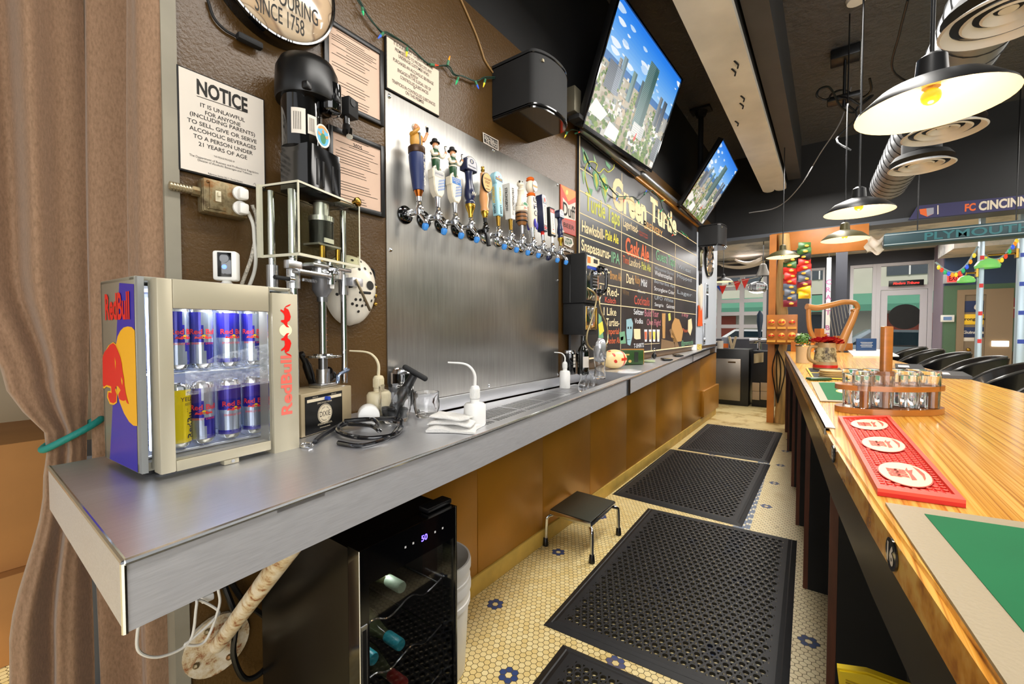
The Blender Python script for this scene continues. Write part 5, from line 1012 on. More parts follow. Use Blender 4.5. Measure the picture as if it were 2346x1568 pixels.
for i, (fn, lab) in enumerate(TAPS):
    y = 1.174 + .1035 * i; t = wall_thing('beer_tap', lab, 'beer tap', y, 1.826, 'beer taps on the steel panel', off=.007); st_ = i == 4
    lathe_part(t, 'flange', [(0, 0), (.038, 0), (.037, .006), (.028, .012), (.018, .014), (.0, .014)], BLACKG if i < 5 else CHROME, T=RX(pi / 2))
    mb = MB(CHROME if not st_ else BLACKG); mb.cyl((0, -.014, 0), (0, -.075, 0), .012, None, 16); mb.cyl((0, -.03, 0), (0, -.045, 0), .016, None, 8)
    mb.lathe([(.0, -.022), (.014, -.018), (.017, 0), (.014, .016), (.010, .022), (.012, .028), (.009, .034)], None, 18, T=TR(0, -.09, .005)); mb.sph((.0, -.105, .010), .008, None, seg=10)
    if st_: mb.tube([(0, -.092, -.01), (0, -.10, -.03), (.0, -.11, -.075)], .011, BLACK, 12, 4)
    else: mb.tube([(0, -.092, -.010), (0, -.105, -.022), (0, -.122, -.04), (0, -.127, -.055)], [.010, .0085], None, 12, 4)
    mb.build('faucet', t)
    if not st_: lathe_part(t, 'spout_plug', [(.0, -.03), (.010, -.026), (.014, -.012), (.012, -.002), (.0, 0)], PLUGB if i != 9 else NAVY, T=Matrix.Translation((0, -.128, -.053)) @ RX(.35), seg=14)
    hz = .040
    n0 = len(t.children); fn(t, hz)
    # handles lean a little back toward the wall
    for ch in t.children[n0:] if False else [c_ for c_ in t.children if c_.name.split('.')[0] not in ('flange', 'faucet', 'spout_plug')]:
        ch.location = (0, -.090, 0); ch.rotation_euler.x = -.06

# small stickers and posters
def flat_sign(name, label, px, m_, th=.003, off=.002, cat='sticker', texts=(), polys=(), bev=.0):
    ps = [wq(*p, off + th) for p in px]; cy2 = sum(p.y for p in ps) / len(ps); cz2 = sum(p.z for p in ps) / len(ps)
    t = wall_thing(name, label, cat, cy2, cz2, off=off); mb = MB(m_); P_ = [(p.y - cy2, p.z - cz2) for p in ps]; mb.prism(P_, -th, 0)
    for k_, (m2, pts) in enumerate(polys): ppoly(mb, t, pts, m2, th + .0006 + .0003 * k_)
    for s_, a, c, h_, m2 in texts: ptext(mb, t, s_, a, c, h_, m2, off=th + .002, bold=.015)
    mb.build('print', t); return t
flat_sign('sticker', 'black and white sticker reading spaceballs the fridge, on the top edge of the steel panel', [(1106.5, 303), (1142, 322), (1142, 346), (1108, 327)], PAPER, .002, .007, texts=[('SPACEBALLS', (1110, 313.5), (1139, 328.5), 8, PAPER), ('THE FRIDGE', (1112, 321), (1139, 336.5), 8, PAPER)], polys=[(INK, [(1108.5, 306), (1140, 323), (1140, 343), (1109.5, 325)])])
zz = (1060, 340, .1786)
flat_sign('poster', 'red and orange beer poster reading Duff beside the last tap', [(1284, 422), (1319, 439), (1319, 542), (1285, 530)], mat('poster_red', '#d8391c', .5), cat='poster', polys=[(mat('poster_gold', '#c98a34', .5), [(1284.5, 423), (1318.5, 439.5), (1318.5, 452), (1302, 462)]), (YELLOW, [(1299 + 2.6 * cos(a), 441 + 5.5 * sin(a)) for a in [i * pi / 6 for i in range(12)]]), (PAPER, [(1289, 452), (1303, 470), (1318.5, 464), (1318.5, 506), (1289.5, 499)]), (mat('poster_rose', '#a84a44', .5), [(1285.5, 501), (1318.5, 508), (1318.5, 541), (1286, 529)])], texts=[('Duff', (1290, 478), (1318, 489), 30, INK), ('BEER', (1291, 514), (1316, 524), 10, INK)])
flat_sign('sticker', 'cut-out white outlined sticker below the orange poster', [(1292, 541), (1311, 547), (1314, 560), (1308, 568), (1293, 561)], PAPER, .002, polys=[(VEST, [(1294, 544), (1309, 549), (1311, 558), (1306, 564), (1295, 559)])], texts=[('Rock', (1295, 549), (1308, 553), 8, PAPER), ('& Dead', (1296, 557), (1309, 561), 6, PAPER)])
flat_sign('sticker', 'small black sticker with white script just above the pay phone', [(1288, 565), (1316, 574), (1316, 582), (1290, 574)], INK, .002, texts=[('Cheapo', (1291, 570), (1314, 577), 8, PAPER)])

# ================================================================== black corner speakers
def speaker(lab, y0, y1, z0, z1, x_):
    t = thing('wall_speaker', lab, 'speaker', (XW, (y0 + y1) / 2, z0), 0, 'wall speakers'); Ti = Matrix.Translation(-t.location)
    n = 14; ym = (y0 + y1) / 2; hw = (y1 - y0) / 2; pl = [(XW + .002, y0), (x_ - .07, y0)] + [(x_ - .07 + .07 * sin(pi * i / n), ym - hw * cos(pi * i / n)) for i in range(1, n)] + [(x_ - .07, y1), (XW + .002, y1)]
    mb = MB(BLACKM, Ti); mb.zprism([(XW + (x - XW) * .98, ym + (y - ym) * .97) for x, y in pl], z0, z0 + .012, BLACKG); mb.zprism(pl, z0 + .012, z1); mb.build('cabinet', t)
    mb = MB(BLACKG, Ti); mb.zprism([(x + (.003 if x > XW + .05 else 0), y) for x, y in pl], z0 + .014, z0 + .02); mb.zprism([(x + (.003 if x > XW + .05 else 0), y) for x, y in pl], z1 - .02, z1 - .014); mb.build('trim_bead', t)
    mb = MB(mat('speaker_logo', '#c9c2a8', .3, .8), Ti); mb.box((x_ - .02, y0 + .05, z1 - .05), (.01, .015, .012)); mb.build('badge', t)
speaker('large black wall speaker above the middle of the steel panel', 1.757, 2.10, 2.44, 2.72, -1.13)
a = wq(1591, 560); c = wq(1642, 520); speaker('black wall speaker above the pale end panel at the far end of the chalkboard', 6.12, 6.55, 2.45, 2.74, -1.12)

# ================================================================== chalkboard menu
CB0, CB1, CZ0, CZ1 = 2.693, 6.02, 1.122, 2.72
bd = wall_thing('chalkboard', 'large black chalkboard beer menu headed Green Turtle with coloured chalk lettering', 'chalkboard', (CB0 + CB1) / 2, (CZ0 + CZ1) / 2, off=.001)
bw_, bh_ = CB1 - CB0, CZ1 - CZ0
m, k, b = custom('chalkboard_slate'); v = k.coord('Object', (1, 1, 1)); n = k.noise(v, 2.2, 5, .6)
k.l.new(k.ramp(n, [(.35, lin('#1c1d20')), (.7, lin('#35373c'))]), b.inputs['Base Color']); b.inputs['Roughness'].default_value = .33
mb = MB(m); mb.box((0, -.008, 0), (bw_, .015, bh_)); mb.build('slate', bd)
mb = MB(mat('ochre_trim', '#c28a3a', .4))
x0 = onl(bd, 1400, 370, 1, -.03).x; mb.box(((x0 + bw_ / 2) / 2, -.02, bh_ / 2 - .005), (bw_ / 2 - x0, .038, .03), bev=.003); mb.build('top_rail', bd)
CH = {n_: mat('chalk_' + n_, h_, .8) for n_, h_ in dict(cream='#e8d3a6', yellow='#ded24a', lime='#c4c65a', orange='#d0643a', ochre='#b88a50', green='#6fa07c', red='#b8503c', pink='#b8707c', white='#d6d8dc', grey='#9aa3ad', blue='#8fb4bd', brown='#7c6040', leaf='#8fb08a').items()}
OF = .0165
def ln(mb, a, c, w_, m_):
    p, q_ = onl(bd, *a, 1, -OF), onl(bd, *c, 1, -OF); mb.tube([p, q_], w_, m_, 4)
mb = MB(CH['cream'])
dz = (onl(bd, 1324, 382, 1, -OF).z - onl(bd, 1324, 537, 1, -OF).z) / 3; zr = [onl(bd, 1324, 382, 1, -OF).z - dz * i for i in range(7)]
for z in zr: mb.box((0, -OF, z), (bw_ - .02, .001, .007))
for px in (1424, 1495, 1548): x = onl(bd, px, 500, 1, -OF).x; zt_ = bh_ / 2 - .06 if px < 1500 else zr[1]; zb_ = -bh_ / 2 + .01; mb.box((x, -OF, (zt_ + zb_) / 2), (.007, .001, zt_ - zb_))
mb.box((-bw_ / 2 + .008, -OF, 0), (.010, .001, bh_ - .02)); mb.box((0, -OF, -bh_ / 2 + .012), (bw_ - .02, .002, .012))
mb.build('ruled_lines', bd)
mb = MB(CH['cream'])
def ct_(s_, a, c, h_, m_, b_=.006, o=.0004): ptext(mb, bd, s_, a, c, h_, CH[m_], off=OF + o, bold=b_)
ct_('Green', (1403, 450), (1481, 477), 62, 'cream', .05); ct_('Turtle', (1490, 480), (1550, 516), 48, 'cream', .04)
ct_('BREWERY', (1476, 514), (1518, 538), 17, 'ochre', .02)
mb.build('title_lettering', bd); mb = MB(CH['yellow'])
for q_ in [('Turtle Taps', (1342, 465), (1420, 509), 38, 'lime', .02), ('Hawksbill-', (1333, 521), (1385, 536), 25, 'cream', .02), ('Pale Ale', (1387, 539), (1417, 548), 21, 'yellow', .02), ('Snapasaurus-', (1332, 566), (1399, 586), 24, 'cream', .02), ('IPA', (1401, 588), (1420, 595), 24, 'green', .02), ('Tasty-', (1352, 612), (1397, 626), 22, 'cream', .015), ('Brown Ale', (1398, 629), (1424, 637), 19, 'ochre', .02), ('Little Red-', (1352, 662), (1418, 671), 20, 'cream', .01), ('Kolsch', (1386, 687), (1411, 690), 13, 'red', .02), ('I Like', (1383, 713), (1412, 716), 18, 'cream', .01), ('Turtles-', (1389, 737), (1419, 741), 18, 'cream', .01), ('Imperial', (1390, 761), (1418, 762), 14, 'orange', .01), ('Amber Ale', (1392, 780), (1421, 781), 14, 'orange', .01),
           ('Lagerhead-', (1428, 514), (1462, 528), 18, 'cream', .01), ('American', (1464, 531), (1484, 538), 5, 'red', 0), ('Light Lager', (1464, 538), (1485, 545), 5, 'red', 0), ('Cask Ale', (1433, 563), (1487, 584), 36, 'orange', .03), ('Tims', (1427, 594), (1441, 598), 18, 'orange', .0), ('Landlord-', (1442, 600), (1468, 607), 18, 'cream', .0), ('Pale Ale', (1470, 609), (1491, 615), 17, 'lime', .01), ('Dark', (1435, 638), (1453, 642), 21, 'cream', .01), ('Ruby', (1455, 643), (1467, 646), 18, 'ochre', .01), ('Mild', (1469, 647), (1482, 650), 17, 'white', .01), ('Classic', (1461, 667), (1478, 670), 6, 'white', 0), ('Cocktails', (1453, 687), (1488, 692), 20, 'red', .01), ('Wine', (1426, 668), (1441, 671), 14, 'brown', .0), ('Seltzer', (1452, 713), (1475, 717), 13, 'white', .01), ('Vodka', (1454, 735), (1473, 737), 12, 'white', .01), ('Build Your', (1477, 716), (1509, 721), 16, 'pink', .01), ('Own Flight!', (1482, 739), (1514, 743), 14, 'pink', .01), ('T-SHIRTS', (1452, 792), (1475, 792), 10, 'white', .01),
           ('Guest Taps', (1503, 588), (1547, 604), 22, 'green', .01), ('Warsteiner Dunkel', (1500, 616), (1543, 626), 7, 'grey', 0), ('Weihenstephan', (1500, 629), (1540, 637), 11, 'white', 0), ('Bernardus Abt', (1499, 646), (1546, 655), 8, 'grey', 0), ('Strongbow Cider', (1499, 664), (1545, 671), 9, 'white', 0), ('UFO White', (1500, 683), (1542, 688), 9, 'grey', 0), ('Sangria', (1500, 699), (1520, 701), 8, 'white', 0), ('Guinness', (1527, 702), (1546, 703), 9, 'white', 0), ('Lager', (1552, 672), (1585, 676), 9, 'grey', 0), ('Wheat', (1553, 612), (1583, 620), 9, 'grey', 0), ('Hopped', (1552, 636), (1584, 641), 9, 'grey', 0), ('Tiny', (1560, 722), (1577, 724), 9, 'pink', .01), ('Pours', (1564, 757), (1578, 758), 9, 'orange', .01), ('@greenturtle', (1561, 786), (1588, 787), 11, 'green', .01)]: ct_(*q_)
mb.build('menu_lettering', bd)
mb = MB(CH['leaf'])
Z3 = (1320, 320, .1913); Z4 = (1370, 420, .255)
for i, p in enumerate([[(65, 85), (120, 160), (150, 230), (130, 275), (100, 290), (80, 240), (85, 180)], [(205, 165), (240, 260), (222, 280), (212, 230)], [(350, 245), (415, 320), (400, 360), (360, 310)], [(70, 390), (105, 370), (100, 490), (90, 540)], [(195, 400), (220, 360), (270, 420), (275, 540), (245, 620), (215, 530)], [(285, 450), (320, 400), (365, 460), (385, 560), (355, 770), (310, 640)], [(140, 570), (200, 600), (185, 670), (150, 640)]]): ppoly(mb, bd, p, CH['leaf' if i % 2 else 'green'], OF + .0006, zoom=Z3)
for i, p in enumerate([[(215, 420), (240, 400), (262, 520), (246, 590)], [(305, 470), (340, 450), (366, 570), (350, 700)], [(90, 150), (130, 230), (105, 260)]]): ppoly(mb, bd, p, CH['lime'], OF + .0010, zoom=Z3)
mb.tube([onl(bd, 1320 + .1913 * x, 320 + .1913 * y, 1, -OF) for x, y in [(165, 660), (120, 500), (105, 370), (140, 280), (200, 265), (250, 300), (235, 370), (280, 400), (330, 350), (380, 390), (440, 350), (455, 300)]], .005, CH['lime'], 5, 5); mb.build('hop_vine_drawing', bd)
mb = MB(CH['cream'])
for i, x in enumerate((415, 455, 490, 527)): ppoly(mb, bd, [(x, 1315), (x + 28, 1315), (x + 24, 1425), (x + 6, 1425)], CH['white'], OF + .0006, zoom=Z4); ppoly(mb, bd, [(x + 3, 1335), (x + 25, 1335), (x + 22, 1405), (x + 7, 1405)], CH[('orange', 'ochre', 'yellow', 'cream')[i]], OF + .0010, zoom=Z4)
ln(mb, (1476, 789), (1511, 787), .003, CH['cream'])
for c_, p in (('blue', [(255, 1225), (300, 1215), (315, 1260), (308, 1380), (290, 1460), (265, 1450), (255, 1350)]), ('cream', [(322, 1310), (380, 1310), (383, 1400), (345, 1405), (325, 1395)]), ('ochre', [(575, 1170), (607, 1170), (603, 1395), (580, 1395)]), ('brown', [(570, 1400), (690, 1430), (690, 1490), (565, 1490)]), ('lime', [(630, 1175), (650, 1165), (655, 1230), (635, 1240)]), ('ochre', [(665, 1270), (690, 1210), (730, 1225), (765, 1330), (750, 1420), (690, 1430), (655, 1380)]), ('brown', [(640, 1320), (665, 1300), (735, 1480), (700, 1490)]), ('cream', [(810, 1230), (840, 1215), (848, 1300), (830, 1370), (808, 1330)]), ('green', [(192, 1340), (240, 1330), (252, 1440), (200, 1445)]), ('cream', [(202, 1385), (230, 1375), (225, 1410), (205, 1415)]), ('yellow', [(2, 1270), (40, 1240), (55, 1330), (15, 1370)]), ('green', [(5, 1170), (30, 1200), (50, 1390), (5, 1400)])): ppoly(mb, bd, p, CH[c_], OF + .0008 + .0002 * (c_ == 'yellow'), zoom=Z4)
for x, y in ((272, 1300), (295, 1300)): ppoly(mb, bd, [(x - 6, y - 10), (x + 6, y - 10), (x + 6, y + 10), (x - 6, y + 10)], INK, OF + .0012, zoom=Z4)
ln(mb, (1436, 779), (1444, 778), .002, INK)
mb.build('chalk_drawings', bd)

# ================================================================== pay phone
ph = wall_thing('pay_phone', 'old black wall pay phone with chrome front and metal cord between taps and chalkboard', 'telephone', 2.575, 1.315, off=.018)
mb = MB(BLACKM); w2, d2 = .215, .165
mb.box2((-w2 / 2, -d2, .205), (w2 / 2, 0, .525), bev=.006); mb.box2((-w2 / 2 + .006, -d2 + .015, 0), (w2 / 2 - .006, 0, .204), bev=.006); mb.box2((-w2 / 2 - .002, -.06, .21), (w2 / 2 + .002, -.056, .515), BLACKG); mb.build('housing', ph)
mb = MB(CHROME); mb.box2((-w2 / 2 + .012, -d2 - .004, .225), (w2 / 2 - .012, -d2 - .0005, .51), bev=.002); mb.build('face_plate', ph)
mb = MB(mat('phone_card', '#dccdaa', .5)); mb.box2((-w2 / 2 + .018, -d2 - .006, .445), (w2 / 2 - .02, -d2 - .0045, .505)); mb.box2((-w2 / 2 + .02, -d2 - .0075, .462), (-w2 / 2 + .06, -d2 - .006, .5), ORANGE); mb.box2((.0, -d2 - .0075, .47), (.06, -d2 - .006, .495), INK); mb.box2((-w2 / 2 + .02, -d2 - .006, .425), (.07, -d2 - .0045, .443), BLUE); mb.build('instruction_card', ph)
mb = MB(BLACKG); mb.box2((-.02, -d2 - .006, .31), (.06, -d2 - .0045, .40)); mb.build('dial_plate', ph)
for r_ in range(4):
    for c2 in range(3): MB(STEELG).box((-.002 + c2 * .022, -d2 - .009, .385 - r_ * .02), (.015, .005, .013), bev=.002).build('key_button', ph)
mb = MB(CHROME); mb.box2((-.08, -d2 + .010, .03), (.085, -d2 + .0145, .185), bev=.003); mb.build('coin_box_door', ph)
mb = MB(BRASS); mb.tube([(-.075, -d2 + .008, .035), (.08, -d2 + .008, .035), (.08, -d2 + .008, .18), (-.075, -d2 + .008, .18)], .003, None, 6, closed=True); mb.cyl((0, -d2 + .010, .10), (0, -d2 + .004, .10), .01, BLACK, 10); mb.build('coin_box_trim', ph)
mb = MB(BLACKG); hx = .062; mb.tube([(hx, -d2 - .035, .435), (hx, -d2 - .062, .42), (hx, -d2 - .068, .36), (hx, -d2 - .062, .30), (hx, -d2 - .035, .28)], [.016, .013, .011, .011, .013, .016], None, 12, 6)
mb.lathe([(.024, 0), (.026, .012), (.018, .028), (0, .03)], None, 18, T=Matrix.Translation((hx, -d2 - .012, .435)) @ RX(pi / 2)); mb.lathe([(.024, 0), (.026, .012), (.018, .028), (0, .03)], None, 18, T=Matrix.Translation((hx, -d2 - .012, .28)) @ RX(pi / 2)); mb.build('handset', ph)
mb = MB(CHROME); mb.box((hx, -d2 - .010, .405), (.06, .018, .025), bev=.003); mb.build('hook', ph)
mb = MB(mat('armoured_cord', '#b8a77c', .3, .9)); PL = [onl(ph, x, y, 1, yv) for x, y, yv in [(1345, 660, -d2 - .01), (1362, 672, -d2 - .03), (1366, 690, -d2 - .04), (1356, 730, -d2 - .04), (1345, 765, -d2 - .045), (1346, 788, -d2 - .05), (1358, 801, -d2 - .05), (1376, 801, -d2 - .05), (1391, 785, -d2 - .05), (1391, 750, -d2 - .05), (1378, 715, -d2 - .05), (1373, 690, -d2 - .045)]]; PL.append(Vector((hx, -d2 - .03, .262)))
mb.tube(PL, .0055, None, 8, 6); mb.build('armoured_cord', ph)
mb = MB(mat('phone_backplate', '#55585c', .4, .5)); mb.box2((-.02, -.0165 + .0, -.13), (.12, .0, -.002)); mb.build('back_plate', ph)

# ================================================================== televisions
def make_pic():
    """the same aerial city view on both screens, in u,v units of the screen"""
    r = random.Random(11); out = []
    def E(n_, h_): return mat('screen_' + n_, h_, .4, emit=1.0)
    hz = .60
    for i in range(14): a, c = hz + (1 - hz) * i / 14, hz + (1 - hz) * (i + 1) / 14; f_ = i / 13; out.append((E('sky%d' % i, '#%02x%02x%02x' % (int(150 - 118 * f_), int(196 - 74 * f_), int(236 - 8 * f_))), [(0, a), (1, a), (1, c), (0, c)], 0))
    out.append((E('sea', '#3f74ad'), [(0, hz - .06), (1, hz - .06), (1, hz + .012), (0, hz + .012)], 1)); out.append((E('land', '#b3a994'), [(0, 0), (1, 0), (1, hz - .05), (0, hz - .05)], 1))
    for i in range(26):
        x, y = r.random(), hz + .05 + r.random() ** 1.5 * .3; w_ = .03 + r.random() * .09
        out.append((E('cloud%d' % (i % 2), ('#dfe8f2', '#b8d2ee')[i % 2]), [(x + w_ * .5 * cos(a) * (1 + .2 * sin(3 * a)), y + w_ * .22 * sin(a)) for a in [j * pi / 7 for j in range(14)]], 1))
    cols = ['#d8d2c2', '#a8a294', '#e6e0d2', '#8f9690', '#bfa98c', '#c9c4ba', '#77808a', '#ece8e0', '#9c8f7a']
    for i in range(240):
        y = (hz - .05) * (1 - (i / 240)) ** 1.0; s_ = .018 + .055 * (1 - y / hz); x = r.random(); h_ = s_ * (.5 + r.random() * .7)
        out.append((E('bld%d' % (i % 9), cols[i % 9]), [(x, y), (x + s_, y), (x + s_, y + h_), (x, y + h_)], 2 + i * .01))
        if i % 2: out.append((E('bsh%d' % (i % 3), ('#5c5f5c', '#70685c', '#4c565c')[i % 3]), [(x, y), (x + s_ * .35, y), (x + s_ * .35, y + h_ * .7), (x, y + h_ * .7)], 2.005 + i * .01))
    gc = ['#5c7a34', '#46682c', '#7c9446']
    for i in range(420):
        y = (hz - .08) * (1 - i / 420) ** 1.2; f_ = 1 - y / hz
        x = r.choice([.44 + .02 * r.random() - .1 * f_ * .3 + r.choice((-.03, .035)) * f_ * 1.6, .72 + .05 * r.random() + .05 * f_, r.random() * .32, .55 + .35 * r.random()]) ; s_ = .008 + .02 * f_ * r.random()
        out.append((E('tree%d' % (i % 3), gc[i % 3]), [(x + s_ * cos(a), y + s_ * 1.1 * sin(a)) for a in [j * pi / 3 for j in range(6)]], 4.5 + i * .001))
    out.append((E('road', '#a89c86'), [(.385, 0), (.445, 0), (.463, .42), (.455, .42)], 4.4))
    def tower(x, y, w_, h_, c1, c2, nl=24):
        z_ = 6 + (.6 - y); out.append((E('tw' + c1[1:], c1), [(x, y), (x + w_, y), (x + w_, y + h_), (x, y + h_)], z_)); out.append((E('tw' + c2[1:], c2), [(x + w_ * .62, y), (x + w_, y), (x + w_, y + h_ * .97), (x + w_ * .62, y + h_)], z_ + .001))
        for i in range(nl): yy = y + h_ * (i + .5) / nl; out.append((E('twl', '#31474c'), [(x + w_ * .05, yy), (x + w_ * .95, yy), (x + w_ * .95, yy + h_ * .008 + .001), (x + w_ * .05, yy + h_ * .008 + .001)], z_ + .002))
    tower(.50, .26, .145, .60, '#6c8f8c', '#3f6a66', 40); tower(.34, .40, .055, .26, '#7fa09c', '#4a6e70'); tower(.20, .43, .05, .26, '#8fa6ac', '#5c7884'); tower(.07, .36, .15, .22, '#5d6672', '#8a93a0', 14); tower(.16, .45, .035, .2, '#a09c94', '#77736c', 10); tower(.47, .42, .04, .24, '#50646c', '#3a4a54', 20); tower(.77, .40, .05, .29, '#8c9296', '#5f6a74'); tower(.845, .37, .06, .32, '#566272', '#394454'); tower(.80, .40, .04, .2, '#6a7480', '#4c5662', 14); tower(.52, .18, .17, .12, '#d6d6d0', '#c4c4c0', 6); tower(.90, .08, .12, .25, '#6c7278', '#9aa0a4', 12); tower(.93, .42, .07, .12, '#a8a6a0', '#8a8884', 8)
    out.append((E('rooft', '#e8e4da'), [(.0, .12), (.15, .10), (.2, .19), (.04, .24)], 5.5)); out.append((E('rooft2', '#f0eee8'), [(.22, .02), (.37, .02), (.38, .13), (.24, .15)], 5.5)); out.append((E('marker', '#e8301c'), [(.59, .13), (.575, .17), (.585, .17), (.595, .22), (.605, .22), (.602, .17), (.612, .17)], 9))
    return out
PIC = make_pic()
def tv(lab, BL, BR, TR_, TL, name='television'):
    ux = (BR - BL).normalized(); h_ = ((TL - BL) + (TR_ - BR)) / 2; uz = (h_ - ux * h_.dot(ux)).normalized(); uy = uz.cross(ux); w_ = (BR - BL).length; hh = h_.length; o_ = BL
    t = bpy.data.objects.new(name, None); C.objects.link(t); M3 = Matrix((ux, uy, uz)).transposed().to_4x4(); M3.translation = o_ + ux * w_ / 2; t.matrix_world = M3; t.location = M3.translation; t.rotation_euler = M3.to_euler(); tag(t, lab, 'television', 'televisions above the back counter')
    mb = MB(BLACK); e_ = .012
    mb.box2((-w_ / 2 - e_, .0, -e_ - .01), (w_ / 2 + e_, .045, hh + e_), bev=.004); mb.build('case', t)
    mb = MB(BLACKG); mb.box2((-w_ / 2 - e_, -.012, -e_ - .012), (w_ / 2 + e_, -.0005, 0)); mb.box2((-w_ / 2 - e_, -.012, hh), (w_ / 2 + e_, -.0005, hh + e_)); mb.box2((-w_ / 2 - e_, -.012, 0), (-w_ / 2, -.0005, hh)); mb.box2((w_ / 2, -.012, 0), (w_ / 2 + e_, -.0005, hh)); mb.build('bezel', t)
    mb = MB(None)
    for k_, (m_, pts, zo) in enumerate(sorted(PIC, key=lambda q_: q_[2])):
        cl = [(min(1, max(0, x)), min(1, max(0, y))) for x, y in pts]
        if len(set(cl)) < 3: continue
        mb.face([(-w_ / 2 + x * w_, -.0015 - .0000115 * k_ * .6, y * hh) for x, y in cl], m_)
    mb.build('screen', t, recalc=False)
    mb = MB(BLACKM); mb.box2((-.2, .046, hh * .3), (.2, .075, hh * .7), bev=.01); mb.build('rear_box', t)
    return t
def corners(x0, a, b_, c, d): BL = onx(*a, x0); BR = onx(*b_, x0); return BL, BR, ony(*c, BR.y), ony(*d, BL.y)
tv('large wall television with a city skyline, tilted over the near part of the chalkboard', *corners(-1.30, (1336, 283), (1491, 388), (1570, 193), (1418, -5)))
tv('smaller far television with the same city skyline, over the far end of the chalkboard', *corners(-1.30, (1562, 468), (1608, 514), (1686, 391), (1656, 315)))
# silver speaker bars under the screens
for i, (lab, a, c) in enumerate([('long silver sound bar under the near television', (1333, 290), (1462, 388)), ('silver sound bar between the two televisions', (1467, 393), (1553, 458)), ('short silver sound bar under the far television', (1558, 466), (1606, 514))]):
    p, q_ = onx(*a, -1.37), onx(*c, -1.37); mid = (p + q_) / 2; t = thing('sound_bar', lab, 'speaker', mid, 0, 'sound bars below the televisions'); L_ = q_.y - p.y
    mb = MB(mat('soundbar_silver', '#9a9c9f', .3, .8)); mb.box((0, 0, -.03), (.05, L_, .04), bev=.012); mb.build('bar', t); mb = MB(BLACKM); mb.box((-.031, 0, -.025), (.006, L_ + .02, .06)); mb.build('bracket', t)
# ceiling mount of the far screen
t = thing('tv_ceiling_mount', 'black ceiling pole mount behind the far television', 'mount', (-1.25, 5.44, CEIL - .001)); mb = MB(BLACKM); mb.box((0, 0, -.015), (.22, .16, .028), bev=.004); mb.lathe([(.05, -.09), (.07, -.03)], None, 14); mb.build('ceiling_plate', t); mb = MB(BLACKM); mb.cyl((0, 0, -.05), (0, 0, -.95), .03, None, 14); mb.build('pole', t)
# box bracket beside the near screen
p = onx(1310, 235, -1.36); t = thing('tv_wall_bracket', 'grey and black metal bracket at the near corner of the large television', 'bracket', p); mb = MB(mat('bracket_grey', '#6f6a5a', .4, .6)); mb.box((0, 0, 0), (.09, .09, .16), bev=.006); mb.build('arm', t); mb = MB(BLACKM); mb.box((.03, .02, -.11), (.08, .1, .03), bev=.004); mb.build('clamp', t)

# ================================================================== coloured fairy lights
WIREG = mat('fairy_wire', '#1c3a30', .5); SOCK = mat('bulb_socket', '#3f7a58', .45); BULB = {c_: mat('bulb_' + c_, h_, .15, emit=.5) for c_, h_ in dict(red='#e2452c', green='#2faa6a', blue='#3a62e0', orange='#f0922a', yellow='#e8c83a').items()}
def fairy(lab, pts, bulbs, off, r=.0028, sz=1.0):
    P_ = [onx(x, y, XW + off) for x, y in pts]; t = thing('fairy_lights', lab, 'string lights', P_[0], 0, 'strings of coloured fairy lights'); Ti = Matrix.Translation(-t.location)
    mb = MB(WIREG, Ti); mb.tube(P_, r, None, 6, 5); mb.tube([p + Vector((.004, .006 * sin(i * 2), .006 * cos(i * 1.7))) for i, p in enumerate(P_)], r, None, 6, 5); mb.build('wire', t)
    for px, py, dx, dy, c_ in bulbs:
        p = onx(px, py, XW + off + .006); q_ = onx(px + dx, py + dy, XW + off + .012); d = (q_ - p)
        mb = MB(SOCK, Ti); mb.cyl(p, p + d * .5, .0055 * sz, None, 8); o = mb.build('bulb', t); mb = MB(BULB[c_], Ti); mb.cyl(p + d * .5, p + d * .98, .005 * sz, None, 8, r2=.0018 * sz); mb.build('lamp_tip', o)
Z5 = lambda x, y: (860 + .2806 * x, 40 + .2806 * y)
fairy('green wired fairy lights draped along the brown wall above the steel panel', [(812, -12), (828, 14), (850, 45), (875, 76), (884, 77), (935, 105), (985, 148), (1023, 152), (1040, 172), (1060, 174), (1088, 185), (1110, 180), (1150, 178), (1165, 160)], [(830, 18, 3, 18, 'green'), (878, 76, -12, 12, 'blue'), (933, 110, -2, 20, 'yellow'), (985, 148, 20, 2, 'red'), (1025, 150, 6, -22, 'orange'), (1050, 178, -6, 16, 'green'), (1089, 186, 8, 18, 'blue'), (1112, 182, -5, 18, 'yellow'), (1147, 180, 8, 18, 'red'), (1167, 160, -2, -20, 'orange')], .018)
fairy('fairy lights looped over the top of the chalkboard', [(1337, 349), (1350, 378), (1368, 395), (1382, 420), (1393, 428), (1415, 449), (1432, 450), (1450, 452), (1462, 459), (1480, 442), (1493, 436), (1497, 440), (1512, 460), (1518, 478), (1530, 500), (1545, 535), (1560, 530), (1575, 540)], [(1350, 378, 2, 12, 'blue'), (1382, 420, 8, 16, 'green'), (1392, 428, -2, 12, 'yellow'), (1416, 449, -4, 12, 'blue'), (1432, 452, -3, 12, 'red'), (1462, 459, 2, 10, 'green'), (1476, 446, 6, -10, 'blue'), (1514, 461, 10, -3, 'yellow'), (1518, 480, -8, 8, 'green'), (1530, 502, 10, -4, 'orange'), (1545, 535, -6, 6, 'red'), (1560, 530, 8, 8, 'green'), (1570, 538, 8, 10, 'yellow')], .045, sz=1.3)
fairy('short tangle of fairy lights beside the large speaker', [(1276, 285), (1292, 286), (1290, 296), (1300, 304), (1308, 298), (1326, 300)], [(1292, 284, 6, -14, 'blue'), (1299, 304, -6, 12, 'yellow'), (1318, 306, 12, -4, 'red')], .03)
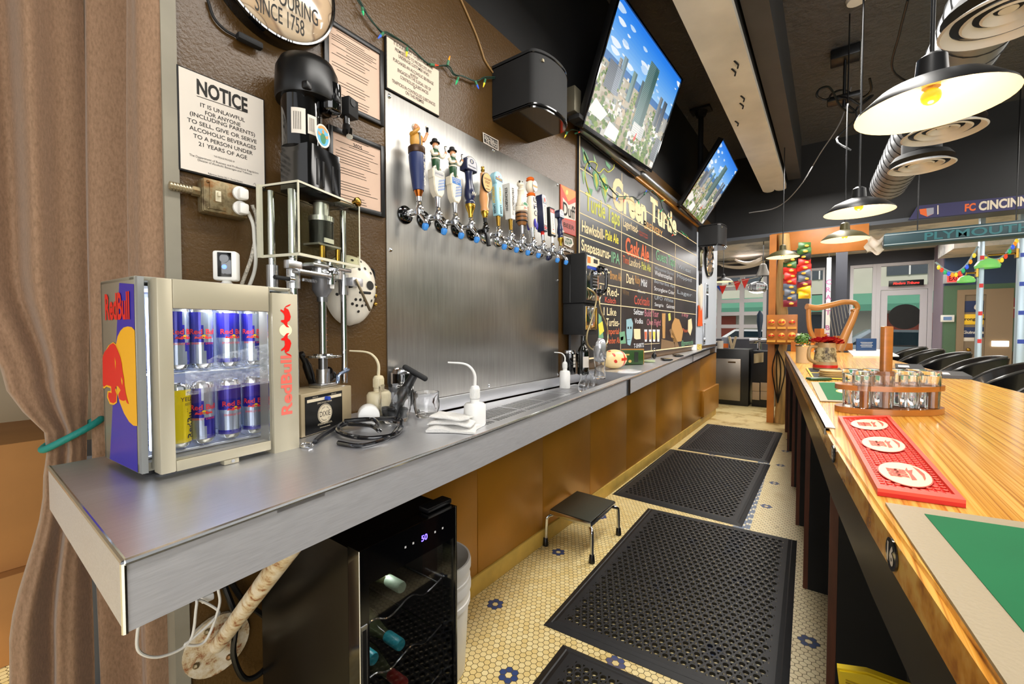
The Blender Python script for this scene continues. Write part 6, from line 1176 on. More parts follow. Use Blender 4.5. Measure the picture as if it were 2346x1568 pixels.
# beige cable on the wall, down to the speaker
tag(MB(mat('beige_cable', '#9a7748', .5)).tube([onx(x, y, XW + .006) for x, y in [(1052, -10), (1072, 35), (1092, 82), (1105, 120), (1112, 140), (1132, 170)]], .0045, None, 6, 6).build('cable'), 'beige cable running down the brown wall to the large speaker', 'cable')
# ================================================================== bottles, jars and oddments on the far half of the counter
t = thing('tall_can', 'tall black and silver can against the wall below the pay phone', 'can', (XW + .055, 2.50, zc(2.5) + .001), YAW)
tallcan(t, .042, .16, lambda mb: [mb.grid(lambda u, v_: ((.0426) * sin(.5 + .5 * u), -(.0426) * cos(.5 + .5 * u), .05 + .022 * i + .018 * v_), 4, 1, PAPER) for i in range(4)])
def wine_bottle(t, r, h, m_, lab_m=None):
    mb = MB(m_); mb.lathe([(r * .8, 0), (r, .006), (r, h * .58), (r * .8, h * .68), (r * .38, h * .78), (r * .36, h * .97), (r * .42, h * .975), (r * .42, h), (0, h)], None, 24); mb.build('glass', t)
    if lab_m: mb = MB(lab_m); mb.grid(lambda u, v_: ((r + .0005) * sin(-.6 + 1.2 * u), -(r + .0005) * cos(-.6 + 1.2 * u), h * (.2 + .28 * v_)), 8, 1); mb.build('label', t)
t = thing('wine_bottle', 'dark wine bottle with pale label standing below the pay phone cord', 'bottle', (XW + .14, 2.53, zc(2.5) + .001), YAW + .4); wine_bottle(t, .038, .255, WINEGLASS, PAPER)
BAGM = mat('clear_film', '#e9e9ea', .15, alpha=.55); ICE = mat('crumpled_foil', '#cfcfd2', .2, .6)
def blob(name, label, cat, loc, d, m_, seed, rough=.25, group=None, n=14):
    b = bmesh.new(); bmesh.ops.create_icosphere(b, subdivisions=3, radius=1); r = random.Random(seed); k_ = [(Vector((r.gauss(0, 1), r.gauss(0, 1), r.gauss(0, 1))).normalized(), r.uniform(3, 8), r.random() * 6) for _ in range(n)]
    for v in b.verts: s_ = 1 + rough / n * 3 * sum(sin(q[1] * v.co.dot(q[0]) + q[2]) for q in k_) * .4; v.co = Vector((v.co.x * d[0] * s_, v.co.y * d[1] * s_, max(-1, v.co.z * s_) * d[2] + d[2]))
    return tag(MB(m_).bm(b).build(name, loc=loc, ang=180), label, cat, group)
p = onc(1374, 868); t = thing('glass_vase', 'tall clear glass stuffed with a crumpled plastic bag beside the wine bottle', 'glass', (p.x, p.y, zc(p.y) + .001)); MB(GLASS).lathe([(.035, 0), (.036, .01), (.030, .06), (.044, .20), (.041, .20), (.027, .06), (.03, .012), (0, .012)], None, 24).build('glass', t)
blob('plastic_bag', 'crumpled clear plastic bag stuffed in the tall glass', 'bag', (p.x, p.y, zc(p.y) + .10), (.036, .036, .075), ICE, 5, .5)
p = onc(1440, 857); blob('plastic_bag', 'flat clear plastic bag lying on the counter before the small rugby ball', 'bag', (p.x, p.y, zc(p.y) + .001), (.07, .13, .014), BAGM, 9, .4)
for i, (px, lab) in enumerate(((1337, 'small clear glass carafe in the drip tray, left of two'), (1359, 'small clear glass carafe in the drip tray, right of two'))):
    t = in_tray('glass_carafe', lab, 'carafe', px, 897, 0, 'carafes in the drip tray'); MB(GLASS).lathe([(.030, 0), (.034, .008), (.034, .04), (.018, .075), (.017, .09), (.024, .105), (.0225, .105), (.0155, .09), (.0165, .075), (.032, .04), (.031, .010), (0, .008)], None, 24).build('glass', t)
# mini rugby ball
p = onc(1412, 846); t = thing('rugby_ball', 'small cream rugby ball with red cross and red swoosh on the back counter', 'ball', (p.x - .02, p.y, zc(p.y) + .074), YAW + .5)
m, k, b = custom('rugby_ball_print'); tcn = k.new('TexCoord'); s3 = k.new('SeparateXYZ'); k.l.new(tcn.outputs['Object'], s3.inputs[0])
c1 = k.math('LESS_THAN', k.math('ABSOLUTE', k.math('ADD', s3.outputs[2], -.0)), .010); c2 = k.math('LESS_THAN', k.math('ABSOLUTE', k.math('ADD', s3.outputs[0], -.05)), .010); c1 = k.math('MULTIPLY', c1, k.math('GREATER_THAN', s3.outputs[0], .01)); nn = k.math('MULTIPLY', k.math('LESS_THAN', s3.outputs[0], .0), k.math('GREATER_THAN', k.noise(tcn.outputs['Object'], 16, 1), .54))
k.l.new(k.mix(k.math('MAXIMUM', nn, k.math('MAXIMUM', c1, c2)), lin('#e8cc92'), lin('#c8321c')), b.inputs['Base Color']); b.inputs['Roughness'].default_value = .35
MB(m).sph((0, 0, 0), (.115, .072, .072), seg=28).build('ball', t)
p = onc(1462, 838); t = thing('card_wallet', 'dark green and gold printed tin standing open behind the rugby ball', 'box', (p.x - .07, p.y + .02, zc(p.y) + .001), YAW + .15)
mb = MB(mat('tin_green', '#2c4a20', .3)); mb.box((0, 0, .062), (.22, .012, .12), bev=.004); mb.build('front', t); mb = MB(mat('tin_print', '#c8a860', .4)); mb.box((.045, -.0068, .065), (.035, .0012, .085), mat('tin_dark', '#232a20', .4)); mb.flat(ell(-.01, .03, .014, .012, 16), -.0075); mb.box((-.04, -.0068, .085), (.05, .0012, .012)); mb.build('print', t); mb = MB(mat('tin_gold', '#a9742c', .35)); mb.box((.03, .030, .066), (.20, .006, .13), bev=.003); mb.build('back', t); mb = MB(BLACK); mb.box((0, .010, .001), (.2, .05, .002)); mb.build('foot', t)
for px, py, lab, nm in ((1499, 829, 'bunch of keys standing on the back counter', 'keys'), (1527, 826, 'black phone lying on the back counter near the keys', 'phone'), (1553, 817, 'black phone lying farther along the back counter', 'phone'), (1486, 830, 'pale green coaster stack beside the keys', 'coaster')):
    p = onc(px, py); t = thing(nm, lab, nm, (p.x, p.y, zc(p.y) + .003), .5)
    if nm == 'keys': mb = MB(BLACK); mb.sph((0, 0, .05), (.02, .012, .03), seg=10); mb.build('fob', t); mb = MB(CHROME); mb.tube([(0, .0, .08), (.01, 0, .1), (0, 0, .115), (-.01, 0, .1)], .003, None, 6, 3, True); mb.box((-.02, .01, .03), (.012, .003, .055)); mb.build('ring', t)
    elif nm == 'phone': mb = MB(BLACK); mb.box((0, 0, .008), (.08, .16, .012), bev=.005); mb.build('body', t); mb = MB(BLACKG); mb.box((0, 0, .0148), (.07, .145, .001)); mb.build('screen', t)
    else: mb = MB(mat('coaster_green', '#a9b48a', .6)); mb.lathe([(.05, 0), (.055, .004), (.055, .012), (0, .014)]); mb.build('disc', t)
p = onc(1590, 803); t = thing('card_holder', 'little white card holder at the far end of the back counter', 'card holder', (p.x - .02, p.y, zc(p.y) + .002), YAW); MB(WHITE).box((0, 0, .035), (.1, .05, .07), bev=.006).build('body', t); MB(mat('card_art', '#c8b060', .5, var=.5, vs=60)).box((.10, .02, .04), (.06, .01, .075)).build('card', t)
# things pinned to the pale wall end: bottle opener, dart board, feathers, orange towel
def end_thing(name, lab, cat, px, py, fn): p = wq(px, py, .012); t = wall_thing(name, lab, cat, p.y, p.z, off=.0085); fn(t); return t
def opn(t): mb = MB(BLACK); mb.box((0, -.012, 0), (.13, .02, .34), bev=.006); mb.build('plaque', t); mb = MB(mat('relief_bronze', '#8c8a70', .35, .7)); mb.sph((0, -.022, 0), (.045, .02, .13)); mb.sph((0, -.024, .09), .03); mb.sph((0, -.024, -.10), (.03, .015, .03)); mb.build('relief', t)
end_thing('wall_plaque', 'black wall plaque with a bronze relief below the far speaker', 'plaque', 1603, 592, opn)
def drt(t):
    mb = MB(BLACKM); mb.lathe([(0, 0), (.22, 0), (.22, .03), (0, .03)], None, 32, T=RX(pi / 2)); mb.build('board', t); mb = MB(mat('dart_tan', '#b08c5c', .7))
    for i in range(10): a = 2 * pi * i / 10; mb.flat([(.05 * cos(a), .05 * sin(a)), (.16 * cos(a), .16 * sin(a)), (.16 * cos(a + .31), .16 * sin(a + .31)), (.05 * cos(a + .31), .05 * sin(a + .31))], -.031)
    mb.build('segments', t); mb = MB(CHROME); mb.tube([(.21 * cos(i * pi / 16), -.031, .21 * sin(i * pi / 16)) for i in range(32)], .012, None, 6, closed=True); mb.build('rim', t)
end_thing('dart_board', 'round dart board with silver rim at the end of the pale wall', 'dart board', 1622, 600, drt)
def msk(t):
    mb = MB(mat('bone_white', '#d8d2c2', .5)); mb.prism([(0, .1), (-.07, .06), (-.09, -.05), (-.05, -.2), (0, -.27), (.05, -.2), (.09, -.05), (.07, .06)], -.03, 0, bev=.006); mb.build('mask', t)
    for x in (-.06, 0, .06): mb = MB(BLACKM); mb.tube([(x * .6, -.01, .08), (x, -.012, .2), (x * 1.2, -.01, .28)], [.012, .004], None, 6, 3); mb.build('feather', t)
end_thing('carved_mask', 'white carved mask with dark feathers on the pale wall', 'mask', 1603, 667, msk)
def twl(t): mb = MB(mat('orange_towel', '#e0571c', .7)); mb.grid(lambda u, v_: (-.12 + .24 * u, -.012 - .008 * sin(u * 14 + v_ * 2), -.14 + .28 * v_), 20, 6); mb.build('cloth', t)
end_thing('bar_towel', 'bright orange cloth hung on the pale wall above the counter end', 'towel', 1602, 724, twl)
for i, (px, py, w_, h_, lab) in enumerate(((1618, 690, .16, .5, 'tall framed mirror on the pale wall end'), (1612, 765, .12, .3, 'small mirrored shelf unit above the counter end'))):
    def mir(t): mb = MB(ALU); mb.box((0, -.008, 0), (w_, .014, h_), bev=.004); mb.build('frame', t); mb = MB(mat('mirror', '#c9d6e2', .03, 1)); mb.box((0, -.0165, 0), (w_ - .03, .002, h_ - .03)); mb.build('glass', t)
    end_thing('wall_mirror', lab, 'mirror', px, py, mir)

# ================================================================== under the counter
t = thing('wine_cooler', 'black glass-door wine cooler lit 50 under the steel counter', 'wine cooler', onz(822, 1265, .84) + Vector((0, 0, -.84)), pi / 2)
cw = (onz(1047, 1160, .84).y - t.location.y); ch_, cdp = .84, .5; BRUSH = mat('black_cabinet', '#15120f', .28, .5, var=.3, vs=3)
mb = MB(BRUSH)
for a, c in (((0, .045, .03), (.012, cdp, ch_ - .005)), ((cw - .012, .045, .03), (cw, cdp, ch_ - .005)), ((.012, .045, ch_ - .03), (cw - .012, cdp, ch_ - .005)), ((.012, .045, .03), (cw - .012, cdp, .05)), ((.012, cdp - .012, .05), (cw - .012, cdp, ch_ - .03))): mb.box2(a, c)
mb.build('cabinet', t)
for x in (.04, cw - .04): MB(BLACKM).cyl((x, .25, 0), (x, .25, .03), .02).build('foot', t)
mb = MB(BLACKG); mb.box2((0, 0, .03), (.026, .044, ch_)); mb.box2((cw - .012, 0, .03), (cw, .044, ch_)); mb.box2((.026, 0, ch_ - .09), (cw - .012, .044, ch_)); mb.box2((.026, 0, .03), (cw - .012, .044, .06)); mb.build('door_frame', t)
m, k, b = custom('smoked_glass'); b.inputs['Base Color'].default_value = (.6, .6, .6, 1); b.inputs['Roughness'].default_value = .02; b.inputs['Transmission Weight'].default_value = 1; b.inputs['IOR'].default_value = 1.5
MB(m).box2((.026, .004, .06), (cw - .012, .008, ch_ - .09)).build('door_glass', t)
mb = MB(CHROME); mb.box2((.003, -.0015, .50), (.020, -.0002, .66)); mb.box2((.0065, -.002, .51), (.0165, -.0016, .65), BLACK); mb.tube([(0, -.001, .04), (0, -.001, ch_), (cw, -.001, ch_), (cw, -.001, .04)], .0015, None, 5); mb.build('handle', t)
mb = MB(mat('display_violet', '#5a48ff', .5, emit=6)); mb.text('50', .016, (cw * .62, -.0006, ch_ - .045), None, bold=.02); mb.build('display', t)
mb = MB(mat('panel_marks', '#c8c8c8', .5)); [mb.box((cw * f_, -.0005, ch_ - .045), (.005, .0006, .005)) for f_ in (.42, .5, .74, .83)]; mb.build('touch_buttons', t)
mb = MB(BLACK); mb.box2((cw - .09, .02, ch_ + .001), (cw + .004, .06, ch_ + .016), bev=.004); mb.build('hinge_cover', t)
for z in (.18, .33, .47, .61): mb = MB(CHROME); mb.tube([(.014, .05, z), (.07, .05, z + .012), (.12, .05, z - .008), (.19, .05, z + .012), (.24, .05, z - .008), (cw - .014, .05, z + .006)], .0025, None, 6, 5); [mb.tube([(x, .05, z), (x, .45, z)], .0025, None, 5) for x in (.03, .16, .29)]; mb.build('wire_rack', t)
MI2 = mw(t); CAPS = {'green': '#9fb49c', 'teal': '#2fa8b8', 'red': '#a8281c'}; GRN = mat('green_bottle_glass', '#5a6040', .1, coat=.5)
for i, (x, z, c_, lab) in enumerate(((.165, .655, 'green', 'bottle with pale green cap on the top rack of the wine cooler'), (.16, .50, 'teal', 'bottle with turquoise cap on the second rack of the wine cooler, right of two'), (.075, .515, 'teal', 'bottle with turquoise cap on the second rack of the wine cooler, left of two'), (.17, .385, 'red', 'bottle with red cap on the third rack of the wine cooler, right of two'), (.085, .37, 'red', 'bottle with red cap on the third rack of the wine cooler, left of two'), (.15, .225, 'red', 'bottle with red cap on the lowest rack of the wine cooler'))):
    b_ = thing('wine_bottle', lab, 'bottle', MI2 @ Vector((x, .305, z)), pi / 2, 'bottles in the wine cooler'); b_.rotation_euler = (pi / 2, 0, pi / 2)
    MB(GRN).lathe([(.028, -.08), (.035, -.07), (.035, .10), (.016, .17), (.014, .19)], None, 18).build('glass', b_); MB(mat('cap_' + c_, CAPS[c_], .35)).lathe([(.0145, .191), (.0155, .195), (.0155, .245), (.014, .25), (0, .25)], None, 18).build('cap', b_)
l = bpy.data.lights.new('wine_cooler_light', 'POINT'); l.energy = 3.0; l.color = (.95, 1, .95); l.shadow_soft_size = .05; o = bpy.data.objects.new('wine_cooler_light', l); C.objects.link(o); o.location = MI2 @ Vector((cw / 2, .2, ch_ - .12))
# two nested white buckets
bl = Vector((-1.235, 1.14, 0))
def bucket(lab, z0, h):
    t = thing('plastic_bucket', lab, 'bucket', (bl.x, bl.y, z0), 0, 'nested white buckets'); mb = MB(WHITE); mb.lathe([(0, .003), (.122, 0), (.128, .01), (.143, h - .09), (.150, h - .088), (.150, h - .07), (.146, h - .068), (.147, h - .035), (.153, h - .033), (.153, h - .012), (.150, h), (.143, h), (.138, h - .09), (.122, .016), (0, .014)], None, 40); mb.build('pail', t)
bucket('white plastic bucket on the floor beside the wine cooler, under a second bucket', .002, .37); bucket('white plastic bucket nested in the lower one beside the wine cooler', .085, .37)
# flanged pipe support under the counter
a = onx(500, 1480, XW + .02); q_ = onx(640, 1290, -.92); e_ = a + (q_ - a) * ((.928 - a.z) / (q_.z - a.z)); t = thing('pipe_support', 'rusty white pipe bracing the counter from a round wall flange', 'pipe', a)
Ti = Matrix.Translation(-a); m, k, b = custom('chipped_white_paint'); v = k.coord('Object'); n = k.noise(v, 28, 5, .7); k.l.new(k.ramp(n, [(.36, lin('#8a4a20')), (.46, lin('#c9b48e')), (.6, lin('#ddd2bc'))]), b.inputs['Base Color']); b.inputs['Roughness'].default_value = .45
mb = MB(m, Ti); mb.cyl((XW + .003, a.y, a.z), (XW + .016, a.y, a.z), .085, None, 32); [mb.sph((XW + .017, a.y + .06 * cos(q), a.z + .06 * sin(q)), .009, RUST, seg=8) for q in (.4, 2.0, 3.6, 5.2)]; mb.build('flange', t)
mb = MB(m, Ti); mb.cyl((XW + .016, a.y, a.z), e_, .021, None, 18); mb.build('pipe', t)
def hang(lab, m_, r, pts, name='power_cord', x0=XW + .04): return tag(MB(m_).tube([onx(x, y, x0 + dx) for x, y, dx in pts], r, None, 8, 6).build(name), lab, 'cord', 'cords under the counter')
hang('black cable looped under the counter beside the pipe support', BLACK, .008, [(515, 1345, 0), (540, 1420, .02), (535, 1500, .02), (560, 1555, .02), (600, 1540, .02), (627, 1490, .01), (610, 1420, 0), (560, 1380, 0), (530, 1335, 0)])
hang('thin white cable dangling under the near end of the counter', mat('cord_white', '#d9d6cd', .5), .0035, [(500, 1350, .06), (502, 1390, .06), (470, 1470, .06), (425, 1478, .06), (440, 1465, .06), (490, 1420, .06), (500, 1400, .05), (455, 1375, .05), (450, 1390, .06), (435, 1470, .06), (370, 1505, .06), (320, 1495, .06), (315, 1450, .06), (326, 1410, .06)])
p = onx(470, 1365, XW + .05); tag(MB(WHITE).box(p, (.05, .03, .02), bev=.005).build('cable_clip'), 'white cable clip under the front of the counter', 'clip')

# ================================================================== curtains
m, k, b = custom('brown_curtain'); v = k.coord('Object', (1, 1, .35)); n = k.noise(v, 220, 3, .6); k.l.new(k.ramp(n, [(.3, lin('#7a5d42')), (.7, lin('#96755a'))]), b.inputs['Base Color']); b.inputs['Roughness'].default_value = .75; b.inputs['Sheen Weight'].default_value = .3; k.l.new(k.bump(n, .25, .002), b.inputs['Normal']); CURT = m
def lerp(a, c, f_): return a + (c - a) * f_
def curtain(name, lab, rows, folds, amp, ph_, nu=110, nv=60):
    """rows: (z, right end, left end, fold depth) from the floor up"""
    def fn(u, v_):
        z = rows[0][0] + (rows[-1][0] - rows[0][0]) * v_
        for (z0, r0, l0, a0), (z1, r1, l1, a1) in zip(rows[:-1], rows[1:]):
            if z <= z1 + 1e-6:
                f_ = (z - z0) / (z1 - z0); f_ = f_ * f_ * (3 - 2 * f_); R_ = Vector(r0).lerp(Vector(r1), f_); L_ = Vector(l0).lerp(Vector(l1), f_); am = lerp(a0, a1, f_); break
        d = (L_ - R_); nn_ = Vector((d.y, -d.x)).normalized(); w_ = sin(2 * pi * folds * u + ph_ + .25 * sin(3 * z)) + .35 * sin(2 * pi * folds * 1.9 * u + 1.7 + z * .6); q_ = R_ + d * u + nn_ * am * w_
        return (q_.x, q_.y, z)
    return tag(MB(CURT).grid(fn, nu, nv).build(name, ang=180, recalc=False), lab, 'curtain')
curtain('curtain', 'straight brown curtain hanging beside the wall end behind the fridge', [(.01, (-1.47, .375), (-1.64, .255), .030), (1.0, (-1.475, .37), (-1.66, .25), .030), (1.25, (-1.42, .362), (-1.66, .25), .026), (3.4, (-1.40, .368), (-1.66, .27), .030)], 1.7, .03, 2.4)
curtain('curtain', 'brown curtain gathered by a teal rope at the left of the counter', [(.01, (-1.55, .215), (-1.62, .065), .035), (.55, (-1.565, .225), (-1.62, .085), .030), (.95, (-1.60, .232), (-1.62, .155), .016), (1.06, (-1.60, .235), (-1.62, .165), .012), (1.2, (-1.60, .24), (-1.64, .10), .022), (1.5, (-1.60, .25), (-1.66, .0), .034), (3.4, (-1.60, .255), (-1.68, -.10), .040)], 1.9, .04, 1.2)
tag(MB(mat('teal_rope', '#0f7f74', .6, bump=.5, bs=90)).tube([(-1.585, .262, 1.105), (-1.57, .235, 1.09), (-1.573, .20, 1.07), (-1.595, .160, 1.045), (-1.635, .165, 1.045), (-1.65, .21, 1.07), (-1.62, .258, 1.10)], .009, None, 10, 6, closed=True).build('tieback_rope'), 'teal rope tying back the brown curtain', 'rope')
# boxes seen past the curtain
CARD = mat('cardboard', '#c58a4c', .75, var=.08, vs=4)
for i, (z0, h, x1, lab) in enumerate(((.001, .36, -2.62, 'brown cardboard box on the floor past the curtain, lower of two'), (.362, .52, -2.68, 'brown cardboard box stacked on another past the curtain'))):
    t = thing('cardboard_box', lab, 'box', (-3.0, .02, z0), 0, 'boxes past the curtain'); MB(CARD).box((0, 0, h / 2), ((x1 + 3.0) * 2, .55, h), bev=.004).build('carton', t); MB(mat('packing_tape', '#d8b07c', .3)).box((-x1 - 3.0 - .76 + .76 + (x1 + 3.0) * 2 - .0 if False else (x1 + 3.0) + .001, 0, h - .03), (.002, .06, .06)).build('tape', t)
t = thing('waste_bin', 'dark grey bin standing beyond the curtain beside the boxes', 'bin', (-2.25, .40, 0)); MB(mat('bin_grey', '#4a4c50', .5)).lathe([(.13, 0), (.16, .86), (.17, .87), (.17, .90), (0, .92)], None, 24).build('body', t)

# ================================================================== rubber mats and step stool
def mat_mesh(pts, nx, ny, border, th=.014, m_=RUBBER):
    P_ = [Vector((p.x, p.y, 0)) for p in pts]      # near-left, near-right, far-right, far-left
    def S(u, v_): a = P_[0].lerp(P_[1], u); c = P_[3].lerp(P_[2], u); q_ = a.lerp(c, v_); return q_
    W_ = (P_[1] - P_[0]).length; L_ = (P_[3] - P_[0]).length; bu, bv = border / W_, border / L_; mb = MB(m_); vs = []; fs = []
    def quad(u0, u1, v0, v1, z0=th, z1=th):
        mb.add([tuple(S(u, v_)) [:2] + (z,) for u, v_, z in ((u0, v0, z0), (u1, v0, z0), (u1, v1, z1), (u0, v1, z1))], [(0, 1, 2, 3)])
    n_ = 10; cu, cv = (1 - 2 * bu) / (nx + .5), (1 - 2 * bv) / ny; sq_ = []
    for k_ in range(n_):
        a = 2 * pi * (k_ + .5) / n_; c_, s_ = cos(a), sin(a); mx = max(abs(c_), abs(s_)); sq_.append((c_ / mx * .5, s_ / mx * .5, c_ * .335, s_ * .335))
    for j in range(ny):
        o_ = bu + (cu / 2 if j % 2 else 0); v0 = bv + j * cv
        if j % 2: quad(bu, bu + cu / 2, v0, v0 + cv)
        else: quad(1 - bu - cu / 2, 1 - bu, v0, v0 + cv)
        for i in range(nx):
            uc, vc = o_ + (i + .5) * cu, v0 + .5 * cv; b0 = len(vs)
            for ox, oy, ix, iy in sq_:
                q_ = S(uc + ox * cu, vc + oy * cv); w_ = S(uc + ix * cu, vc + iy * cv); vs += [(q_.x, q_.y, th), (w_.x, w_.y, th), (w_.x, w_.y, .0008)]
            for k_ in range(n_): k2 = (k_ + 1) % n_; fs += [(b0 + 3 * k_, b0 + 3 * k2, b0 + 3 * k2 + 1, b0 + 3 * k_ + 1), (b0 + 3 * k_ + 1, b0 + 3 * k2 + 1, b0 + 3 * k2 + 2, b0 + 3 * k_ + 2)]
    mb.add(vs, fs)
    z2 = .002; E_ = [(0, 0), (1, 0), (1, 1), (0, 1)]; I_ = [(bu, bv), (1 - bu, bv), (1 - bu, 1 - bv), (bu, 1 - bv)]
    for k_ in range(4):
        k2 = (k_ + 1) % 4; e0, e1, i0, i1 = E_[k_], E_[k2], I_[k_], I_[k2]
        for f0, f1, za, zb in ((0, .35, z2, th * .8), (.35, .42, th * .8, th * .65), (.42, .65, th * .65, th), (.65, 1, th, th)):
            g = lambda a, c, f_: (a[0] + (c[0] - a[0]) * f_, a[1] + (c[1] - a[1]) * f_)
            mb.add([tuple(S(*q_))[:2] + (z,) for q_, z in ((g(e0, i0, f0), za), (g(e1, i1, f0), za), (g(e1, i1, f1), zb), (g(e0, i0, f1), zb))], [(0, 1, 2, 3)])
        mb.add([tuple(S(*q_))[:2] + (z,) for q_, z in ((e0, .0004), (e1, .0004), (e1, z2), (e0, z2))], [(0, 1, 2, 3)])
    return mb
def zp(px, py): return onz(px, py, .001)
A_ = zp(1245, 1433); B_ = zp(1485, 1165); Cc = zp(1826, 1240); D_ = A_ + (Cc - B_) * 1.0
MATS = [('black rubber floor mat with round holes, large one in front of the step stool', [A_, D_, Cc, B_], 22, 36), ('black rubber floor mat with round holes, second one along behind the bar', [zp(1403, 1133), zp(1700, 1208), zp(1765, 1066), zp(1535, 1030)], 22, 36), ('black rubber floor mat with round holes, farthest one at the end of the bar', [zp(1552, 1029), zp(1763, 1062), zp(1793, 993), zp(1620, 972)], 22, 36)]
off_ = (A_ - B_); n4 = zp(1290, 1478); MATS.append(('black rubber floor mat with round holes, nearest one at the bottom edge of the photo', [n4 + off_.normalized() * 1.2, n4 + off_.normalized() * 1.2 + (Cc - B_) * .84, n4 + (Cc - B_) * .93, n4], 20, 28))
for lab, P_, nx, ny in MATS: o = mat_mesh(P_, nx, ny, .07).build('rubber_mat', recalc=False); tag(o, lab, 'floor mat', 'rubber floor mats')
f1, f2, f3 = zp(1250, 1250), zp(1356, 1290), zp(1417, 1226); f4 = f1 + f3 - f2; ctr = (f1 + f2 + f3 + f4) / 4; SH = .225
t = thing('step_stool', 'small chrome step stool with dark rubber top on the tiled floor by the wall', 'stool', (ctr.x, ctr.y, 0)); Ti = Matrix.Translation((-ctr.x, -ctr.y, 0)); e1 = (f2 - f1).normalized(); e2 = (f3 - f2).normalized()
tw, tl_ = (f2 - f1).length * .5 - .015, (f3 - f2).length * .5 + .0; A3 = Matrix(((e1.x, e2.x, 0, 0), (e1.y, e2.y, 0, 0), (0, 0, 1, 0), (0, 0, 0, 1)))
mb = MB(CHROME); mb.box((0, 0, SH - .016), (tw * 2, tl_ * 2 - .03, .030), bev=.006, T=A3); mb.build('top_frame', t); mb = MB(mat('stool_rubber', '#3a3a30', .4, bump=.2, bs=200)); mb.box((0, 0, SH + .001), (tw * 2 - .012, tl_ * 2 - .042, .005), bev=.002, T=A3); mb.build('tread', t)
for f_ in (f1, f2, f3, f4):
    d = Vector((f_.x - ctr.x, f_.y - ctr.y, 0)); i_ = d - d.normalized() * .045; mb = MB(CHROME); mb.tube([i_ + Vector((0, 0, SH - .034)), d - d.normalized() * .012 + Vector((0, 0, SH - .045)), d * .985 + Vector((0, 0, SH - .075)), d * .995 + Vector((0, 0, .04))], .011, None, 12, 5); o = mb.build('leg', t); mb = MB(BLACK); mb.lathe([(.017, 0), (.018, .008), (.014, .048), (.012, .05)], None, 14, T=TR(d.x, d.y, .0005)); mb.build('rubber_foot', o)
# ================================================================== the guests' bar
BZ, BWD = 1.06, .84
be = [onz(*p, BZ) for p in [(1798, 805), (1850, 900), (1902, 1000), (2000, 1155), (2100, 1300), (2283, 1568)]]
d_ = (be[-1] - be[-2]).normalized(); be.append(be[-1] + d_ * .9)
be = be[::-1]; rt_ = [p + Vector((BWD, .02, 0)) for p in be]
def bx_at(y):
    for a, c in zip(be[:-1], be[1:]):
        if a.y <= y <= c.y: return a.x + (c.x - a.x) * (y - a.y) / (c.y - a.y)
    return be[-1].x
bar = thing('bar_counter', 'long wooden bar with striped butcher-block top on the right of the aisle', 'bar', (.3, 3.0, 0)); Ti = Matrix.Translation((-.3, -3.0, 0))
m, k, b = custom('striped_bar_wood'); v = k.coord('Object', (190, 1.0, 20), (0, 0, radians(5.5))); n = k.noise(v, 1.0, 3, .6); v2 = k.coord('Object', (9, .8, 2), (0, 0, radians(5.5))); n2 = k.noise(v2, 1.3, 4, .6)
c1 = k.ramp(n, [(.34, lin('#b07a26')), (.46, lin('#dca440')), (.58, lin('#efc268'))]); c2 = k.ramp(n2, [(.3, lin('#c08a30')), (.7, lin('#e8c478'))])
mx = k.new('Mix', data_type='RGBA', blend_type='OVERLAY'); mx.inputs[0].default_value = .35; k.l.new(c1, mx.inputs[6]); k.l.new(c2, mx.inputs[7]); k.l.new(mx.outputs[2], b.inputs['Base Color']); b.inputs['Roughness'].default_value = .22; b.inputs['Coat Weight'].default_value = .35; b.inputs['Coat Roughness'].default_value = .12; BARW = m
mb = MB(BARW, Ti)
def slab(mb, pts_f, pts_r, z1, z0, m_=None):
    n = len(pts_f); vs = [(p.x, p.y, z1) for p in pts_f] + [(p.x, p.y, z1) for p in pts_r] + [(p.x, p.y, z0) for p in pts_f] + [(p.x, p.y, z0) for p in pts_r]
    fs = [(i, i + 1, n + i + 1, n + i) for i in range(n - 1)] + [(2 * n + i, 3 * n + i, 3 * n + i + 1, 2 * n + i + 1) for i in range(n - 1)] + [(i, 2 * n + i, 2 * n + i + 1, i + 1) for i in range(n - 1)] + [(n + i, n + i + 1, 3 * n + i + 1, 3 * n + i) for i in range(n - 1)] + [(0, n, 3 * n, 2 * n), (n - 1, 3 * n - 1, 4 * n - 1, 2 * n - 1)]
    mb.add(vs, fs, m_)
ch = [p + Vector((.008, 0, 0)) for p in be]
slab(mb, ch, rt_, BZ, BZ - .012); slab(mb, be, [p + Vector((BWD - .02, .02, 0)) for p in be], BZ - .008, BZ - .055); mb.build('top', bar)
mb = MB(mat('apron_metal', '#55504a', .32, .9, var=.12, vs=4), Ti); slab(mb, [p + Vector((.002, 0, 0)) for p in be], [p + Vector((.03, 0, 0)) for p in be], BZ - .0555, BZ - .155); mb.build('apron', bar)
far = [p for p in be if p.y > 1.2]; far[0] = Vector((bx_at(1.55), 1.55, BZ)); far = [far[0]] + [p for p in far if p.y > 1.6]
mb = MB(mat('worn_edge_metal', '#a9a8a4', .3, 1, var=.2, vs=30), Ti); slab(mb, [p + Vector((-.004, 0, 0)) for p in far], [p + Vector((.022, 0, 0)) for p in far], BZ + .003, BZ - .0005); slab(mb, [p + Vector((-.004, 0, 0)) for p in far], [p + Vector((-.0005, 0, 0)) for p in far], BZ + .003, BZ - .02); mb.build('metal_edge', bar)
mb = MB(BLACKM, Ti); slab(mb, [p + Vector((.56, 0, 0)) for p in be], [p + Vector((.60, 0, 0)) for p in be], BZ - .056, .002); mb.build('back_panel', bar)
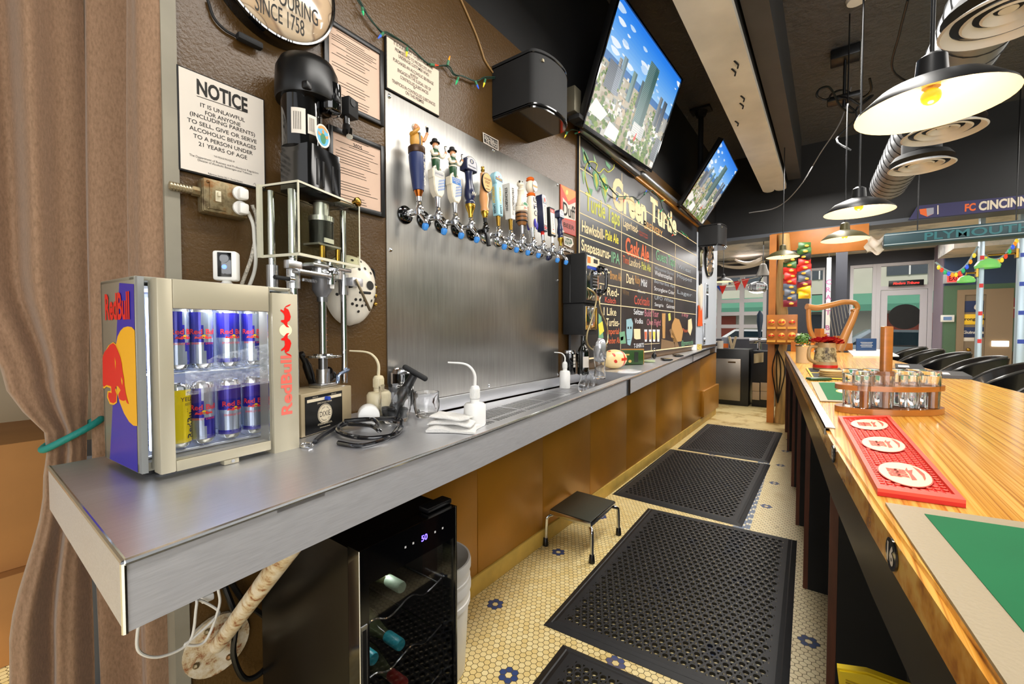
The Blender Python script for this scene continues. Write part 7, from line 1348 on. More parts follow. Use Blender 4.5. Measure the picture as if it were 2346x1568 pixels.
for i, y in enumerate((.62, 1.55, 2.66, 3.5, 4.34, 5.6, 6.6)):
    x = bx_at(y); mb = MB(BLACKM, Ti); mb.box2((x + .035, y, .002), (x + .54, y + .09, BZ - .157)); o = mb.build('divider', bar); mb = MB(DKWOOD, Ti); mb.box2((x + .014, y, .002), (x + .0345, y + .09, BZ - .157)); mb.build('edge_strip', o)
def bnum(s_, y, lab):
    x = bx_at(y); t = thing('number_plate', lab, 'number plate', (x - .0048 if y > 1.5 else x - .0008, y, BZ - .029))
    dd = Vector((bx_at(y + .1) - x, .1, 0)).normalized(); t.rotation_euler.z = atan2(dd.y, dd.x) + pi
    mb = MB(BLACKG); mb.prism(ell(0, 0, .026, .022, 28), -.0025, 0); mb.build('plate', t); mb = MB(PAPER); mb.text(s_, .026, (0, -.003, 0), None, bold=.04); mb.build('numerals', t)
bnum('16', .80, 'black oval plate with white 16 on the near front edge of the bar')
bnum('15', 1.36, 'black oval plate on the bar edge beside the red drip mat')
def quadthing(name, lab, cat, px, th, m_, z=BZ + .0006, group=None):
    P_ = [onz(x, y, z) for x, y in px]; c = sum(P_, Vector()) / 4; t = thing(name, lab, cat, (c.x, c.y, z), 0, group); Q = [p - c for p in P_]
    S = lambda u, v_, h=0: (lambda a: (a.x, a.y, h))(Q[0].lerp(Q[1], u).lerp(Q[3].lerp(Q[2], u), v_))
    return t, S
def plate(mb, S, u0, u1, v0, v1, z0, z1, m_): vs = [S(u, v_, z) for z in (z0, z1) for u, v_ in ((u0, v0), (u1, v0), (u1, v1), (u0, v1))]; mb.add(vs, [(3, 2, 1, 0), (4, 5, 6, 7), (0, 1, 5, 4), (1, 2, 6, 5), (2, 3, 7, 6), (3, 0, 4, 7)], m_)
def oval_on(mb, S, cu, cv, ru, rv, z, m_, n=36): mb.face([S(cu + ru * cos(2 * pi * i / n), cv + rv * sin(2 * pi * i / n), z) for i in range(n)], m_)
# red drip mat (corners: near left, near right, far right, far left)
t, S = quadthing('bar_drip_mat', 'red rubber drip mat with three cream logo ovals in front of the tasting rack', 'bar mat', [(2010, 1136), (2213, 1165), (2037, 961), (1920, 963)], .012, None)
RB = mat('mat_red', '#d41a0c', .4); RL = mat('mat_red_raised', '#e8503a', .45); mb = MB(RB); plate(mb, S, 0, 1, 0, 1, 0, .007, RB)
for a in ((0, 1, 0, .03), (0, 1, .97, 1), (0, .07, .03, .97), (.93, 1, .03, .97)): plate(mb, S, *a, .007, .013, RL)
mb.build('base', t); mb = MB(RL)
OV = [(.5, .17), (.5, .5), (.5, .83)]
for i in range(9):
    for j in range(46):
        u, v_ = .115 + i * .0962, .05 + j * .02; u += .0 if j % 2 else .0
        if all(((u - a) / .36) ** 2 + ((v_ - c) / .115) ** 2 > 1 for a, c in OV): mb.lathe([(.0042, .007), (.0042, .0095), (0, .010)], RL, 6, T=Matrix.Translation(S(u, v_, 0)))
mb.build('nubs', t); mb = MB(CREAM)
for a, c in OV:
    oval_on(mb, S, a, c, .345, .11, .0098, RL); oval_on(mb, S, a, c, .33, .105, .0102, mat('mat_cream', '#f0dcae', .5))
    P_ = [S(a + u, c + v_, .0106) for u, v_ in ((.18, .075), (.24, .05), (.27, .01), (.24, -.03), (.20, -.05), (.22, -.01), (.20, .04))]; mb.face(P_, RL); mb.face([S(a + u, c + v_, .0106) for u, v_ in ((.04, -.055), (.11, -.05), (.10, .0), (.15, .04), (.08, .03), (.09, .06), (.04, .03), (.06, .0))], RL)
    q0, q1 = Vector(S(a, c, .0106)), Vector(S(a, c + .1, .0106)); e1 = (q1 - q0).normalized(); e2 = Vector((-e1.y, e1.x, 0))
    for k_, s_ in enumerate(('BREWERS', 'GRINDER')): o_ = Vector(S(a - .14 + .1 * k_, c, .0106)); mb.text(s_, .016, (0, 0, 0), RL, T=Matrix(((-e1.x, 0, -e2.x * -1, o_.x), (-e1.y, 0, e2.y, o_.y), (0, -1, 0, o_.z), (0, 0, 0, 1))), w=.058, bold=.05)
mb.build('logo_ovals', t)
GF = mat('mat_green_felt', '#0c6a3c', .75, spec=.2, var=.06, vs=9); GBD = mat('mat_border', '#a08f70', .5, bump=.2, bs=200)
def felt(lab, px, ov, nm='bar_mat'):
    t, S = quadthing(nm, lab, 'bar mat', px, .004, None, group='green bar mats'); mb = MB(GBD); plate(mb, S, 0, 1, 0, 1, 0, .004, GBD); mb.build('backing', t); mb = MB(GF); plate(mb, S, .09, .91, .05, .95, .004, .0048, GF)
    oval_on(mb, S, .5, ov, .26, .155, .0051, mat('mat_gold', '#d8a83a', .5)); oval_on(mb, S, .5, ov, .24, .14, .0054, mat('mat_cream', '#f0dcae', .5))
    for du, dv in ((-.1, .03), (0, .04), (.1, .03), (-.05, -.03), (.06, -.03)): mb.face([S(.5 + du + .04 * cos(a) * (1 + .3 * sin(2 * a)), ov + dv + .03 * sin(a), .0057) for a in [i * pi / 6 for i in range(12)]], GF)
    mb.build('felt', t)
a, bq = onz(2028, 1157, BZ), onz(2346, 1203, BZ); cq = onz(2300, 1568, BZ); ux = (bq - a).normalized() * .46; uy = (cq - a); uy = uy.normalized() * .62
def topx(p): v = p - CAM; z = v.dot(_fw); return (1173 + F * v.dot(_rt) / z, 784 - F * v.dot(_up) / z)
felt('large green felt bar mat with cream oval at the near corner of the bar', [topx(a + uy), topx(a + uy + ux), topx(a + ux), topx(a)], .52)
felt('green felt bar mat with cream oval behind the tasting glass rack', [(1879, 921), (2100, 930), (2040, 878), (1858, 877)], .45)
# tasting rack with upturned glasses
OAK = mat('rack_oak', '#b06c28', .3, var=.12, vs=5, stretch=(3, 3, 14), coat=.4); rp = onz(2035, 944, BZ); RY_ = atan2(_rt.y, _rt.x) - .02
t = thing('tasting_rack', 'oval oak beer tasting rack with tall handle holding upturned glasses on the bar', 'rack', (rp.x, rp.y, BZ + .0006), RY_)
def stad(L_, w_): return [(L_ / 2 * cos(a) * (abs(cos(a)) ** -.15 if abs(cos(a)) > .01 else 1) if False else L_ / 2 * cos(a), w_ / 2 * sin(a)) for a in [i * pi / 24 for i in range(48)]]
GP = [(sx * .155 + (.012 if r_ else -.008), (-.036, .036)[r_]) for r_ in (0, 1) for sx in (-.72, -.26, .30, .74)]
for nm, z0, z1 in (('base_plate', 0, .020), ('upper_plate', .080, .097)): mb = MB(OAK); mb.zprism(stad(.355, .165), z0, z1); [mb.lathe([(.027, z1 + .0004), (.0, z1 + .0005)], mat('rack_hole', '#6a3c14', .5), 24, T=TR(x, y, 0)) for x, y in GP] if nm == 'upper_plate' else None; mb.build(nm, t)
for x in (-.125, .105): mb = MB(OAK); mb.box((x, -.05, .05), (.018, .014, .0595)); mb.build('spacer_post', t)
mb = MB(OAK); mb.box((-.012, 0, .16), (.032, .02, .28), bev=.004); mb.build('handle_post', t)
MI3 = mw(t); g0_ = None
for i, (x, y) in enumerate(GP):
    L_ = Vector((x, y, .0210)); lab = 'upturned clear tasting glass in the oak rack, %s row, %s' % (('front', 'back')[i // 4], ('leftmost', 'second from left', 'second from right', 'rightmost')[i % 4]); pos = MI3 @ L_
    if g0_ is None:
        g0_ = thing('tasting_glass', lab, 'glass', pos, 0, 'glasses in the tasting rack'); MB(GLASS).lathe([(.0255, 0), (.0265, .002), (.0295, .118), (.028, .126), (0, .128), (0, .112), (.0245, .110), (.0235, .002), (.0255, 0)], None, 28).build('glass', g0_)
    else: dup(g0_, pos, 0, lab)
# stein with roses, plant in a tin
sp_ = onz(1890, 848, BZ); t = thing('beer_stein', 'ceramic beer stein with brown scene and red base band, filled with red roses', 'stein', (sp_.x, sp_.y, BZ + .006), YAW)
STN = mat('stein_tan', '#a98a5c', .4, var=.2, vs=20); m, k, b = custom('stein_scene'); n = k.noise(k.coord('Object'), 26, 4, .7); k.l.new(k.ramp(n, [(.38, lin('#38291c')), (.48, lin('#8a7c58')), (.58, lin('#c4b78c'))]), b.inputs['Base Color']); b.inputs['Roughness'].default_value = .4; k.l.new(k.bump(n, .8, .01), b.inputs['Normal'])
mb = MB(STN); mb.lathe([(.072, 0), (.074, .012)], STN, 28); mb.lathe([(.073, .012), (.073, .032)], RED, 28); mb.lathe([(.072, .032), (.068, .055)], STN, 28); mb.lathe([(.068, .055), (.060, .155)], m, 28); mb.lathe([(.060, .155), (.058, .188), (.054, .188), (.056, .16), (.0, .15)], STN, 28); mb.build('body', t)
mb = MB(STN); mb.tube([(-.062, 0, .160), (-.105, 0, .158), (-.118, 0, .12), (-.112, 0, .07), (-.066, 0, .045)], .012, None, 10, 5); mb.build('handle', t)
m = mat('rose_red', '#b3101e', .5); 
for i, (x, y, z) in enumerate(((0, -.015, .225), (.045, -.01, .22), (-.05, .0, .218), (.075, .02, .205))):
    r_ = thing('rose', ['red rose at the middle of the stein bunch', 'red rose right of the middle of the stein', 'red rose hanging left over the stein handle', 'red rose at the right rim of the stein'][i], 'rose', (sp_.x + x * cos(YAW) - y * sin(YAW), sp_.y + x * sin(YAW) + y * cos(YAW), BZ + z - .02), i * 1.3, 'roses in the stein'); mb = MB(m)
    for q_ in range(4):
        R_ = .010 + .009 * q_; n_ = 3 + q_
        for s_ in range(n_):
            def pet(u, v_): a = 2 * pi * (s_ + (u - .5) * 1.5) / n_ + q_ * .7; e_ = cos((u - .5) * pi * .8); r2 = R_ * (.4 + .75 * sin(pi * .55 * v_)) + .004 * v_ * q_; return (r2 * cos(a), r2 * sin(a), .036 * v_ * e_ * (1 - .16 * q_) + .004 * v_ * sin(u * 9))
            mb.grid(pet, 6, 5)
        r_.scale = (1.12, 1.12, 1.2); mb.build('petals', r_); MB(VEST).tube([(0, 0, 0), (0, 0, -.05)], .003).build('stem', r_)
vp = onz(1839, 832, BZ); t = thing('tin_planter', 'cream tin holding a small round green plant on the far part of the bar', 'planter', (vp.x, vp.y, BZ + .001)); mb = MB(mat('tin_cream', '#cbb28a', .4)); mb.lathe([(.05, 0), (.052, .14), (.055, .15), (.048, .15), (0, .14)], None, 24); mb.build('tin', t); mb = MB(CHROME); mb.lathe([(.053, .142), (.056, .146), (.056, .158), (.048, .158)], None, 24); mb.build('rim', t)
t2 = thing('green_plant', 'small round leafy green plant in the cream tin', 'plant', (vp.x, vp.y, BZ + .145)); r = random.Random(4); mb = MB(mat('leaf_green', '#4f7a26', .5, var=.35, vs=40))
for i in range(260): d = Vector((r.gauss(0, 1), r.gauss(0, 1), r.gauss(0, .8) + .5)).normalized(); c = d * (.06 * r.uniform(.7, 1.05)) + Vector((0, 0, .05)); e1 = d.orthogonal().normalized() * .011; e2 = d.cross(e1).normalized() * .008; mb.face([c - e1, c + e2 + d * .004, c + e1, c - e2 + d * .004])
o = mb.build('foliage', t2, recalc=False)
# small flat things along the bar
for px, m_, lab, nm, cat, th in (([(1861, 868), (1935, 872), (1925, 845), (1846, 845)], BLACKM, 'black rubber service mat with yellow edging under the stein', 'service_mat', 'bar mat', .005), ([(2135, 866), (2228, 870), (2205, 858), (2128, 855)], mat('menu_grey', '#3a3a3c', .4), 'grey menu folder lying on the bar behind the tasting rack', 'menu_folder', 'menu', .018), ([(1955, 818), (2060, 818), (2030, 803), (1940, 803)], WHITE, 'white tray lying on the far part of the bar', 'tray', 'tray', .012), ([(2052, 846), (2120, 850), (2110, 838), (2050, 836)], BLACKM, 'black menu lying beside the bar stools', 'menu_folder', 'menu', .01)):
    t, S = quadthing(nm, lab, cat, px, th, None); mb = MB(m_); plate(mb, S, 0, 1, 0, 1, 0, th, m_); mb.build('sheet', t); mb = MB(YELLOW if nm == 'service_mat' else PAPER); [plate(mb, S, *q_, th, th + .0008, None) for q_ in ([(0, .06, 0, 1), (.06, 1, 0, .06), (.06, 1, .45, .5)] if nm == 'service_mat' else [(.1, .5, .2, .6)])]; mb.build('marking', t)
for i in range(4): q_ = onz(1905, 866, BZ); tag(MB(mat('coaster_tan', '#b89a66', .6)).lathe([(.062, 0), (.064, .002), (.064, .009), (0, .011)], None, 28).build('coaster', loc=(q_.x + .004 * (i % 2), q_.y, BZ + .001 + i * .0115)), 'round tan coaster in the pile between stein and tasting rack', 'coaster', 'pile of round coasters')
q_ = onz(1876, 872, BZ); t = thing('bottle_opener', 'dark green folded cloth beside the pile of round coasters', 'cloth', (q_.x, q_.y, BZ + .001), .6); t.name = 'bar_cloth'; MB(VEST).box((0, 0, .008), (.12, .05, .015), bev=.006).build('cloth', t)
hp = onz(1905, 806, BZ); t = thing('wooden_harp', 'wooden harp ornament standing at the far end of the bar', 'harp', (hp.x, hp.y, BZ + .001), YAW); HW = mat('harp_wood', '#a86f34', .3, coat=.3); s_ = up(hp, 1)
mb = MB(HW); H_ = lambda px, py: Vector(((px - 1905) * s_, 0, (806 - py) * s_))
mb.tube([H_(1922, 806), H_(1935, 770), H_(1950, 735), H_(1958, 712)], [9 * s_, 7 * s_], None, 10, 4); mb.build('sound_box', t); mb = MB(HW); mb.tube([H_(1846, 703), H_(1870, 706), H_(1900, 700), H_(1930, 693), H_(1955, 695), H_(1962, 708), H_(1950, 714)], [7 * s_, 5 * s_], None, 10, 5); mb.build('neck', t); mb = MB(HW); mb.tube([H_(1850, 706), H_(1852, 740), H_(1858, 765), H_(1880, 800), H_(1922, 806)], [5 * s_, 5 * s_], None, 10, 5); mb.build('pillar', t)
mb = MB(mat('harp_string', '#c8c4b8', .3, .6)); [mb.tube([H_(1895 + 7 * i, 701 - i), H_(1912 + 5 * i, 790 - 12 * i)], .003, None, 4) for i in range(8)]; mb.build('strings', t)
ORB = mat('orange_box', '#d07a26', .5, var=.15, vs=6)
for i, (px, py, w_, h_, lab) in enumerate(((1838, 806, .22, .22, 'orange wooden caddy at the far end of the bar beside the post'), (1880, 803, .2, .30, 'orange stepped wooden holder in front of the harp'), (1925, 804, .24, .2, 'orange napkin holder right of the harp foot'))):
    q_ = onz(px, py, BZ); t = thing('wooden_caddy', lab, 'caddy', (q_.x, q_.y, BZ + .001), YAW); mb = MB(ORB); mb.prism([(-w_ / 2, 0), (w_ / 2, 0), (w_ / 2, h_ * .5), (w_ * .2, h_ * .5), (w_ * .2, h_ * .75), (0, h_ * .75), (0, h_), (-w_ * .25, h_), (-w_ * .25, h_ * .6), (-w_ / 2, h_ * .6)], -.06, .06); mb.build('holder', t); mb = MB(PAPER); mb.box((.05 * (i - 1), -.02, h_ * .8), (.08, .03, .12)); mb.build('cards', t)
q_ = onz(1984, 806, BZ); t = thing('menu_stand', 'blue printed menu card stand on the bar right of the harp', 'menu', (q_.x, q_.y, BZ + .001), YAW); mb = MB(mat('menu_blue', '#2f4a72', .4)); mb.box((0, 0, .085), (.26, .012, .17), bev=.002); mb.build('card', t); mb = MB(PAPER); [mb.box((0, -.0068, .12 - .02 * i), (.16 - .02 * (i % 2), .001, .006)) for i in range(4)]; mb.build('print', t)
# stools
VIN = mat('black_vinyl_seat', '#0c0d10', .25, coat=.35); st0 = None
for i, y in enumerate((3.5, 4.2, 4.9, 5.6, 6.3, 7.0)):
    x = bx_at(y) + BWD + .27; lab = 'black upholstered bar stool with curved back at the bar, %s from the near end' % ('first', 'second', 'third', 'fourth', 'fifth', 'sixth')[i]
    if st0 is None:
        st0 = thing('bar_stool', lab, 'stool', (x, y, 0), -.12, 'bar stools'); mb = MB(VIN); mb.lathe([(.19, .70), (.21, .72), (.21, .76), (.19, .785), (0, .79)], None, 28); mb.build('seat', st0)
        mb = MB(VIN); A0, A1 = -1.9, 1.9
        def sh(u, v_, r_): a = A0 + (A1 - A0) * u; top = 1.13 - .18 * abs(2 * u - 1) ** 3; return ((r_ + .05 * v_) * cos(a), (r_ + .05 * v_) * sin(a), .775 + (top - .775) * v_)
        mb.grid(lambda u, v_: sh(u, v_, .215), 24, 6); mb.grid(lambda u, v_: sh(u, v_, .255), 24, 6); [mb.grid(lambda u, v_: tuple(Vector(sh(u, q_, .215)).lerp(Vector(sh(u, q_, .255)), v_)), 24, 1) for q_ in (0, 1)]; [mb.grid(lambda u, v_: tuple(Vector(sh(q_, v_, .215)).lerp(Vector(sh(q_, v_, .255)), u)), 1, 6) for q_ in (0, 1)]; mb.build('backrest', st0)
        mb = MB(mat('piping', '#3c3a36', .2)); mb.tube([sh(i_ / 24, 1.02, .235) for i_ in range(25)], .010, None, 8); mb.build('piping', st0)
        for a in (.8, 2.36, 3.93, 5.5): mb = MB(BLACK); mb.cyl((.20 * cos(a), .20 * sin(a), .002), (.14 * cos(a), .14 * sin(a), .70), .014); mb.build('leg', st0)
        mb = MB(CHROME); mb.tube([(.18 * cos(a), .18 * sin(a), .25) for a in [i_ * pi / 12 for i_ in range(24)]], .009, None, 8, closed=True); mb.build('foot_ring', st0)
    else: dup(st0, (x, y, 0), -.12, lab)
# clutter under the bar
MESH = mat('black_mesh', '#1c1c1e', .5, .4, bump=.6, bs=120)
for i, (y, z, lab) in enumerate(((.85, .30, 'black plastic crate under the bar, nearest one'), (1.15, .45, 'black plastic crate under the bar behind the nearest'), (2.0, .3, 'black crate under the bar beyond the second divider'))):
    x = bx_at(y) + .12; t = thing('storage_crate', lab, 'crate', (x, y, .002), .06, 'crates under the bar'); mb = MB(MESH); mb.box((.2, 0, z / 2), (.36, .24, z)); mb.build('basket', t); mb = MB(BLACK); [mb.box((.019, -.1 + .04 * j, z / 2), (.006, .010, z * .9)) for j in range(6)]; mb.box((.2, 0, z + .005), (.38, .26, .010)); mb.build('slatted_rim', t)
t = thing('rubbish_bag', 'dark bag stuffed under the bar above the crates', 'bag', (bx_at(1.3) + .2, 1.32, .47)); blob_ = blob('dark_bag', 'tmp', 'bag', (0, 0, 0), (.06, .06, .10), mat('dark_bag', '#24262c', .3), 3, .5); blob_.parent = t; blob_.name = 'sack'
for k_ in ('label', 'category'): del blob_[k_]
q_ = onz(1985, 1535, .62); t = thing('dust_pan', 'yellow plastic dust pan stored under the near part of the bar', 'dust pan', (q_.x + .02, q_.y, .02), 0); mb = MB(mat('pan_yellow', '#e8c812', .4)); mb.prism([(-.06, .5), (.12, .5), (.14, .57), (.05, .60), (-.02, .60), (-.07, .585)], -.012, .012, bev=.004); mb.box((.04, 0, .25), (.04, .018, .5), None, .006); mb.build('pan', t); mb = MB(mat('pan_ridge', '#a88c10', .5)); [mb.box((-.02, -.0132, .545 + .006 * i), (.07, .002, .002)) for i in range(5)]; mb.build('ridges', t)
# ================================================================== lamps, ducts, wires
SHOUT = mat('lamp_black', '#1a1a1b', .35, .4); SHIN = mat('lamp_cream', '#f3dcb4', .5, ); AMB = mat('amber_bulb', '#c88a18', .2, emit=.8); CAV = mat('lamp_socket', '#b89a58', .3, .8)
SHG = mat('lamp_olive', '#4a4428', .4, .3)
def pendant(lab, pos, r, out, power, top=CEIL - .002):
    t = thing('pendant_lamp', lab, 'lamp', pos, 0, 'black barn pendant lamps'); s_ = r / .21
    mb = MB(out); mb.lathe([(.21 * s_, 0), (.205 * s_, .012 * s_), (.15 * s_, .062 * s_), (.08 * s_, .092 * s_), (.045 * s_, .105 * s_), (.04 * s_, .17 * s_), (.02 * s_, .185 * s_), (0, .186 * s_)], None, 40, cap=False); o = mb.build('shade', t)
    mb = MB(SHIN); mb.lathe([(.2095 * s_, .0005), (.202 * s_, .010 * s_), (.147 * s_, .058 * s_), (.07 * s_, .088 * s_), (0, .092 * s_)], None, 40, cap=False); mb.build('lining', t)
    mb = MB(AMB); mb.sph((0, 0, .04 * s_), .028 * s_); mb.build('bulb', t); mb = MB(CAV); mb.cyl((0, 0, .07 * s_), (0, 0, .09 * s_), .025 * s_); mb.build('socket', t)
    mb = MB(BLACK); mb.cyl((0, 0, .18 * s_), (0, 0, top - pos.z), .005); mb.build('cord', t)
    l = bpy.data.lights.new('lamp_glow', 'POINT'); l.energy = power; l.color = (1, .86, .66); l.shadow_soft_size = .03; o = bpy.data.objects.new('lamp_glow', l); C.objects.link(o); o.location = pos + Vector((0, 0, -.035))
for px, py, dd, lab, out, pw_ in ((2132, 248, 1.17, 'largest black barn pendant lamp, nearest over the bar', SHOUT, 2.2), (1967, 487, 2.46, 'black barn pendant lamp second along over the bar', SHOUT, 2.2), (1935, 550, 3.57, 'olive barn pendant lamp third along over the bar', SHG, 2.2), (1793, 590, 4.9, 'olive barn pendant lamp in front of the wooden post', SHG, 2.2)): pendant(lab, atd(px, py, dd), .165, out, pw_)
p = atd(1657, 646, 8.2); pendant('small grey pendant lamp far off before the garage door', p, .17, SHOUT, 2, 2.929)
DUCT = mat('duct_galvanised', '#85878a', .5, .7, var=.1, vs=3); dc = [atd(2310, 42, 1.55), atd(2160, 305, 2.5), atd(2110, 383, 3.1)]
e_ = onz(2052, 432, 2.72); zD = 2.83; ax0 = Vector((dc[0].x - .02, .6, zD)); ax1 = Vector((dc[2].x - .20, e_.y + .15, zD)); p1_, p2_ = onz(2205, 120, zD), onz(2035, 425, zD); ax1 = p2_; ax0 = p1_ + (p1_ - p2_) * .55
t = thing('air_duct', 'round spiral galvanised air duct hung under the black ceiling above the bar', 'duct', ax1); Ti = Matrix.Translation(-ax1); mb = MB(DUCT, Ti); rD = .15; mb.cyl(ax0, ax1, rD, None, 40); mb.build('tube', t)
mb = MB(BLACKM, Ti); L_ = ax1 - ax0; n_ = int(L_.length / .13); e1 = L_.normalized(); f1_ = e1.cross(Vector((0, 0, 1))).normalized(); g1 = f1_.cross(e1); mb.tube([ax0 + L_ * (i / (n_ * 20)) + (f1_ * cos(2 * pi * i / 20) + g1 * sin(2 * pi * i / 20)) * (rD + .001) for i in range(n_ * 20 + 1)], .0045, None, 5); mb.build('spiral_seam', t)
for i, p in enumerate(dc):
    fx_ = ax0 + L_ * ((p.y - ax0.y) / L_.y); t = thing('ceiling_diffuser', 'round white ring air diffuser under the duct, %s' % ('nearest and largest', 'middle one beside the lamp', 'farthest of three')[i], 'air vent', p, 0, 'round air diffusers'); DW = mat('diffuser_white', '#d3d3d4', .4, .2)
    for j, (r0, z) in enumerate(((.185, 0), (.125, .010), (.072, .018))): mb = MB(DW); mb.lathe([(r0, z), (r0 - .008, z - .005), (r0 - .034, z + .018), (r0 - .032, z + .022), (r0, z)], None, 40); mb.build('ring', t)
    mb = MB(DW); mb.lathe([(0, .028), (.026, .03), (.022, .04), (0, .05)], None, 24); mb.build('hub', t); mb = MB(BLACKM); mb.lathe([(.178, .045), (.15, .085), (.1, .10), (0, .10)], None, 32, cap=False); hh_ = zD - rD * .8 - p.z; mb.cyl((0, 0, .101), (fx_.x - p.x, 0, max(.12, hh_)), .11); mb.build('throat', t)
# wires and boxes on the ceiling
jb = onz(1935, 190, CEIL - .3); t = thing('ceiling_junction', 'tangle of black cable and a junction box below the black ceiling', 'junction box', (jb.x, jb.y, CEIL - .001)); mb = MB(BLACK); mb.box((0, 0, -.05), (.22, .18, .09), bev=.01); mb.cyl((0, 0, -.09), (0, .05, -.5), .012); mb.box((0, .06, -.42), (.26, .14, .05), None, .015); mb.build('box', t)
mb = MB(BLACK); mb.tube([(.3 * cos(a * .7) * (.6 + .1 * sin(a * 3)), .2 * sin(a), -.32 - .07 * sin(a * 2) - .02 * a) for a in [i * .5 for i in range(24)]], .010, None, 6, 3); mb.tube([(0, .06, -.45), (.1, .1, -.6), (-.05, .15, -.75), (.06, .1, -.9)], .008, None, 6, 4); mb.build('cable_coil', t)
WG = mat('pale_wire', '#8d8d90', .5)
tag(MB(WG).tube([onz(x, y, z) for x, y, z in ((1716, 488, 3.0), (1780, 475, 3.0), (1830, 430, 3.1), (1880, 350, 3.3), (1925, 280, 3.5), (1950, 200, 3.9))], .006, None, 6, 6).build('ceiling_wire'), 'pale loose wire swagging across the black ceiling by the beam end', 'cable')
tag(MB(WG).tube([onz(x, y, 3.9) for x, y in ((1310, 10), (1330, 60), (1345, 110), (1348, 160))], .008, None, 6, 5).build('ceiling_wire'), 'pale thin wire hanging left of the near television', 'cable')
tag(MB(BLACK).tube([onz(x, y, 3.6) for x, y in ((2080, 0), (2060, 80), (2045, 160), (2100, 200))], .008, None, 6, 5).build('ceiling_wire'), 'black wire hanging beside the spiral duct', 'cable')
p = onz(1962, 2, CEIL - .02); tag(MB(WHITE).lathe([(.0, -.03), (.06, -.028), (.07, 0)], None, 20).build('smoke_detector', loc=(p.x, p.y, CEIL - .002)), 'white round ceiling cap above the pendant lamp cord', 'smoke detector')
# scarves on the header
hq = lambda px, py, y=HDRY - .035: ony(px, py, y)
ps = [hq(2082, 504), hq(2102, 472), hq(2420, 440), hq(2430, 470)]; t = thing('football_scarf', 'purple and orange scarf reading FC Cincinnati stretched on the black header', 'scarf', (ps[0].x, HDRY - .035, ps[0].z)); Q = lambda px, py: (lambda p: (p.x - ps[0].x, p.z - ps[0].z))(hq(px, py))
mb = MB(mat('scarf_purple', '#3c3a5e', .8)); mb.prism([(p.x - ps[0].x, p.z - ps[0].z) for p in ps], -.006, .012); mb.build('cloth', t); mb = MB(mat('scarf_orange', '#e0662c', .7))
mb.flat([Q(2106, 480), Q(2139, 476), Q(2139, 490), Q(2124, 497), Q(2108, 491)], -.0066); mb.flat([Q(2122, 478), Q(2139, 476), Q(2139, 490), Q(2124, 496)], -.0070, mat('scarf_grey', '#9a9aa4', .7))
[mb.flat([Q(a, c), Q(a + 3, c - .3), Q(a + 3 - .0, c + 20), Q(a, c + 21)], -.0068, mat('scarf_cream', '#d8cbb4', .7)) for a, c in ((2147, 471),)]
a, c = Q(2210, 477), Q(2235, 474); mb.text('FC', .085, ((a[0] + c[0]) / 2, -.007, (a[1] + c[1]) / 2), None, w=c[0] - a[0], bold=.04); a, c = Q(2242, 470), Q(2400, 458); mb.text('CINCINNATI', .10, ((a[0] + c[0]) / 2, -.007, (a[1] + c[1]) / 2), mat('scarf_cream', '#d8cbb4', .7), w=c[0] - a[0], bold=.04); mb.build('lettering', t)
y_ = 6.7; a, c = ony(2025, 550, y_), ony(2440, 500, y_); t = thing('banner_roll', 'dark teal boxed banner reading Plymouth slung below the header', 'banner', (a.x, y_, a.z)); zc_ = [ony(2025, 535, y_).z - a.z, ony(2025, 567, y_).z - a.z]; w_ = c.x - a.x
mb = MB(mat('banner_teal', '#23424a', .5)); mb.box2((0, 0, zc_[1]), (w_, .22, zc_[0]), bev=.02); mb.build('case', t); mb = MB(mat('banner_pale', '#a9b8bc', .5)); [mb.box2((0, -.003, z), (w_, -.0005, z + .008)) for z in (zc_[1] + .022, zc_[0] - .03)]; mb.text('PLYMOUTH', .085, (w_ * .55, -.003, (zc_[0] + zc_[1]) / 2), mat('banner_letter', '#2f7078', .5), w=.8, bold=.02); mb.build('lettering', t); mb = MB(WHITE); mb.grid(lambda u, v_: (-.16 + .16 * v_ + .02 * sin(9 * u), .02 + .16 * u, zc_[0] - .04 - .16 * u + .03 * sin(7 * v_)), 8, 8); mb.build('folded_end', t)
for x in (.3, w_ - .3): mb = MB(BLACK); mb.cyl((x, .1, zc_[0] + .001), (x, .1, CEIL - .002 - a.z), .006); mb.build('hanger', t)
for i, (px, py, w2, l2) in enumerate(((2100, 582, 1.5, .5), (1700, 600, .9, .35), (1715, 590, .5, .3), (2000, 590, .6, .35))):
    p = onz(px, py, 2.90); t = thing('ceiling_flag', ('pale draped flag under the far ceiling before the front door', 'pale draped cloth under the far ceiling above the garage door', 'grey draped cloth near the header above the garage door', 'small pale cloth under the far ceiling behind the third lamp')[i], 'flag', (p.x, p.y, 2.90)); mb = MB(mat('flag_pale', '#e0d6d0', .7)); mb.grid(lambda u, v_: (w2 * (u - .5), l2 * (v_ - .5), -.03 - .09 * sin(pi * u) - .03 * sin(9 * v_)), 16, 8); mb.build('cloth', t)
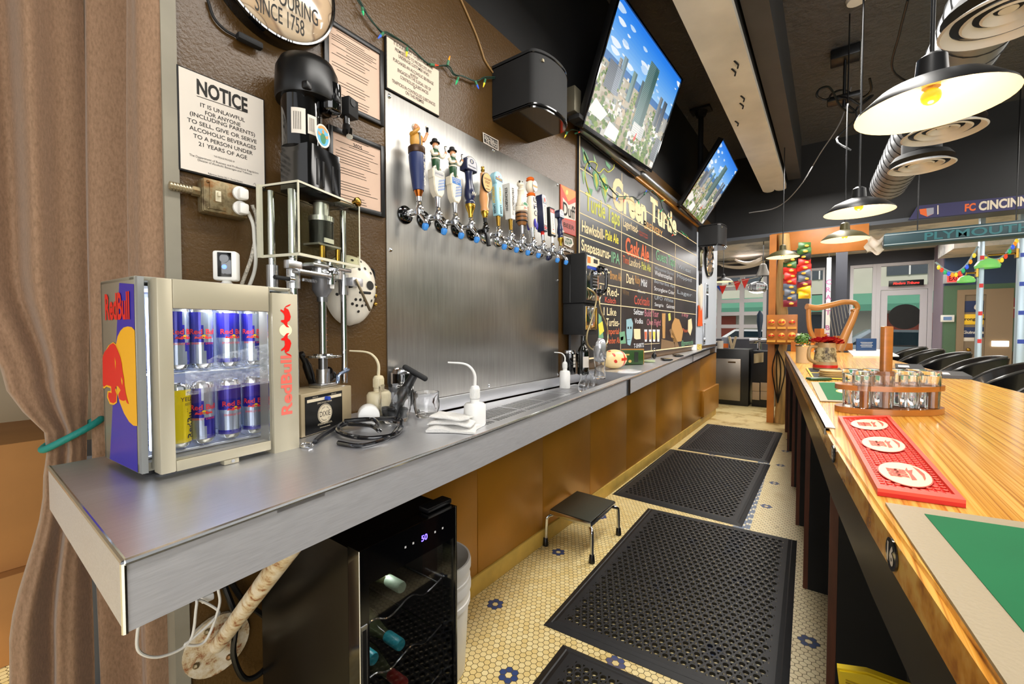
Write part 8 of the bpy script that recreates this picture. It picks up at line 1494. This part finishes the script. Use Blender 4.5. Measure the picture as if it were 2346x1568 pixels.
# ================================================================== the far end
PY = 7.14; WP = mat('weathered_timber', '#b08c54', .6, var=.3, vs=5, stretch=(6, 6, .6)); OB = mat('orange_board', '#b06a24', .45, var=.15, vs=5)
a = ony(1757, 900, PY); c = ony(1773, 900, PY); t = thing('timber_post', 'rough timber post with orange board beside it at the far end of the bar', 'post', (a.x, PY, 0)); wv = c.x - a.x
mb = MB(OB); mb.box2((0, 0, .002), (wv, .10, HDRZ - .06)); mb.build('board', t); mb = MB(WP); x1 = ony(1800, 900, PY).x - a.x; mb.tube([(lerp(wv, x1, .5) + .02 * sin(i * 1.3), .06, .003 + i * (HDRZ - .07) / 12) for i in range(13)], .075, None, 12, 2); mb.build('trunk', t)
mb = MB(BLACK); [mb.tube([(wv + .02 + .03 * j, -.03, 1.55), (wv + .06 - .02 * j, -.05 - .01 * j, 1.2), (wv - .02 + .05 * j, -.04, .8), (wv + .05, -.03, .3)], .008, None, 6, 5) for j in range(4)]; mb.build('cables', t)
def fbox(name, lab, cat, px0, py0, px1, py1, y, dpt, m_, group=None, part='body', bev=.004):
    p, q_ = ony(px0, py0, y), ony(px1, py1, y); t = thing(name, lab, cat, ((p.x + q_.x) / 2, y, min(p.z, q_.z)), 0, group); w_, h_ = abs(q_.x - p.x), abs(q_.z - p.z); mb = MB(m_); mb.box((0, dpt / 2, h_ / 2), (w_, dpt, h_), bev=bev); mb.build(part, t); return t, w_, h_
t, w_, h_ = fbox('carved_sign', 'orange carved wooden sign with round dials fixed to the timber post', 'sign', 1757, 722, 1826, 790, PY - .14, .06, OB); mb = MB(mat('carving_gold', '#e0a040', .35, .3))
for i in range(3):
    for j in range(2): x, z = -w_ / 2 + w_ * (i + .5) / 3, h_ * (.3 + .45 * j); mb.lathe([(w_ * (.07 + .025 * ((i + j) % 3)), 0), (w_ * (.08 + .025 * ((i + j) % 3)), .015), (w_ * .05, .02), (0, .035)], None, 18, T=Matrix.Translation((x, -.001, z)) @ RX(pi / 2)); mb.box((x, -.02, z), (.07, .02, .02), RED); mb.box((x, -.02, z - .08), (.10, .03, .03))
mb.build('dials', t)
t, w_, h_ = fbox('shelf_board', 'long orange wooden board under the header behind the third lamp', 'shelf', 1767, 537, 1990, 572, PY + .145, .04, OB)
CP = {c_: mat('bag_' + c_, h_, .35) for c_, h_ in dict(red='#c8281c', grey='#5a6270', yellow='#e8c020', green='#3f6a34', orange='#d87a2c', maroon='#7a2430').items()}
for si, (px, y0, seq, nm) in enumerate(((1810, 575, ['black', 'olive', 'green', 'red', 'red', 'red', 'grey', 'grey', 'grey', 'maroon'], 'left'), (1842, 556, ['green', 'green', 'black', 'red', 'red', 'grey', 'grey', 'maroon', 'yellow', 'yellow'], 'right'))):
    for i, c_ in enumerate(seq):
        p = ony(px, y0 + 12.5 * i + 8, PY - .22); m_ = CP.get(c_, BLACKM if c_ == 'black' else SHG); t = thing('snack_bag', '%s snack bag hanging on the %s display strip by the post, %s from the top' % (c_, nm, ('first', 'second', 'third', 'fourth', 'fifth', 'sixth', 'seventh', 'eighth', 'ninth', 'tenth')[i]), 'snack bag', p, .15 + .5 * sin(i * 2.1 + si), 'snack bags on the %s strip' % nm)
        mb = MB(m_); mb.grid(lambda u, v_: (.16 * (u - .5), -.035 * sin(pi * u) * sin(pi * v_) - .012, .095 * (v_ - .5)), 8, 8); mb.grid(lambda u, v_: (.16 * (u - .5), .02 * sin(pi * u) * sin(pi * v_) - .010, .095 * (v_ - .5)), 8, 8); mb.build('pouch', t); mb = MB(mat('bag_chip', '#e8a83c', .5)); mb.sph((.01, -.045, -.005), (.028, .006, .016), seg=10); mb.build('print', t)
# bar fridge, V and friends
FYY = 8.36; t, w_, h_ = fbox('bar_fridge', 'steel fronted under-counter fridge at the far end of the aisle', 'fridge', 1590, 930, 1716, 812, FYY + .06, .55, BLACK); t.location.z = .001; xs0 = ony(1590, 900, FYY).x - t.location.x; xs1 = ony(1696, 900, FYY).x - t.location.x; h2 = ony(1660, 822, FYY).z; mb = MB(brushed('fridge_steel', '#8c8378', .3, (2, 60, 60), .06)); mb.box2((xs0, -.06, .09), (xs1, -.002, h2), bev=.005); mb.build('door', t); mb = MB(CHROME); mb.box((xs1 - .14, -.064, h2 - .06), (.12, .006, .025)); mb.build('badge', t); ftop = h_
a, c = ony(1668, 812, FYY + .2), ony(1688, 784, FYY + .2); lx = a.x - t.location.x; fz = ftop + .002; vw, vh = c.x - a.x, up(a, 28)
tv_ = thing('letter_ornament', 'cream wooden letter V standing on the far fridge', 'letter', (a.x + vw / 2, FYY + .2, fz)); mb = MB(mat('letter_cream', '#c8b490', .5)); mb.prism([(-vw / 2, vh), (-vw * .28, vh), (0, vh * .3), (vw * .28, vh), (vw / 2, vh), (vw * .16, 0), (-vw * .16, 0)], -.03, .03); mb.build('letter', tv_)
p = ony(1650, 808, FYY + .2); t = thing('handled_mug', 'pale mug standing left of the letter V on the far fridge', 'mug', (p.x, FYY + .2, fz)); mb = MB(PAPER); mb.lathe([(.05, 0), (.05, .14), (.045, .14), (.045, .01), (0, .01)]); mb.build('mug', t); mb = MB(PAPER); mb.tube([(-.05, 0, .12), (-.10, 0, .11), (-.10, 0, .04), (-.05, 0, .03)], .012, None, 8, 4); mb.build('handle', t)
p = ony(1661, 808, FYY + .3); t = thing('sign_block', 'clear stand with orange square beside the mug on the far fridge', 'sign', (p.x, FYY + .32, fz)); MB(mat('stand_grey', '#8a93a4', .3)).box((0, 0, .1), (.12, .03, .2)).build('stand', t); MB(ORANGE).box((.01, -.017, .05), (.09, .003, .08)).build('square', t)
t, w_, h_ = fbox('side_cabinet', 'black cabinet between the far fridge and the timber post', 'cabinet', 1722, 931, 1775, 806, 8.5, .5, mat('cabinet_black', '#14151c', .5)); t.location.z = .001; cl = t
p = ony(1727, 811, 8.46); q_ = ony(1749, 834, 8.46); MBt = MB(mat('beige_cloth', '#b8a98a', .8)); o = tag(MBt.grid(lambda u, v_: (p.x + (q_.x - p.x) * u, 8.47 - .02 * sin(u * 9) * (1 - v_), q_.z + (p.z - q_.z) * v_ + .03 * u), 12, 8).build('bar_towel'), 'beige bar towel hanging over the black cabinet', 'towel')
for i in range(4): x, y = 1723 + 19 * (i % 2), 878 + 20 * (i // 2); fbox('paper_pocket', 'brown paper pocket on the black cabinet, %s of four' % ('upper left', 'upper right', 'lower left', 'lower right')[i], 'pocket', x, y + 18, x + 17, y, 8.465, .03, mat('kraft_paper', '#b09a80', .7), 'paper pockets on the cabinet')
p = ony(1741, 690, 8.9); t = thing('tap_lever', 'dark blue tall tap handle before the garage door', 'tap handle', ony(1740, 775, 8.9)); MB(mat('tap_slate', '#33465c', .3)).lathe([(.02, 0), (.025, .1), (.05, .3), (.05, .42), (.01, .5)], None, 14, sy=.5).build('handle', t)
t = thing('beer_font', 'chrome beer font under the dark blue tap handle', 'beer font', ony(1740, 806, 8.9)); t.location.z = cl.location.z + ony(1740, 806, 8.5).z + .002; hh_ = ony(1740, 776, 8.9).z - t.location.z; mb = MB(CHROME); mb.cyl((0, 0, 0), (0, 0, hh_), .04); mb.cyl((-.16, 0, hh_ * .8), (.16, 0, hh_ * .8), .045); mb.build('column', t)
p = atd(1748, 630, 7.6); t = thing('ship_bell', 'dark metal bell hanging beside the timber post', 'bell', p); mb = MB(mat('bell_bronze', '#4a4640', .35, .8)); mb.lathe([(.12, -.02), (.10, .02), (.07, .10), (.05, .18), (.02, .2), (0, .2)]); mb.build('bell', t); mb = MB(BLACK); mb.cyl((0, 0, .2), (0, 0, HDRZ - .06 - p.z if p.y < HDRY + .3 else 2.929 - p.z), .006); mb.build('hanger', t)
t = thing('globe_light', 'clear glass globe light below the dark bell', 'lamp', p + Vector((-.08, .0, -.22))); MB(BLACK).cyl((.02, 0, .1), (.08, 0, .2), .008).build('hook', t); MB(GLASS).sph((0, 0, 0), (.17, .17, .11)).build('globe', t); MB(BLACK).box((.2, 0, 0), (.08, .04, .06)).build('bracket', t)
ps_ = [ony(x, y, FY + .008) for x, y in ((1600, 640), (1655, 655), (1706, 642), (1756, 630))]; tag(MB(PAPER).tube(ps_, .008, None, 6, 4).build('bunting_string'), 'white string carrying the pennants across the garage door', 'string')
for i, (px, py, lab, m_) in enumerate(((1655, 664, 'blue and red pennant', 'a'), (1688, 655, 'red and white pennant', 'b'), (1706, 650, 'red pennant', 'c'))): p = ony(px, py, FY + .006); t = thing('pennant', '%s hung across the garage door' % lab, 'pennant', p, 0, 'pennants at the garage door'); MB(RED).prism([(-.07, .1), (.1, .12), (.0, -.12)], -.003, .003).build('cloth', t); MB(BLUE if m_ == 'a' else PAPER).prism([(-.15, .1), (-.072, .1), (-.03, -.05)], -.003, .003).build('half', t)
# green side room
t, w_, h_ = fbox('exit_sign', 'red lit exit sign on a grey housing high on the green wall', 'exit sign', 2161, 650, 2206, 627, GWY - .06, .05, mat('sign_grey', '#a9acb0', .4)); mb = MB(mat('exit_red', '#ff3a30', .4, emit=1.6)); mb.box((.02, -.004, h_ * .52), (w_ * .78, .006, h_ * .8)); mb.build('lit_face', t); mb = MB(PAPER); mb.text('EXIT', h_ * .5, (.02, -.008, h_ * .52), mat('exit_dark', '#8a1410', .5), w=w_ * .6, bold=.05); mb.build('letters', t)
t, w_, h_ = fbox('thermostat', 'white thermostat with blue screen on the green wall', 'thermostat', 2155, 738, 2187, 722, GWY - .03, .028, WHITE); mb = MB(mat('thermo_screen', '#4a6a94', .3, emit=.3)); mb.box((0, -.002, h_ / 2), (w_ * .62, .003, h_ * .5)); mb.build('screen', t)
yD = GWY - .026
for nm, a, m_, txt, tc_, lab in (('pennant_flag', (2205, 716, 2254, 689), mat('navy_flag', '#1c2c56', .6), '6', PAPER, 'navy jersey flag numbered 6 on the tan door'), ('door_sign', (2204, 744, 2254, 720), YELLOW, 'Strongbow', INK, 'yellow sign on the middle of the tan door'), ('pennant_flag', (2206, 773, 2254, 750), mat('navy_flag', '#1c2c56', .6), 'Guinness', PAPER, 'navy sign with pale script on the lower part of the tan door'), ('door_sign', (2206, 782, 2232, 774), PAPER, '', INK, 'small white notice below the navy sign on the tan door')):
    t, w_, h_ = fbox(nm, lab, 'sign', *a, yD, .004, m_, bev=.001); 
    if txt: mb = MB(tc_); mb.text(txt, h_ * (.6 if txt == '6' else .28), (w_ * (.2 if txt == '6' else 0), -.001, h_ / 2), tc_, bold=.03); mb.build('print', t)
t, w_, h_ = fbox('wall_poster', 'red poster on the green wall at the right edge of the photo', 'poster', 2305, 729, 2350, 682, GWY - .012, .01, mat('poster_dark_red', '#9a2a34', .6)); mb = MB(CREAM); mb.box((0, -.001, h_ * .5), (w_ * .8, .003, h_ * .08)); mb.box((w_ * .1, -.001, h_ * .7), (w_ * .3, .003, h_ * .06)); mb.build('print', t)
PW = mat('post_pale_blue', '#b9cdda', .3, .3); yP = 7.9
for i, (px0, px1) in enumerate(((2238, 2250), (2328, 2350))):
    a, c = ony(px0, 700, yP), ony(px1, 700, yP); t = thing('steel_post', ('pale steel post with red bands before the tan door', 'wide pale steel post with stickers at the right edge of the photo')[i], 'post', ((a.x + c.x) / 2, yP, .001)); mb = MB(PW); mb.box((0, 0, 1.46), (c.x - a.x, .10, 2.925), bev=.005); mb.build('shaft', t); mb = MB(RED if i == 0 else BLUE); [mb.box((0, -.051, .5 + .35 * j), ((c.x - a.x) * .8, .002, .05)) for j in range(6)]; mb.build('bands', t)
    z = ony(2238, (625, 587)[i], yP).z; t2 = thing('wall_sconce', ('green glass lamp on a brass arm at the banded post', 'green glass lamp on a brass arm at the wide pale post')[i], 'lamp', (a.x - .002, yP, z), 0, 'green glass sconces'); ar = (.10, .25)[i]; q7 = (.62, .85)[i]; mb = MB(BRASS); mb.tube([(0, 0, 0), (-ar, 0, 0), (-ar, 0, -.04)], .012); mb.box((-.01, 0, 0), (.02, .07, .11)); mb.build('arm', t2); mb = MB(mat('green_glass', '#7ac86a', .1, emit=.35, coat=.6)); mb.lathe([(.13 * q7, -.19 * q7), (.14 * q7, -.15 * q7), (.11 * q7, -.09 * q7), (.05 * q7, -.05 * q7)], None, 24, cap=False, T=TR(-ar, 0, 0)); mb.build('shade', t2)
for i, pts in enumerate(([(2143, 601), (2165, 618), (2190, 624), (2215, 606), (2240, 565)], [(2252, 583), (2270, 594), (2295, 590), (2320, 560), (2332, 540)])):
    P_ = [ony(x, y, 7.9) for x, y in pts]; t = thing('fairy_lights', ('string of fairy lights swagged above the exit sign', 'string of fairy lights swagged between the two pale posts')[i], 'string lights', P_[0]); Tq = Matrix.Translation(-P_[0]); mb = MB(mat('pale_flex', '#9ab0b4', .5), Tq); mb.tube(P_, .012, None, 6, 6); mb.build('wire', t); SP = smooth_path(P_, 3)
    for j, p in enumerate(SP[1:-1]): mb = MB(BULB[('yellow', 'red', 'green', 'blue', 'orange')[j % 5]], Tq); mb.sph(p + Vector((0, -.01, -.035)), (.018, .018, .032), seg=8); mb.build('bulb', t)
t, w_, h_ = fbox('neon_sign', 'black sign with red neon script in the transom over the front door', 'sign', 2036, 657, 2117, 640, FY - .08, .04, BLACK); mb = MB(mat('neon_red', '#ff2a20', .4, emit=3)); mb.text('Modern Tribune', h_ * .42, (0, -.004, h_ / 2), None, w=w_ * .75, shear=.3, bold=.01); mb.build('tubes', t)
p = ony(2073, 726, FY + .045); t = thing('round_sign', 'round black sign on the glass of the front door', 'sign', p); MB(BLACKM).lathe([(0, 0), (.25, 0), (.25, .012), (0, .012)], None, 32, T=RX(pi / 2)).build('disc', t)
t, w_, h_ = fbox('booth_panel', 'brown booth panel before the green wall beyond the stools', 'panel', 2262, 850, 2296, 790, 8.7, .06, mat('booth_brown', '#6a5440', .5)); t.location.z = .001
t, w_, h_ = fbox('strip_light', 'white strip light glowing low before the green wall', 'light', 2272, 794, 2312, 782, GWY - .055, .05, mat('strip_glow', '#fff4e0', .4, emit=4))
t, w_, h_ = fbox('wall_column', 'charcoal column between the narrow window and the shop window', 'column', 1908, 930, 1943, 560, 9.9, .3, DKGREY); t.location.z = .001
t, w_, h_ = fbox('banner', 'white vertical banner with pink letters beside the charcoal column', 'banner', 1890, 790, 1905, 590, 9.8, .02, WHITE); mb = MB(mat('banner_pink', '#b86a9a', .5)); [mb.text(ch, .09, (0, -.001, h_ * .72 - .14 * i), None, bold=.02) for i, ch in enumerate('CRAFT BEER')]; mb.build('letters', t); MB(BLACK).cyl((0, .01, h_), (0, .01, 2.929 - t.location.z), .006).build('hanger', t)
# ================================================================== street outside
FCD = mat('stucco_pale', '#c9c6b4', .8, var=.05, vs=1); YB = 27
t = thing('street_building', 'pale stucco building across the street with green awning', 'building', (2, YB, -.1)); mb = MB(FCD); mb.box((0, 3, 4), (40, 6, 8)); mb.build('wall', t); mb = MB(mat('awning_green', '#4f8a70', .6)); mb.add([(-18, -.01, 3.2), (18, -.01, 3.2), (18, -1.6, 2.6), (-18, -1.6, 2.6), (18, -1.6, 2.3), (-18, -1.6, 2.3)], [(0, 1, 2, 3), (3, 2, 4, 5)]); mb.build('awning', t)
for i in range(10): mb = MB(mat('far_window', '#4a5258', .2)); mb.box((-16 + 3.4 * i, -.02, 4.6), (1.6, .04, 1.2)); o = mb.build('window', t); mb = MB(WHITE); mb.box((-16 + 3.4 * i, -.05, 4.6), (.06, .03, 1.2)); mb.box((-16 + 3.4 * i, -.05, 4.6), (1.6, .03, .06)); mb.build('muntin', o)
for i in range(6): MB(mat('shop_red', '#a8503c', .6) if i % 2 else mat('far_window', '#4a5258', .2)).box((-13 + 5 * i, -.03, 1.2), (3.6, .06, 2.0)).build('shop_front', t)
def car(lab, x, y, m_):
    t = thing('car', lab, 'car', (x, y, -.1)); mb = MB(m_); P_ = [(-2.2, .35), (2.2, .35), (2.25, .75), (1.5, .92), (.8, 1.42), (-1.0, 1.45), (-1.7, .98), (-2.2, .9)]; mb.prism(P_, -.85, .85, bev=.08); mb.build('body', t); mb = MB(mat('car_glass', '#1c2a30', .08)); mb.prism([(1.25, .95), (.74, 1.35), (-.95, 1.38), (-1.45, .98)], -.862, .862); mb.build('windows', t)
    for sx in (-1.35, 1.4):
        for sy in (-.8, .8): mb = MB(RUBBER); mb.cyl((sx, sy - .1, .33), (sx, sy + .1, .33), .33, None, 20); mb.cyl((sx, sy - .11, .33), (sx, sy + .11, .33), .18, ALU, 14); mb.build('wheel', t)
car('silver car parked outside behind the front door', 2.0, 17.5, mat('car_silver', '#9aa6ac', .2, .6)); car('white car farther along outside the shop window', -2.2, 21, mat('car_white', '#e0e2e0', .2)); car('red car parked outside the garage door', -9.0, 20, mat('car_red', '#c0281c', .2))
